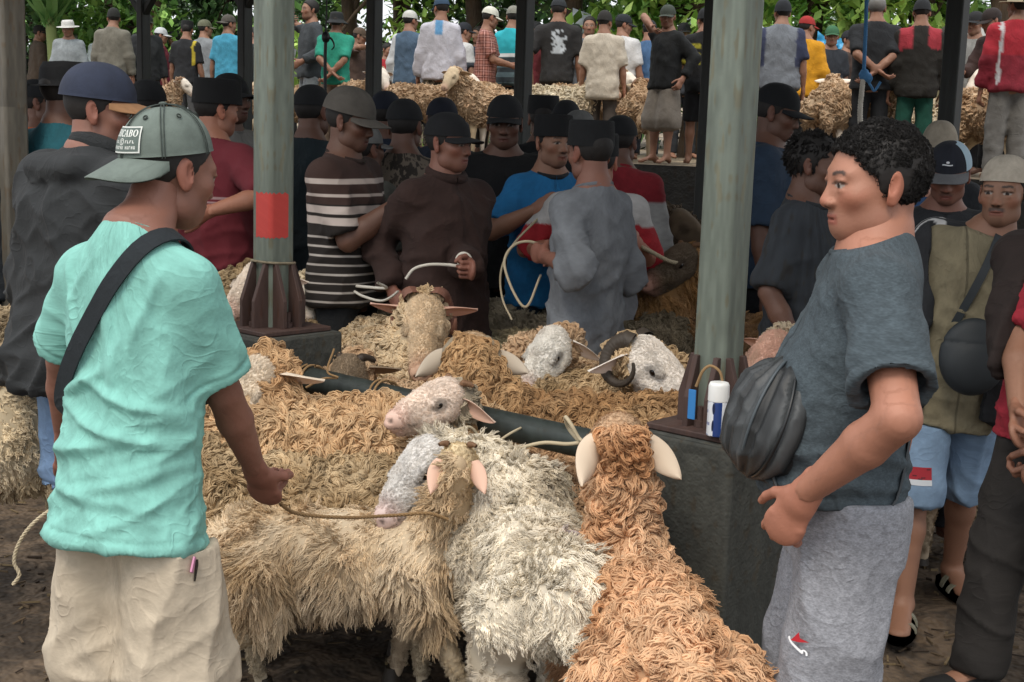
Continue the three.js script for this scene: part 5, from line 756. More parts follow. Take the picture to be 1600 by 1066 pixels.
mid({ px: 318, top: 124, d: 6.1, yaw: 148, skin: 2, label: 'man in maroon t-shirt and black cap, seen from behind', hat: ['peci', 0x0d0f12], hatS: 1.1, head: [-20, 4], wide: 1.1, armR: at(328, 330, 5.7), poleR: [0.8, -0.5, -0.3], dx: 0.06,
  top_: [{ hem: 0.83, loose: 1.08, sleeve: 0.95, sw: 1.1, name: 'shirt', c: 0x6b242e, m: stripeM('maroon', (y) => (Math.abs(y - 1.18) < 0.006 || Math.abs(y - 1.16) < 0.005 ? '#a88a8a' : '#6b242e')) }], legs: { c: 0x1f3038, loose: 1.05 } });
mid({ px: 362, top: 112, d: 7.0, yaw: 60, skin: 3, label: 'man in black cap and pale grey shirt behind the maroon shirt', hat: ['cap', 0x0f1216], top_: [{ c: 0x8c8a86, hem: 0.76, loose: 1.05 }], legs: { c: 0x15181c } });
mid({ px: 232, top: 122, d: 6.4, yaw: 170, skin: 3, label: 'man in black seen behind the grey cap of the mint shirt', hat: CAPS.black, top_: [{ c: 0x0f1114, hem: 0.76, sleeve: 1.9, loose: 1.1 }], legs: { c: 0x15181c } });
mid({ px: 60, top: 122, d: 7.6, yaw: 110, skin: 3, label: 'man in orange shirt behind the left brownish post', hat: ['cap', 0x101318], top_: [{ c: 0xb0582c, hem: 0.76, loose: 1.1 }], legs: { c: 0x15181c } });
mid({ px: 100, top: 92, d: 5.7, yaw: 150, skin: 3, label: 'man in teal shirt behind the navy cap man', hat: ['brimhat', 0x0f1216], wide: 1.1, top_: [{ c: 0x1d5c68, hem: 0.76, loose: 1.15 }], legs: { c: 0x15181c } });
mid({ px: 8, top: 130, d: 5.6, yaw: 60, skin: 2, label: 'man in dark clothes cut off by the left edge', hair: undefined, top_: [{ c: 0x1a2026, hem: 0.76, sleeve: 1.9 }], legs: { c: 0x15181c } });
mid({ px: 1218, top: 128, d: 6.2, yaw: 70, skin: 3, label: 'man in navy t-shirt and black cap right of the near post', hat: ['cap', 0x101419], head: [0, 14], wide: 1.0, top_: [{ c: 0x2d4056, hem: 0.78, loose: 1.1, sleeve: 1.0, sw: 1.2 }], legs: { c: 0x11151a } });
mid({ px: 1276, top: 206, d: 4.7, yaw: 55, skin: 3, label: 'man in faded dark grey polo behind the stout man', mus: 0.6, goat: 0.4, head: [15, 6], strands: { kind: 'short', n: 900 }, wide: 0.95, armR: [0.24, 0.85, 0.1], top_: [{ m: std('faded_grey', { color: hex(0x3c4147), map: tx.streak, roughness: 0.95 }), c: 1, hem: 0.74, loose: 1.02, sleeve: 0.95, collar: 0x34383c, name: 'shirt' }], legs: { c: 0x24272a } });
mid({ px: 1470, top: 188, d: 6.2, yaw: 178, skin: 2, label: 'man in beige beanie behind the navy cap man', hat: ['beanie', 0xb5ab9a], top_: [{ c: 0x24282e, hem: 0.76 }], legs: { c: 0x1b1d20 } });
{ const k = mid({ px: 1487, top: 219, d: 4.9, yaw: -8, skin: 1, label: 'man in navy cap with pale brim looking down behind striped sleeve', hat: ['cap', 0x20242f, 0x77797c], head: [-14, 20], mus: 0.5, goat: 0.3, neckFwd: 0.04, top_: [{ c: 0x2d3034, hem: 0.76, loose: 1.1, sleeve: 0.95 }], legs: { c: 0x22252a } });
  const c = document.createElement('canvas'); c.width = 128; c.height = 48; const x = c.getContext('2d'); x.fillStyle = '#20242f'; x.fillRect(0, 0, 128, 48); x.fillStyle = '#d5d8dc'; x.strokeStyle = '#d5d8dc'; x.lineWidth = 8; x.beginPath(); x.moveTo(22, 36); x.bezierCurveTo(48, 30, 74, 42, 106, 36); x.stroke(); x.beginPath(); x.ellipse(66, 19, 15, 8, 0, 0, 6.3); x.fill(); const t = new THREE.CanvasTexture(c); t.colorSpace = THREE.SRGBColorSpace;
  const pos = [], uv = [], idx = []; for (let j = 0; j <= 5; j++) for (let i = 0; i <= 8; i++) { const a = lerp(-0.36, 0.36, i / 8), tt = lerp(0.32, 0.6, j / 5), cc = Math.pow(Math.cos(tt), 0.85) * 1.04; pos.push(Math.sin(a) * 0.087 * cc, 0.03 + 0.106 * Math.sin(tt) - 0.03 * Math.cos(a) * 0.103 * cc, Math.cos(a) * 0.103 * cc - 0.012); uv.push(i / 8, j / 5); } for (let j = 0; j < 5; j++) for (let i = 0; i < 8; i++) { const a = j * 9 + i; idx.push(a, a + 1, a + 9, a + 1, a + 10, a + 9); }
  const g = new THREE.BufferGeometry(); g.setAttribute('position', new THREE.Float32BufferAttribute(pos, 3)); g.setAttribute('uv', new THREE.Float32BufferAttribute(uv, 2)); g.setIndex(idx); g.computeVertexNormals(); mesh('cap_logo', g, new THREE.MeshStandardMaterial({ name: 'cap_logo', map: t, roughness: 0.9 }), k.hat); const pn = { p: [], x: [] }; for (let j2 = 0; j2 <= 10; j2++) for (let i = 0; i <= 10; i++) { const a = lerp(0.95, 2.5, i / 10), tt = lerp(0, 1.35, j2 / 10), cc = Math.pow(Math.cos(tt), 0.85) * 1.022; pn.p.push(Math.sin(a) * 0.085 * cc, 0.034 + 0.0985 * Math.sin(tt) - 0.03 * Math.cos(a) * 0.102 * cc, Math.cos(a) * 0.102 * cc - 0.012); } for (let j2 = 0; j2 < 10; j2++) for (let i = 0; i < 10; i++) { const a = j2 * 11 + i; pn.x.push(a, a + 1, a + 11, a + 1, a + 12, a + 11); } const pg = new THREE.BufferGeometry(); pg.setAttribute('position', new THREE.Float32BufferAttribute(pn.p, 3)); pg.setIndex(pn.x); pg.computeVertexNormals(); tag(mesh('side_panel', pg, std('cap_panel', { color: hex(0xa9c3d2), roughness: 0.9 }), k.hat), 'pale blue side panel'); }
mid({ px: 1438, top: 224, d: 5.8, yaw: 170, skin: 2, label: 'man in blue shirt just showing behind the stout man', top_: [{ c: 0x3a5a86, hem: 0.76 }], legs: { c: 0x1b1d20 } });
const cream = person({ px: 1575, top: 234, d: 4.1, yaw: -8, lod: 'near', skin: 0, face: 2, mus: 0.75, goat: 0.2, label: 'man in cream cap, olive t-shirt and black jacket with white stripes', hat: ['cap', 0xc9bfae, null, true], hatTilt: -0.05, head: [-26, 0], thin: 0.92, wide: 0.98, side: -11, neckFwd: 0.0, shoes: ['sandal', 0x2b2622, 0x7d7c6c], footR: [0.13, 0.16], footL: [0.12, -0.3],
  armR: [0.3, 0.82, 0.1], armL: [0.3, 0.8, 0.12],
  top_: [{ c: 0x8a8168, hem: 0.7, loose: 1.0, sleeve: 0.6, A: 0.014, name: 'shirt' }, { kind: 'jacket', noCollar: true, hem: 0.76, loose: 1.2, sleeve: 1.9, sw: 1.3, A: 0.018, paint: (x, y, z, R) => { const b = [0.022, 0.024, 0.028]; if (y > 1.2 && (Math.abs(z + 0.012) < 0.006 || Math.abs(z - 0.016) < 0.006) && Math.abs(x) > 0.06) return [0.6, 0.6, 0.6]; return b; },
    carve: (F, R) => F.trim((x, y, z) => (z > 0.02 * R.s ? 0.115 * R.s - Math.abs(x) - 0.06 * clamp((1.3 * R.s - y)) * (x > 0 ? 1 : 0.3) : -1)) }],
  legs: { c: 0x8aa6c4, len: 1.1, loose: 1.1, flare: 1.2, A: 0.012 } });
{ const s = cream.s, g = warp(sdf([[ell(V(0.02, 0.98 * s, 0.2), 0.1, 0.12, 0.04)], [ell(V(0.02, 0.95 * s, 0.22), 0.085, 0.08, 0.035), 0.02]], 0.008).geometry(), (x, y, z) => -0.004 * Math.exp(-(((y - 1.03 * s) / 0.006) ** 2))); mesh('pouch', uvBox(g), std('bag_black', {}), cream.root);
  const F = cream.tops[0].F, cc = V(0, 1.14 * s, 0.0), e1 = V(0.45, 1, 0).normalize(), pts = strapLoop(F, cc, e1, V(0, 0, 1), -0.5, 2.2, 40, 0.012); mesh('strap', ribbon(pts, pts.map((p, i) => V().crossVectors(pts[Math.min(40, i + 1)].clone().sub(pts[Math.max(0, i - 1)]), p.clone().sub(cc)).normalize()), 0.025, 0.004), std('bag_black', {}), cream.root);
  const c = document.createElement('canvas'); c.width = c.height = 64; const x = c.getContext('2d'); x.fillStyle = '#9c2a35'; x.fillRect(0, 0, 64, 44); x.fillStyle = '#c7ccd2'; x.fillRect(0, 44, 64, 20); x.fillStyle = '#5d2028'; for (let i = 0; i < 9; i++) x.fillRect((i * 23) % 60, (i * 17) % 40, 7, 5); const t = new THREE.CanvasTexture(c); t.colorSpace = THREE.SRGBColorSpace;
  const FL = cream.legsField, pos = [], uv = [], idx = [], o0 = V(-0.1 * s, 0, 0.03); for (let j = 0; j <= 4; j++) for (let i = 0; i <= 4; i++) { const y = (0.58 - 0.06 * j / 4) * s, a = lerp(1.4, 2.2, i / 4), d = V(Math.cos(a), 0, Math.sin(a)); let r = 0.25; while (r > 0.02 && FL.at(o0.x + d.x * r, y, o0.z + d.z * r) > 0) r -= 0.0015; pos.push(o0.x + d.x * (r + 0.012), y, o0.z + d.z * (r + 0.012)); uv.push(1 - i / 4, 1 - j / 4); } for (let j = 0; j < 4; j++) for (let i = 0; i < 4; i++) { const a = j * 5 + i; idx.push(a, a + 5, a + 1, a + 1, a + 5, a + 6); } const lg = new THREE.BufferGeometry(); lg.setAttribute('position', new THREE.Float32BufferAttribute(pos, 3)); lg.setAttribute('uv', new THREE.Float32BufferAttribute(uv, 2)); lg.setIndex(idx); lg.computeVertexNormals(); mesh('printed_patch', lg, new THREE.MeshStandardMaterial({ name: 'patch_print', map: t, roughness: 0.9 }), cream.legs);
}
person({ px: 1694, top: 225, d: 3.45, yaw: -60, lod: 'near', skin: 0, label: 'man in red shirt and dark trousers cut off by right edge', wide: 1.1, armR: at(1590, 676, 3.25), poleR: [0.6, -0.3, -0.7], handR: 'hold', armL: at(1640, 700, 3.3), handL: 'hold', shoes: ['shoe', 0x1c1c1c], footR: [0.11, 0.12], footL: [0.1, 0.0], thin: 1.05,
  top_: [{ hem: 0.8, loose: 1.05, sleeve: 0.9, name: 'shirt', c: 0xa52a3a }, { kind: 'jacket', noCollar: true, hem: 0.98, loose: 1.16, sleeve: 1.5, sw: 1.25, c: 0x2a201e, carve: (F, R) => F.trim((x, y, z) => (z > 0.02 ? 0.07 - Math.abs(x) : -1)) }], legs: { c: 0x2c2927, loose: 1.1 } });

// ------------------------------------------------------------------ the crowd on the terrace beyond
const ub = (px, d) => { const p = at(px, 215, d); return p; };
// how far off a thing on the terrace stands when it is b metres behind the terrace's edge, for a pixel column
const farD = (px, b) => { const k = (px - 800) / FPX; const t = O2.clone().addScaledVector(N2, b); const q = (t.x + k * t.z) / (0.81 + k * 0.586); return -(t.z - 0.586 * q); };
const bg = (px, top, b, yaw, label, hat, shirt, legs, o = {}) => { const d = farD(px, b); return person({ px, top, d, y0: TY, yaw, label, hat, lod: 'far', H: o.H ?? undefined, top_: [{ hem: 0.78, loose: 0.98, sleeve: 0.9, sw: 0.98, ...(typeof shirt === 'number' ? { c: shirt } : shirt) }], legs: { ...(typeof legs === 'number' ? { c: legs } : legs) }, group: undefined, head: [rr(-35, 35), rr(-2, 12)], lean: rr(-2, 5), footL: [0.1, rr(-0.05, 0.15)], ...o }); };
const L_ = { sleeve: 1.92, sw: 1.02, loose: 1.04 };
bg(62, 26, 3.2, 130, 'man in brown jacket on the terrace beside the leftmost post', ['cap', 0x2a2826], { c: 0x4f4236, ...L_ }, 0x3a3b3d, { lean: 4 });
bg(106, 30, 2.2, 10, 'man in pale grey sweater and white hat on the terrace', ['brimhat', 0xd8d8d4], { c: 0x9aa2a6, ...L_ }, 0x25282d, { head: [-20, 10] });
bg(124, 24, 4.5, 40, 'man in grey cap far behind the white hat man', ['cap', 0x7c8478], { c: 0x8f9892 }, 0x3a3d40);
bg(160, 8, 3.6, 20, 'man in green and white shirt behind the first dark far post', null, { c: 0x2f8f74, paint: (x, y) => (x > 0 ? rgb(0x2f9a7a) : rgb(0xc8d4d4)) }, 0x2b2d33);
bg(177, 10, 1.6, 176, 'man in olive grey sweater on the terrace seen from behind', ['beanie', 0x20221f], { c: 0x7a776c, ...L_ }, 0x3a3a3c, { wide: 1.1 });
bg(229, 14, 2.4, 40, 'man in charcoal sweater right of the olive grey sweater', ['cap', 0x1f2422], { c: 0x2a2d30, ...L_ }, 0x2a2c30);
bg(252, 42, 3.6, 100, 'man in wine red top between the two dark far posts', ['cap', 0xd0d4d8], { c: 0x7a2638 }, 0x23262a);
bg(292, 32, 2.2, 165, 'man in black shirt with yellow shoulder stripe on terrace', ['peci', 0x141618], { c: 1, paint: (x, y, z) => (y > 1.05 && x < -0.13 && x > -0.17 ? rgb(0xc9b53a) : rgb(0x24262a)) }, 0x5b5d60);
bg(321, 28, 3.4, 150, 'man in light grey shirt and olive cap beside the pale blue t-shirt', ['cap', 0x6a6c58], { c: 0x8d9296, ...L_ }, 0x8d8a84);
bg(358, 22, 1.8, 168, 'man in pale blue t-shirt and patterned cap on the terrace', ['cap', 0x54504a, null, true], 0x4aa3c4, 0x7890a8, { head: [-40, 4], armR: [0.22, 0.82, 0.1] });
bg(402, 40, 3.0, 60, 'man in dark jacket just left of the red-patched post, far off', null, { c: 0x2c3134, ...L_ }, 0x2a2c30);
bg(484, -2, 1.6, -60, 'tall man in slate jacket and grey trousers, hand at mouth', null, { c: 0x454b50, ...L_ }, 0x8b9196, { armR: [0.1, 1.42, 0.2], armL: [0.22, 0.95, 0.18] });
bg(526, 18, 1.2, 172, 'man in bright green t-shirt, hands behind his back', ['bucket', 0x25282a], 0x2f9f86, 0x8f7c6c, { armR: [-0.02, 0.9, -0.18], armL: [-0.02, 0.92, -0.18], wide: 1.15, poleR: [1, -0.2, -0.5], poleL: [1, -0.2, -0.5] });
bg(563, 42, 2.4, 60, 'man in brown shirt eating, right of the green t-shirt', ['cap', 0x5a4a3c], { c: 0x5a4840, ...L_ }, 0x3a3835, { armR: [0.05, 1.4, 0.2] });
bg(606, 66, 4.0, 20, 'small far figure in red shirt by the dark far post', null, 0xb03038, 0x3a3c40);
bg(642, 15, 1.7, 160, 'man in blue vest over white sleeves with white cap', ['cap', 0xcfcfca], { ...L_, paint: (x, y, z) => (Math.abs(x) > 0.155 ? rgb(0xd4d8dc) : rgb(0x51687f)) }, { m: camoM('camo_pale', [0x8d8576, 0x4c4a40, 0xc0b8a6, 0x6a6456], 0.5), c: 1 });
bg(690, -6, 1.3, 174, 'man in white hooded jacket with blue patch and camouflage trousers', ['cap', 0x37506a], { ...L_, loose: 1.04, paint: (x, y, z) => (Math.abs(x) < 0.045 && y > 1.26 && z < 0 ? rgb(0x6ba6d6) : rgb(0xccccd6)) }, { m: camoM('camo_dark', [0x6a6456, 0x3a382f, 0x8d8576, 0x4c4a40], 0.8), c: 1 }, {});
bg(727, 34, 3.2, 120, 'man in white and navy top right of the white hooded jacket', ['cap', 0x22262e], { c: 1, paint: (x, y) => (y > 1.15 ? rgb(0xd0d0cf) : rgb(0x3a4048)) }, 0x2a2d33);
bg(767, 9, 1.7, 80, 'man in reddish checked shirt and white cap holding his hands forward', ['cap', 0xdcdccf], { m: plaidM, c: 1, sleeve: 0.8 }, 0x4a4540, { armR: [0.05, 1.0, 0.35], armL: [0.05, 1.02, 0.33] });
bg(803, 8, 2.3, 150, 'man in turquoise shirt with white and black bands', ['cap', 0x8a8a80], { m: stripeM('turq', (y) => (y > 1.16 ? '#2aa7b4' : y > 1.12 ? '#d8dcdc' : Math.floor(y * 18) % 2 ? '#30383c' : '#56686c')), c: 1 }, 0x2c2f34);
bg(874, -4, 1.8, 178, 'man in black t-shirt with white print on the back', ['cap', 0x2a2e33], { c: 1, paint: (x, y, z) => { const n = noise(x * 34, y * 22, 3); return z < -0.02 && Math.abs(x + 0.01) < 0.085 && y < 1.33 && y > 1.08 && n > 0.02 - 0.25 * (y < 1.25 && Math.abs(x) < 0.05 ? 1 : 0) ? rgb(0xc8d0d6) : rgb(0x2b2a2a); } }, 0x4a3b34, { wide: 1.2, armL: [0.3, 0.85, 0.05] });
bg(922, 24, 3.4, 20, 'man whose face shows behind the cream shirt', null, 0x60646a, 0x3a3c40);
bg(946, 16, 1.2, 172, 'man in loose cream shirt seen from behind', ['beanie', 0x2a2826], { c: 0xcfc5b4, loose: 1.08, hem: 0.68, sleeve: 1.0, sw: 1.1 }, 0x5c5550, { wide: 1.05 });
bg(976, 21, 1.9, 150, 'man in white t-shirt and black cap beside the cream shirt', ['cap', 0x20252c], { c: 0xd8d8d8, loose: 1.1 }, 0x3a3f48, { head: [-50, 10] });
bg(1016, 30, 2.2, 165, 'man in denim blue jacket and black cap', ['cap', 0x272b30], { c: 0x4c6f98, ...L_ }, 0x20242c);
bg(1044, 10, 0.6, -50, 'man in black sweater and grey shorts smoking, near terrace edge', ['cap', 0x3c443c], { c: 0x16191b, ...L_, loose: 1.05 }, { c: 0x827a70, len: 1.25, loose: 1.25, flare: 1.4 }, { armR: [0.03, 1.42, 0.2], armL: [0.26, 0.9, 0.0] });
bg(1102, 20, 1.0, 172, 'man in black and yellow striped top and black shorts', ['beanie', 0x1d2024], { c: 1, paint: (x, y, z) => (y > 1.05 && y < 1.28 && Math.abs(x) > 0.03 && (y * 30) % 1 < 0.5 ? rgb(0xb8b03a) : rgb(0x17181b)) }, { c: 0x15171c, len: 1.0, loose: 1.15 });
bg(1224, -2, 0.9, 170, 'man in grey shirt with navy sleeves and pale jeans', ['beanie', 0x20242a], { c: 1, loose: 1.15, paint: (x, y) => (Math.abs(x) > 0.15 && y > 1.0 ? rgb(0x39405c) : rgb(0x7a8088)) }, 0x8f959c, { wide: 1.15 });
bg(1262, 38, 2.0, 150, 'man in yellow orange jacket with red cap', ['cap', 0xa02a28], { c: 0xd99a1c, ...L_ }, 0x2a2c30);
bg(1300, 58, 3.0, 10, 'man with green cap and coiled rope beyond the yellow jacket', ['cap', 0x3a6a4a], { c: 0x2b3038 }, 0x2a2c30);
bg(1372, -8, 0.8, 176, 'grey haired man in black t-shirt, hands clasped behind his back', null, { c: 0x24272b, loose: 1.12 }, 0x23262b, { hairC: 0x6c6a67, wide: 1.2, armR: [-0.04, 0.92, -0.19], armL: [-0.02, 0.95, -0.19], poleR: [1, -0.2, -0.5], poleL: [1, -0.2, -0.5] });
bg(1442, 2, 0.9, 172, 'man in black jacket with red shoulder panels and green trousers', ['beanie', 0x1b1e22], { ...L_, loose: 1.08, hem: 0.74, paint: (x, y, z) => (y > 1.2 - 0.3 * (Math.abs(x) - 0.1) && Math.abs(x) > 0.07 && Math.abs(x) < 0.19 ? rgb(0xa83440) : rgb(0x25231f)) }, 0x1f5a4c, { wide: 1.12 });
bg(1522, 56, 2.0, -30, 'man in dark cap behind the far post at right', ['cap', 0x1c1d20], { c: 0x8f8f8c, ...L_ }, 0x2a2c30);
bg(1545, 80, 1.4, -60, 'man in dark brown jacket leaning left of the red striped jacket', ['cap', 0x2a201e], { c: 0x3d2a26, ...L_ }, 0x2a2c30, { lean: 20, armR: [0.1, 1.0, 0.45] });
bg(1590, 18, 0.6, 176, 'man in red jacket with white piping and grey trousers, right edge', ['brimhat', 0xb0a48c], { ...L_, loose: 1.08, paint: (x, y, z) => (Math.abs(Math.abs(x) - 0.15) < 0.012 && y > 0.85 ? rgb(0xd0d0d4) : y > 1.1 ? rgb(0xb02a38) : rgb(0x8a2434)) }, { c: 0x7d7b77, loose: 1.2 }, { wide: 1.2 });

[[35, 44, 4.2, 60, 'man in dark cap at far left behind the brown jacket', 0x3a3f44, 0x2a2c30, ['cap', 0x22252a]], [140, 34, 5.5, -40, 'far man in slate top behind first dark far post', 0x5a646c, 0x33363a, null], [205, 36, 5.0, 100, 'far man in faded blue top left of charcoal sweater', 0x60788c, 0x33363a, ['cap', 0x33363a]], [272, 44, 4.8, -60, 'far man in pale top seen beside the second dark far post', 0xb8b8b2, 0x33363a, ['cap', 0x3a3d40]], [382, 44, 4.6, 20, 'far man in plum top behind the pale blue t-shirt', 0x54384a, 0x33363a, null], [452, 34, 4.4, -20, 'far man in pale cap close behind the red-patched post', 0x7d8286, 0x33363a, ['cap', 0xc4c0b4]], [588, 50, 4.8, 140, 'far man in dark olive top near the brown shirt man', 0x4a4c3a, 0x33363a, ['cap', 0x2a2c26]], [668, 36, 4.4, 30, 'far man in tan top between blue vest and white jacket', 0x9a8464, 0x33363a, ['cap', 0x5a5040]], [748, 40, 5.0, -30, 'far man in navy shirt left of the checked shirt', 0x2f3a52, 0x33363a, null], [838, 32, 4.4, 60, 'far man in wine shirt right of the turquoise shirt', 0x7a2f38, 0x33363a, ['cap', 0x24262a]], [900, 36, 4.8, 10, 'far man in green shirt right of the printed black t-shirt', 0x466a50, 0x33363a, ['cap', 0x2a3a30]], [1070, 34, 4.2, 20, 'far man in dark shirt behind the smoking man', 0x383c42, 0x33363a, ['cap', 0x1c1e22]], [1150, 38, 4.2, -20, 'far man in beige shirt hidden by the near post', 0xa89a80, 0x33363a, null], [1242, 50, 4.0, 30, 'far man in pale shirt between navy sleeves and yellow jacket', 0xb4b8ba, 0x33363a, ['cap', 0x4a4c50]], [1328, 60, 3.6, 60, 'far man in dark brown shirt left of the grey haired man', 0x4a3a34, 0x33363a, ['cap', 0x22242a]], [1408, 52, 3.8, -10, 'far man in pale pink shirt between the two black tops', 0xb89a94, 0x33363a, null], [1480, 60, 3.4, 30, 'far man in khaki shirt left of the right far post', 0x7a7458, 0x33363a, ['cap', 0x3c3a30]]].forEach(([px, top, b, yaw, label, c, l, hat]) => bg(px, top, b, yaw, label, hat, { c, ...(px % 2 ? L_ : {}) }, l));

// ------------------------------------------------------------------ the flock
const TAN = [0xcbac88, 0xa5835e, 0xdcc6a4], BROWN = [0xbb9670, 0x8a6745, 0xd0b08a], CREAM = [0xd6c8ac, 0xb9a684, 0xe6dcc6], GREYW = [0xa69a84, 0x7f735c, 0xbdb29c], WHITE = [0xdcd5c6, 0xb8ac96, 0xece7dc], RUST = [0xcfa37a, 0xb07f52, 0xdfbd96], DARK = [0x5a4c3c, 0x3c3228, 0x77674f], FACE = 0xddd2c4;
sheep({ label: 'shaggy straw coloured sheep with neck rope held by the mint shirt man', px: 548, d: 3.28, yaw: 96, kind: 'wave', low: ['shag', 0.42, 0.72], s: 0.88, fat: 0.86, headK: 0.9, earK: 0.9, neck: 0.66, wool: [0xdac29c, 0xb4956a, 0xe8d8ba], face: 0xe0cda8, poll: [716, 706, 3.16], nose: [732, 745, 3.46], horn: 'bud', droop: 2.6, earC: 0xdfb9a4, earFwd: 0.0, earUp: 0.25, hang: 0.8, sp: 0.0122, lenF: (x, y, z) => (z > 0.3 && y > 0.5 ? 0.5 : y > 0.55 ? 0.8 : 1), legs: { fr: [0, 0.16], fl: [0, 0.02], hl: [0, 0.05], hr: [0, -0.08] }, legC: 0xd6c6aa, bare: (x, y, z) => (z > 0.3 && y > 0.64 ? 0.6 : 0) });
sheep({ label: 'white grey sheep seen from behind, head turned left, tail hanging', px: 846, d: 3.02, yaw: 190, kind: 'wave', s: 1.08, fat: 0.68, flow: 0.7, wool: [0xe2d8c4, 0xbfb096, 0xf0e8d8], face: 0xd9d6d2, poll: [670, 696, 3.36], nose: [584, 782, 3.22], droop: 0.7, earFwd: -0.3, tilt: 8, len: 0.66, sp: 0.0125, thick: 0.9, tailX: -0.05, bare: (x, y, z) => (y < 0.4 && z < -0.1 && Math.abs(x) > 0.05 ? 0.92 : 0), lenF: (x, y) => (y < 0.5 ? 0.7 : 1), mark: (x, y, z) => (y > 0.55 ? 0.9 * sstep(0.05, 0.015, Math.hypot(x + 0.07, z + 0.12)) : 0), legC: 0xcfc4b2, legs: { hl: [0.01, 0.02], hr: [-0.01, -0.02] } });
sheep({ label: 'rusty brown long-woolled sheep seen from behind, purple mark on its head', px: 1022, d: 2.68, yaw: 186, kind: 'curl', low: ['wave', 0.5, 0.88], s: 1.04, fat: 0.7, neck: 0.76, headK: 1.05, earK: 0.95, wool: RUST, face: 0xc7a888, poll: [968, 664, 2.92], nose: [935, 716, 3.14], droop: 1.7, earC: 0xd2c0aa, earUp: 0.2, len: 1.1, sp: 0.0155, mark: (x, y, z) => (y > 0.66 ? 0.9 * sstep(0.06, 0.03, Math.hypot(x - 0.02, z - 0.52)) : 0) });
sheep({ label: 'large tan curly sheep before the rail, its head behind the mint shirt', px: 555, d: 3.72, yaw: -84, kind: 'curl', s: 1.17, wool: [0xcca97c, 0xa9835a, 0xdabf96], face: 0xd8cab6, poll: [402, 572, 3.7], nose: [352, 650, 3.6], droop: 0.5, sp: 0.0165, len: 1.15, thick: 1.1 });
sheep({ label: 'pale faced sheep resting its head over the large tan sheep', px: 745, py: 700, d: 3.62, yaw: -140, kind: 'curl', s: 0.98, wool: GREYW, face: 0xe4d3c4, poll: [706, 606, 3.62], nose: [622, 626, 3.5], horn: 'bud', droop: 0.35, earC: 0xe0c4b2, tilt: -6, sp: 0.0165 });
sheep({ label: 'low curly olive brown sheep behind the shaggy straw coloured one', px: 455, d: 3.52, yaw: -88, kind: 'curl', s: 0.98, wool: [0xb59a72, 0x8a704a, 0xc8b490], poll: [262, 700, 3.5], nose: [232, 760, 3.5], sp: 0.0165, len: 1.1 });
sheep({ label: 'brown sheep glimpsed between the white grey and rusty ones', px: 862, d: 3.6, yaw: 175, kind: 'curl', s: 0.93, wool: BROWN, poll: [872, 735, 3.98], nose: [868, 770, 4.1] });
// beyond the rail
sheep({ label: 'ram facing the camera with curled horns, before the brown jacket man', px: 600, d: 5.0, yaw: 16, kind: 'curl', s: 1.18, wool: [0xd2bb94, 0xb0946c, 0xe0d0b0], face: 0xd9c4a6, poll: [663, 474, 4.72], nose: [658, 548, 4.55], horn: 'curl', hornC: 0x7a5446, droop: 0.3, earC: 0xcfa795, headK: 1.1, sp: 0.0175 });
sheep({ label: 'white ram with thick brown curled horn beside the red-patched post', px: 545, d: 5.55, yaw: -72, kind: 'curl', s: 1.2, wool: CREAM, face: 0xe6dfd4, poll: [512, 424, 5.45], nose: [484, 456, 5.35], horn: 'curl', hornC: 0x8a5c44, headK: 1.15, sp: 0.0185 });
sheep({ label: 'tan curly sheep along the rail with its head turned away, seen from behind', px: 905, d: 3.98, yaw: -92, kind: 'curl', s: 1.14, wool: [0xb38d60, 0x86633e, 0xc6a67a], face: 0xcbb394, poll: [738, 536, 4.08], nose: [742, 556, 4.3], droop: 0.55, earC: 0xb9ad9c, earUp: 0.2, horn: 'short', hornC: 0x8a7f6c, headK: 1.1, sp: 0.0165, len: 1.1 });
sheep({ label: 'white headed sheep with hanging ear facing left behind the rail', px: 915, d: 4.75, yaw: -75, kind: 'curl', s: 1.12, wool: TAN, face: 0xe9e6df, poll: [866, 522, 4.45], nose: [826, 574, 4.33], droop: 1.1, earC: 0xe9e4da, faceDirt: 0.1, sp: 0.018 });
sheep({ label: 'white faced ram with dark curled horn facing right behind the rail', px: 940, d: 4.38, yaw: 84, kind: 'curl', s: 1.13, wool: [0xbfa47c, 0x8f744c, 0xd2bc96], face: 0xe4ddd4, poll: [1004, 540, 4.2], nose: [1072, 588, 4.1], horn: 'curl', hornC: 0x3d352d, droop: 0.7, headK: 1.12, sp: 0.0165 });
sheep({ label: 'curly tan sheep low behind the rail, its dark horn at left', px: 598, d: 4.35, yaw: -92, kind: 'curl', s: 1.06, wool: TAN, face: 0x8a7a66, poll: [545, 566, 4.3], nose: [525, 620, 4.2], horn: 'short', hornC: 0x3a3028, sp: 0.017 });
sheep({ label: 'pale tan woolly back before the grey shirt man', px: 780, d: 4.75, yaw: 95, kind: 'curl', s: 1.12, wool: [0xc8b18a, 0xa88f66, 0xd8c8a6], poll: [900, 560, 4.9], nose: [930, 600, 4.95], sp: 0.0185 });
sheep({ label: 'grey brown sheep back left of the grey shirt man', px: 805, d: 5.9, yaw: 92, kind: 'curl', s: 1.22, wool: GREYW, poll: [905, 460, 6.0], nose: [920, 490, 6.0], sp: 0.02 });
sheep({ label: 'dull olive sheep back nearer than the grey brown one', px: 815, d: 5.35, yaw: 88, kind: 'curl', s: 1.12, wool: [0xa39878, 0x7c7050, 0xbcae8c], poll: [915, 500, 5.5], nose: [930, 530, 5.5], sp: 0.0195 });
sheep({ label: 'grey brown sheep with dark legs right of the grey shirt man', px: 985, d: 5.3, yaw: 150, kind: 'curl', s: 1.2, wool: [0x85785f, 0x5f5340, 0x9c8f74], poll: [1010, 470, 5.9], nose: [1020, 500, 6.0], sp: 0.02, face: 0x4a4034 });
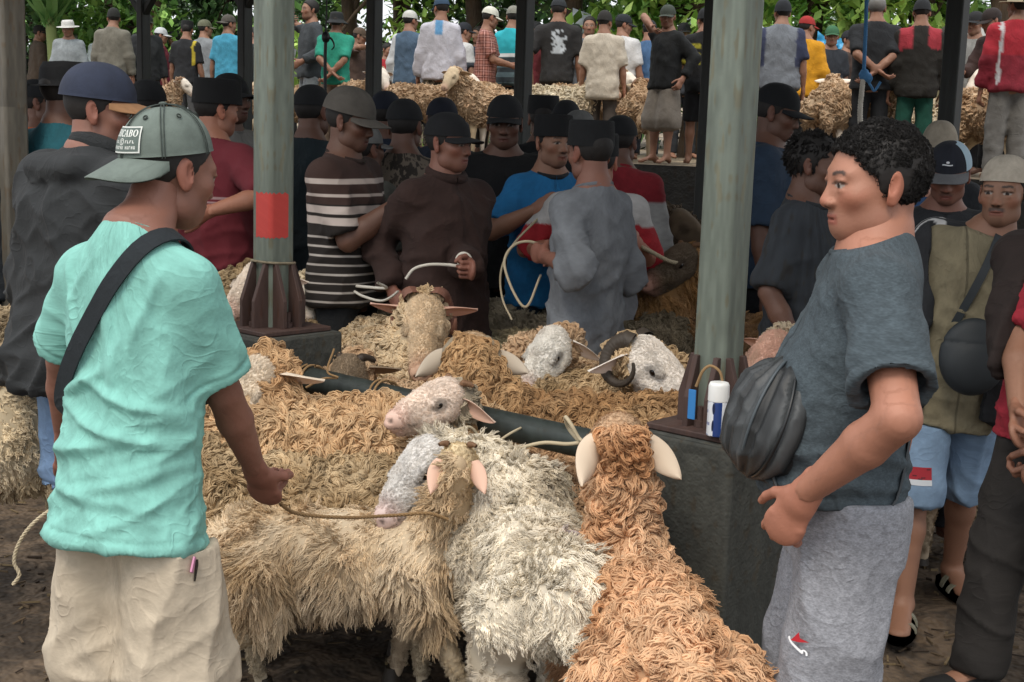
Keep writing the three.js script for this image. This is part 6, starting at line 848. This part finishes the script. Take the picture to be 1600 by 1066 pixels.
sheep({ label: 'brown sheep pulled by a twisted rope, left of the near post', px: 1115, d: 5.6, yaw: -96, kind: 'wave', s: 1.22, wool: [0xb0844e, 0x7c5a34, 0xc8a070], face: 0x6a5c4c, poll: [1072, 392, 5.6], nose: [1028, 412, 5.5], droop: 1.0, earC: 0xd0c4b4, horn: 'bud', sp: 0.019 });
sheep({ label: 'dark brown curly sheep right of the near post with tied rope', px: 1225, d: 5.6, yaw: 95, kind: 'curl', s: 1.22, wool: [0x8a6644, 0x5c432c, 0xa98a62], poll: [1310, 470, 5.7], nose: [1330, 500, 5.7], sp: 0.019 });
sheep({ label: 'pink faced sheep peeping out behind the near post', px: 1215, d: 4.5, yaw: 60, kind: 'curl', s: 1.08, wool: CREAM, face: 0xd8b09c, poll: [1215, 528, 4.35], nose: [1180, 565, 4.25], sp: 0.019 });
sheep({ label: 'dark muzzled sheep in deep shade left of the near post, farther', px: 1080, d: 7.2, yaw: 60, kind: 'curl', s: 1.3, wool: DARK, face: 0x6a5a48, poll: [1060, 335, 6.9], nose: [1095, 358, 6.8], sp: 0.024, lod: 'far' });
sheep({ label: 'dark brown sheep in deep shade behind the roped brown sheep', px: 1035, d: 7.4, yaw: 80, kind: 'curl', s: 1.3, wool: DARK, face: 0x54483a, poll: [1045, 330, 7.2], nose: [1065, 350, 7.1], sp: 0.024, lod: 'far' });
sheep({ label: 'curly grey tan sheep rear behind the stout man', px: 1450, d: 4.98, yaw: 184, kind: 'curl', s: 1.13, wool: [0xb8a582, 0x8d7a58, 0xcdbd9c], poll: [1450, 610, 5.5], nose: [1450, 650, 5.6], sp: 0.0165, len: 1.1 });
sheep({ label: 'white nosed sheep beside the denim shorts at the right edge', px: 1660, d: 5.0, yaw: -100, kind: 'curl', s: 1.0, wool: CREAM, poll: [1566, 690, 4.7], nose: [1546, 770, 4.65], sp: 0.02 });
sheep({ label: 'short-woolled cream sheep rump at the left edge', px: -40, d: 3.9, yaw: -60, kind: 'wave', s: 1.22, wool: [0xd3c19c, 0xc0ab84, 0xdccfb2], len: 0.5, sp: 0.018 });
sheep({ label: 'brown grey woolly back at left edge behind the cream rump', px: -10, d: 5.2, yaw: -80, kind: 'curl', s: 1.2, wool: [0xa08a68, 0x6e5c42, 0xc4b696], sp: 0.019 });
sheep({ label: 'mottled brown sheep back left of the concrete block', px: 360, d: 5.3, yaw: -85, kind: 'curl', s: 1.18, wool: [0x9c8560, 0x6c583c, 0xbba884], face: 0xe0d4c6, poll: [408, 418, 5.2], nose: [376, 446, 5.1], sp: 0.019 });
// on the terrace, standing among the crowd
[[240, 100, 1.2, 80, TAN, 'tan sheep on the terrace below the olive grey sweater'], [440, 118, 1.5, 100, TAN, 'tan sheep half hidden by the red-patched post on terrace'], [560, 118, 1.0, 30, TAN, 'sheep facing out below the green t-shirt man'], [620, 122, 2.0, 95, CREAM, 'pale sheep below the blue vest man'], [655, 128, 0.9, 85, TAN, 'tan sheep before the camouflage trousers'], [735, 135, 1.2, -30, TAN, 'sheep standing right of the white hooded jacket'], [775, 132, 1.3, -85, TAN, 'tan sheep below the reddish checked shirt'], [855, 138, 1.0, 70, CREAM, 'cream sheep below the black t-shirt with print'], [893, 140, 1.6, 60, TAN, 'tan sheep left of the cream shirt'], [982, 150, 1.1, 175, TAN, 'tan sheep rump right of the cream shirt'], [1268, 165, 0.9, 165, TAN, 'tan sheep rear below the yellow orange jacket'], [1312, 160, 1.2, 20, TAN, 'cream faced sheep left of the grey haired man'], [1412, 170, 2.0, 40, CREAM, 'pale sheep between grey haired man and red panel jacket'], [1520, 165, 1.0, 30, TAN, 'tan sheep facing out right of the far post'], [1555, 165, 1.7, -60, TAN, 'tan sheep beside the grey trousers at right'], [455, 122, 2.2, -70, CREAM, 'pale sheep right of the red-patched post, far off']].forEach(([px, py, b, yaw, w, label], i) => { sheep({ label, px, d: farD(px, b), y0: TY, yaw, s: 1.12 + 0.06 * (i % 3), wool: w, kind: 'curl', lod: 'far', face: [0xe0d6c8, 0xcdb898][i % 2], horn: i % 3 === 0 ? 'open' : undefined }); });

// ------------------------------------------------------------------ ropes, spray can, hook, hanging rope
const ropeM = std('rope', { color: hex(0xb8ab90), roughness: 0.95 }), ropeW = std('rope_white', { color: hex(0xcfcbc0), roughness: 0.9 }), ropeB = std('rope_brown', { color: hex(0x8f7350), roughness: 0.95 });
const P = (...l) => l.map((q) => at(...q));
const rope = (label, pts, r, m, tw = true) => tag(mesh('rope', tw ? twist(pts, r) : tube(pts, r, 60, 7, r * 0.8), m), label, 'rope');
rope('thin twisted rope from the mint shirt man\'s fist to a sheep\'s neck', P([438, 788, 2.8], [462, 802, 2.86], [540, 809, 2.95], [610, 806, 3.05], [672, 803, 3.1], [700, 812, 3.12]), 0.0045, ropeB);
rope('loose rope end hanging in a curl left of the beige trousers', P([150, 778, 2.86], [112, 790, 2.9], [80, 797, 2.9], [48, 822, 2.9], [28, 852, 2.9], [22, 880, 2.9], [30, 898, 2.9], [20, 914, 2.9]), 0.0045, ropeM);
rope('white rope looping from brown jacket man\'s left hand', P([736, 425, 4.98], [733, 400, 4.95], [722, 396, 4.95], [714, 404, 4.95], [718, 415, 4.94], [700, 414, 4.94], [668, 414, 4.92], [646, 421, 4.92], [634, 436, 4.92]), 0.007, ropeW, false);
rope('white rope from the white ram to the brown jacket man\'s lower hand', P([540, 445, 5.35], [565, 448, 5.2], [604, 450, 5.08], [590, 442, 5.02]), 0.007, ropeW, false);
rope('slack white rope sagging before the brown jacket', P([548, 452, 5.3], [570, 464, 5.1], [598, 470, 4.98], [614, 462, 4.92], [622, 455, 4.9]), 0.006, ropeW, false);
rope('stiff loop of cane rope held by the blue polo man', P([842, 340, 5.5], [800, 385, 5.3], [782, 430, 5.1], [786, 470, 5.0], [800, 500, 4.95]), 0.005, ropeM, false);
rope('arched rope from the blue polo man\'s side to the flock', P([858, 392, 5.05], [830, 378, 5.05], [805, 382, 5.05], [788, 410, 5.0], [820, 480, 4.9], [845, 430, 5.0]), 0.006, ropeM, false);
rope('twisted rope from the raglan man\'s hand to the brown sheep', P([1002, 386, 5.3], [1022, 396, 5.38], [1045, 408, 5.45], [1062, 412, 5.5]), 0.009, ropeM);
{ // rope coils and loose ends knotted round the rail
  const coil = (a, y, n, r, m, lab) => { const c = pl(a, 0, y), pts = [], ax = U, e1 = V(0, 1, 0), e2 = NN; for (let i = 0; i <= n * 16; i++) { const q = (i / 16) * Math.PI * 2; pts.push(c.clone().addScaledVector(ax, (i / (n * 16) - 0.5) * 0.02 * n).addScaledVector(e1, Math.cos(q) * r).addScaledVector(e2, Math.sin(q) * r)); } rope(lab, pts, 0.0045, m, false); };
  coil(SP - 0.2, RY, 2, 0.047, ropeB, 'brown rope wound round the rail next to the red-patched post block');
  coil(0.98, RY, 1, 0.047, ropeB, 'single brown rope turn round the middle of the rail');
  coil(1.2, RY, 2, 0.049, ropeB, 'brown rope knot on the rail above the large tan sheep');
  coil(0.33, RY, 3, 0.047, ropeM, 'pale rope turns round the rail left of the rusty sheep');
  rope('pale rope ends sticking up from the rail knot beside the rusty sheep', P([905, 690, 3.3], [888, 668, 3.32], [884, 652, 3.3], [893, 664, 3.28], [906, 686, 3.27], [922, 695, 3.25]), 0.006, ropeM, false);
  rope('rope running from the rail knot over brown wool to the left', P([925, 688, 3.28], [890, 694, 3.28], [850, 692, 3.3], [815, 700, 3.33], [795, 712, 3.4]), 0.0055, ropeM, false);
  rope('thin rope drawn up from the rail to the flock behind', P([762, 702, 3.5], [800, 676, 3.5], [835, 664, 3.6], [850, 668, 3.6]), 0.004, ropeM, false);
  rope('short rope end lying on the rail near the large tan sheep', P([478, 606, 3.98], [505, 592, 3.98], [528, 590, 3.96], [512, 582, 3.97], [522, 545, 4.0]), 0.004, ropeB, false);
  rope('neck rope of the pale faced sheep', P([700, 678, 3.5], [715, 672, 3.48], [735, 668, 3.5], [752, 690, 3.52]), 0.005, ropeM, false);
  rope('cord hanging from the gusset of the near post', P([1088, 604, 3.06], [1100, 578, 3.05], [1110, 572, 3.05], [1124, 580, 3.04], [1130, 600, 3.04]), 0.004, ropeB, false);
  rope('pale cord tied round the dark brown curly sheep', P([1180, 446, 5.35], [1200, 440, 5.32], [1216, 452, 5.3], [1220, 480, 5.3], [1222, 510, 5.3]), 0.006, ropeM, false);
}
{ // spray can on the near concrete block: white cap, blue label
  const o = base('spray_can'), p = at(1119, 690, 3.02); p.y = PTOP + 0.0175; o.position.copy(p); o.rotation.y = -0.75; tag(o, 'white capped spray can with blue label on the concrete block', 'spray can');
  const R = 0.0245, body = new THREE.LatheGeometry([[0.001, 0], [R - 0.003, 0], [R, 0.003], [R, 0.08], [R - 0.002, 0.085]].map(([a, b]) => new THREE.Vector2(a, b)), 40);
  const c = document.createElement('canvas'); c.width = 512; c.height = 256; const x = c.getContext('2d'); x.fillStyle = '#dfe4ea'; x.fillRect(0, 0, 512, 256); x.fillStyle = '#24407e'; x.fillRect(0, 190, 512, 66); for (const q of [0, 256]) { x.fillStyle = '#24407e'; x.fillRect(q + 118, 6, 66, 250); x.fillStyle = '#1a2747'; for (let i = 0; i < 6; i++) { x.beginPath(); x.ellipse(q + 120 - i * 3, 40 + i * 34, 15 - (i % 3) * 3, 11, 0.4, 0, 6.3); x.fill(); } x.fillStyle = '#8e97b8'; for (let i = 0; i < 5; i++) x.fillRect(q + 34, 30 + i * 24, 50 - (i % 3) * 12, 6); x.fillStyle = '#b06a7c'; x.fillRect(q + 30, 170, 14, 10); }
  x.fillStyle = '#24407e'; x.fillRect(0, 190, 512, 46); x.fillStyle = '#dfe4ea'; x.fillRect(0, 236, 512, 20);
  const t = new THREE.CanvasTexture(c); t.colorSpace = THREE.SRGBColorSpace; t.wrapS = THREE.RepeatWrapping; t.offset.x = 0.2; mesh('can', body, new THREE.MeshPhysicalMaterial({ name: 'can_print', map: t, roughness: 0.35, clearcoat: 0.4 }), o);
  const cap = new THREE.LatheGeometry([[R - 0.001, 0.083], [R + 0.0006, 0.085], [R + 0.0002, 0.12], [R - 0.003, 0.1275], [R - 0.008, 0.1285], [0.001, 0.1285]].map(([a, b]) => new THREE.Vector2(a, b)), 40); mesh('cap', cap, std('can_cap', { color: hex(0xe8eae8), roughness: 0.4 }), o);
}
{ // blue sticker on the gusset, blue mark on the farther block's plate
  const g = new RoundedBoxGeometry(0.02, 0.07, 0.003, 1, 0.001), o = mesh('sticker', g, std('blue_sticker', { color: hex(0x2f78b8), roughness: 0.6 })); o.position.copy(at(1081, 632, 2.98)); o.quaternion.setFromRotationMatrix(frame(0, 0)); tag(o, 'small blue sticker on the near post\'s base', 'sticker');
}
{ // a blue and white rope hanging from the roof beam in front of the terrace crowd; a black hook and cord
  const b = base('hanging_rope'); tag(b, 'blue rope with white tail hanging beside the grey haired man', 'rope');
  const d = 8.2; mesh('cord', twist(P([1356, -60, d], [1353, 40, d], [1350, 112, d], [1350, 120, d]), 0.012), std('rope_blue', { color: hex(0x4f86b8), roughness: 0.9 }), b);
  mesh('tail', twist(P([1350, 114, d], [1347, 140, d], [1344, 175, d], [1346, 215, d]), 0.016), ropeW, b); const kn = at(1350, 117, d), kg = sdf([[ell(kn, 0.03, 0.035, 0.03)], [ell(kn.clone().add(V(0.03, -0.02, 0)), 0.025, 0.03, 0.02), 0.02]], 0.008).geometry(); mesh('knot', warp(kg, (x, y, z) => 0.008 * noise(x * 60, y * 60, z * 60)), std('rope_blue', {}), b);
  mesh('loop', tube(P([1352, 120, d], [1362, 136, d], [1366, 142, d], [1376, 128, d]), 0.008, 30, 6), std('rope_blue', {}), b);
  const h = base('hook'); tag(h, 'black hook on a thin cord hanging before the green t-shirt', 'hook'); const e = 9.5, hm = std('hook_black', { color: 0x15171a, roughness: 0.5 });
  mesh('cord', tube(P([511, -40, e], [510, 20, e], [509, 56, e]), 0.006, 20, 6), hm, h); mesh('hook', mergeGeometries([tube(P([509, 54, e], [508, 90, e], [508, 150, e]), 0.012, 30, 8), tube(P([509, 58, e], [517, 60, e], [522, 72, e], [518, 78, e]), 0.009, 24, 8, 0.004)]), hm, h); const kb = new THREE.SphereGeometry(0.03, 14, 10); kb.scale(1, 1.4, 1); const kp = at(509, 58, e); kb.translate(kp.x, kp.y, kp.z); mesh('swivel', kb, hm, h);
}

// ------------------------------------------------------------------ trees and bushes beyond the terrace
const leafG = (w, l) => { const g = new THREE.BufferGeometry(), p = [0, 0, 0, -w / 2, l * 0.45, 0.012 * l, 0, l * 0.5, -0.05 * l, w / 2, l * 0.45, 0.012 * l, 0, l, -0.12 * l]; g.setAttribute('position', new THREE.Float32BufferAttribute(p, 3)); g.setIndex([0, 2, 1, 0, 3, 2, 1, 2, 4, 2, 3, 4]); g.computeVertexNormals(); return g; };
const LEAF = leafG(0.07, 0.13), leafM = std('leaf', { color: 0xffffff, roughness: 0.6 }), barkM = std('bark', { color: hex(0x5a4a3a), roughness: 0.95, map: tx.streak, bumpMap: tx.pores, bumpScale: 0.02 });
function leaves(name, clumps, cols, n, size, parent) { // leaves spread through clumps [centre, radius]
  const im = new THREE.InstancedMesh(LEAF, leafM, n), m = new THREE.Matrix4(), q = new THREE.Quaternion(), c = new THREE.Color(), tot = clumps.reduce((a, k) => a + k[1] ** 2, 0); let i = 0;
  for (const [o, r, tone] of clumps) { const k = Math.min(n - i, Math.round((n * r * r) / tot)); for (let j = 0; j < k; j++, i++) { const d = V(rr(-1, 1), rr(-1, 1), rr(-1, 1)).normalize(), p = o.clone().addScaledVector(d, r * Math.pow(rnd(), 0.4)); q.setFromEuler(new THREE.Euler(rr(-1.2, 1.2) + 1.9, rr(0, 6.3), rr(-0.6, 0.6), 'YXZ')); const s = size * rr(0.6, 1.4); m.compose(p, q, V(s, s, s)); im.setMatrixAt(i, m); c.set(cols[Math.floor(rnd() * cols.length)]).multiplyScalar((tone ?? 1) * rr(0.95, 1.35)); im.setColorAt(i, c); } }
  im.count = i; im.name = name; im.userData.kind = 'stuff'; shade(im); parent.add(im); return im;
}
const GD = [0x3c5a34, 0x486a3c, 0x567a48, 0x34522c], GL = [0x6f9a48, 0x80aa54, 0x92ba62, 0x5f8a42], GY = [0x98ba5a, 0xaeca6c, 0x82a84c];
function tree(px, d, h, r, cols, label, low, n = 4200, size = 1.5) {
  const g = at(px, 215, d), o = base('tree', g.x, TY, g.z); tag(o, label, 'tree'); g.set(0, 0, 0);
  const pts = [V(0, -0.3, 0), V(rr(-0.1, 0.1), h * 0.3, rr(-0.1, 0.1)), V(rr(-0.25, 0.25), h * 0.62, rr(-0.2, 0.2)), V(rr(-0.4, 0.4), h * 0.92, 0)], parts = [tube(pts, 0.05 * h * 0.6, 16, 10, 0.02)];
  const cl = []; for (let i = 0; i < 9; i++) { const a = rr(0, 6.3), y0 = rr(0.25, 0.7) * h, e = V(Math.cos(a) * r * rr(0.5, 0.95), lerp(y0 + 0.5, h, rnd()) * (low ? rr(0.3, 1) : 1), Math.sin(a) * r * rr(0.5, 0.95)); parts.push(tube([V(0, y0, 0), V(e.x * 0.5, (y0 + e.y) / 2 + 0.15, e.z * 0.5), e], 0.05, 8, 6, 0.012)); cl.push([e, r * rr(0.28, 0.5), rr(0.75, 1.25)]); }
  for (let i = 0; i < 16; i++) { const a = rr(0, 6.3), f = Math.sqrt(rnd()); cl.push([V(Math.cos(a) * r * f, lerp(low ? 0.35 : h * 0.4, h, rnd()), Math.sin(a) * r * f), r * rr(0.22, 0.42), rr(0.7, 1.3)]); }
  mesh('trunk', mergeGeometries(parts), barkM, o); leaves('crown', cl, cols, n, size, o);
}
const TR = [[20, 24, 5, 1.7, GD, 'dark green bushy tree at the far left beyond the terrace', 1], [95, 27, 6, 1.9, GL, 'mid green tree behind the white hat man', 1], [165, 25, 5.4, 1.6, GD, 'dark green tree behind the olive grey sweater', 1], [240, 24, 5.6, 1.8, GL, 'light green bush tree between the two dark far posts', 1], [330, 25, 6, 1.9, GD, 'deep green tree behind the pale blue t-shirt', 1], [410, 24, 6.4, 1.7, GD, 'dark tree left of the red-patched post, far behind', 1], [548, 22, 6.2, 1.7, GL, 'green tree with grey trunk behind the green t-shirt', 0], [620, 21, 6.4, 1.6, GY, 'yellow green tree above the blue vest man', 1], [735, 20, 6.3, 1.7, GL, 'leafy green tree behind the white hooded jacket', 0], [815, 21, 6, 1.6, GD, 'dark green tree behind the turquoise shirt', 1], [890, 19, 6.4, 1.5, GD, 'dark trunked tree behind the black t-shirt with print', 0], [985, 19.5, 5.8, 1.7, GL, 'green tree behind the white t-shirt', 1], [1075, 18, 6, 1.7, GY, 'bright yellow green tree left of the near post', 1], [1260, 17, 6.2, 1.8, GY, 'bright leafy tree above the yellow orange jacket', 1], [1340, 17.5, 5.6, 1.5, GL, 'green tree behind the grey haired man', 1], [1430, 16.5, 6, 1.5, GY, 'bright green tree behind the red panel jacket', 0], [1545, 15.5, 5.6, 1.4, GL, 'green tree at right above the white sheet', 0]];
for (const [px, d, h, r, c, l, low] of TR) tree(px, d, h, r, c, l, low);
{ // the wood behind them, one far mass; a rise of earth below it
  const o = base('far_wood'); tag(o, 'dense green wood closing the view behind the trees', 'wood', null, 'stuff'); const cl = [];
  for (let i = 0; i < 120; i++) { const px = lerp(-350, 1950, i / 119) + rr(-20, 20), d = farD(clamp(px, -300, 1900), 13 + rr(0, 3)); const p = at(px, 215, d + 2); p.y = TY + rr(0.2, 5.5); cl.push([p, rr(0.9, 1.6), rr(0.6, 1.2)]); }
  const im = leaves('wood', cl, [...GD, ...GL], 26000, 2.4, o);
}
{ // a plant with long arching leaves at the upper left
  const o = base('banana_plant'), p = at(80, 120, 22); o.position.set(p.x, TY, p.z); tag(o, 'plant with long broad arching leaves at the upper left', 'plant'); const lm = std('banana_leaf', { color: hex(0x6d9a58), roughness: 0.5 });
  mesh('stem', tube([V(0, 0, 0), V(0.05, 1, 0), V(0, 1.9, 0)], 0.12, 10, 10, 0.08), std('banana_stem', { color: hex(0x7c8a54), roughness: 0.8 }), o);
  for (let i = 0; i < 9; i++) { const a = i * 0.75, pos = [], idx = [], n = 14; for (let j = 0; j <= n; j++) { const t = j / n, x = t * 1.7, y = 1.8 + 1.1 * Math.sin(t * 2.3) - 0.5 * t * t, w = 0.27 * Math.pow(Math.sin(Math.PI * Math.min(1, 0.06 + t * 0.94)), 0.6); for (const k of [-1, 0, 1]) pos.push(Math.cos(a) * x - Math.sin(a) * k * w, y + (k ? -0.06 : 0) + 0.02 * Math.sin(j * 2 + k), Math.sin(a) * x + Math.cos(a) * k * w); } for (let j = 0; j < n; j++) for (const k of [0, 1]) { const A_ = j * 3 + k; idx.push(A_, A_ + 1, A_ + 3, A_ + 1, A_ + 4, A_ + 3); } const g = new THREE.BufferGeometry(); g.setAttribute('position', new THREE.Float32BufferAttribute(pos, 3)); g.setIndex(idx); g.computeVertexNormals(); mesh('leaf', g, lm, o); }
}
{ // pale plastic sheets stretched behind the crowd
  const sheet = (px0, px1, y0, y1, d, label, c) => { const n = 24, pos = [], idx = [], a = at(px0, y0, d), b = at(px1, y0, d), h = at(px0, y0, d).y - at(px0, y1, d).y; for (const sd of [0, 0.004]) for (let j = 0; j <= 12; j++) for (let i = 0; i <= n; i++) { const p = a.clone().lerp(b, i / n); p.y -= (h * j) / 12 + 0.1 * Math.sin((i / n) * Math.PI) * (1 - j / 12); p.z += 0.09 * fbm(i * 0.25, j * 0.2, px0, 2) * (0.3 + j / 12) - sd; pos.push(p.x, p.y, p.z); } const K = (n + 1) * 13; for (let j = 0; j < 12; j++) for (let i = 0; i < n; i++) { const q = j * (n + 1) + i; idx.push(q, q + n + 1, q + 1, q + 1, q + n + 1, q + n + 2, K + q, K + q + 1, K + q + n + 1, K + q + 1, K + q + n + 2, K + q + n + 1); } const g = new THREE.BufferGeometry(); g.setAttribute('position', new THREE.Float32BufferAttribute(pos, 3)); g.setIndex(idx); g.computeVertexNormals(); tag(mesh('plastic_sheet', g, std('sheet' + c, { color: hex(c), roughness: 0.4 })), label, 'sheet'); };
  sheet(1490, 1660, 22, 110, 15, 'white plastic sheet stretched behind the crowd at right', 0xc9cbc9); sheet(895, 985, 12, 60, 18.6, 'pale bluish plastic sheet behind the cream shirt', 0xb4bcc8); sheet(1278, 1330, 48, 78, 15.4, 'small bright blue sheet beyond the green cap', 0x3f9ed0);
}

renderer.render(scene, camera);
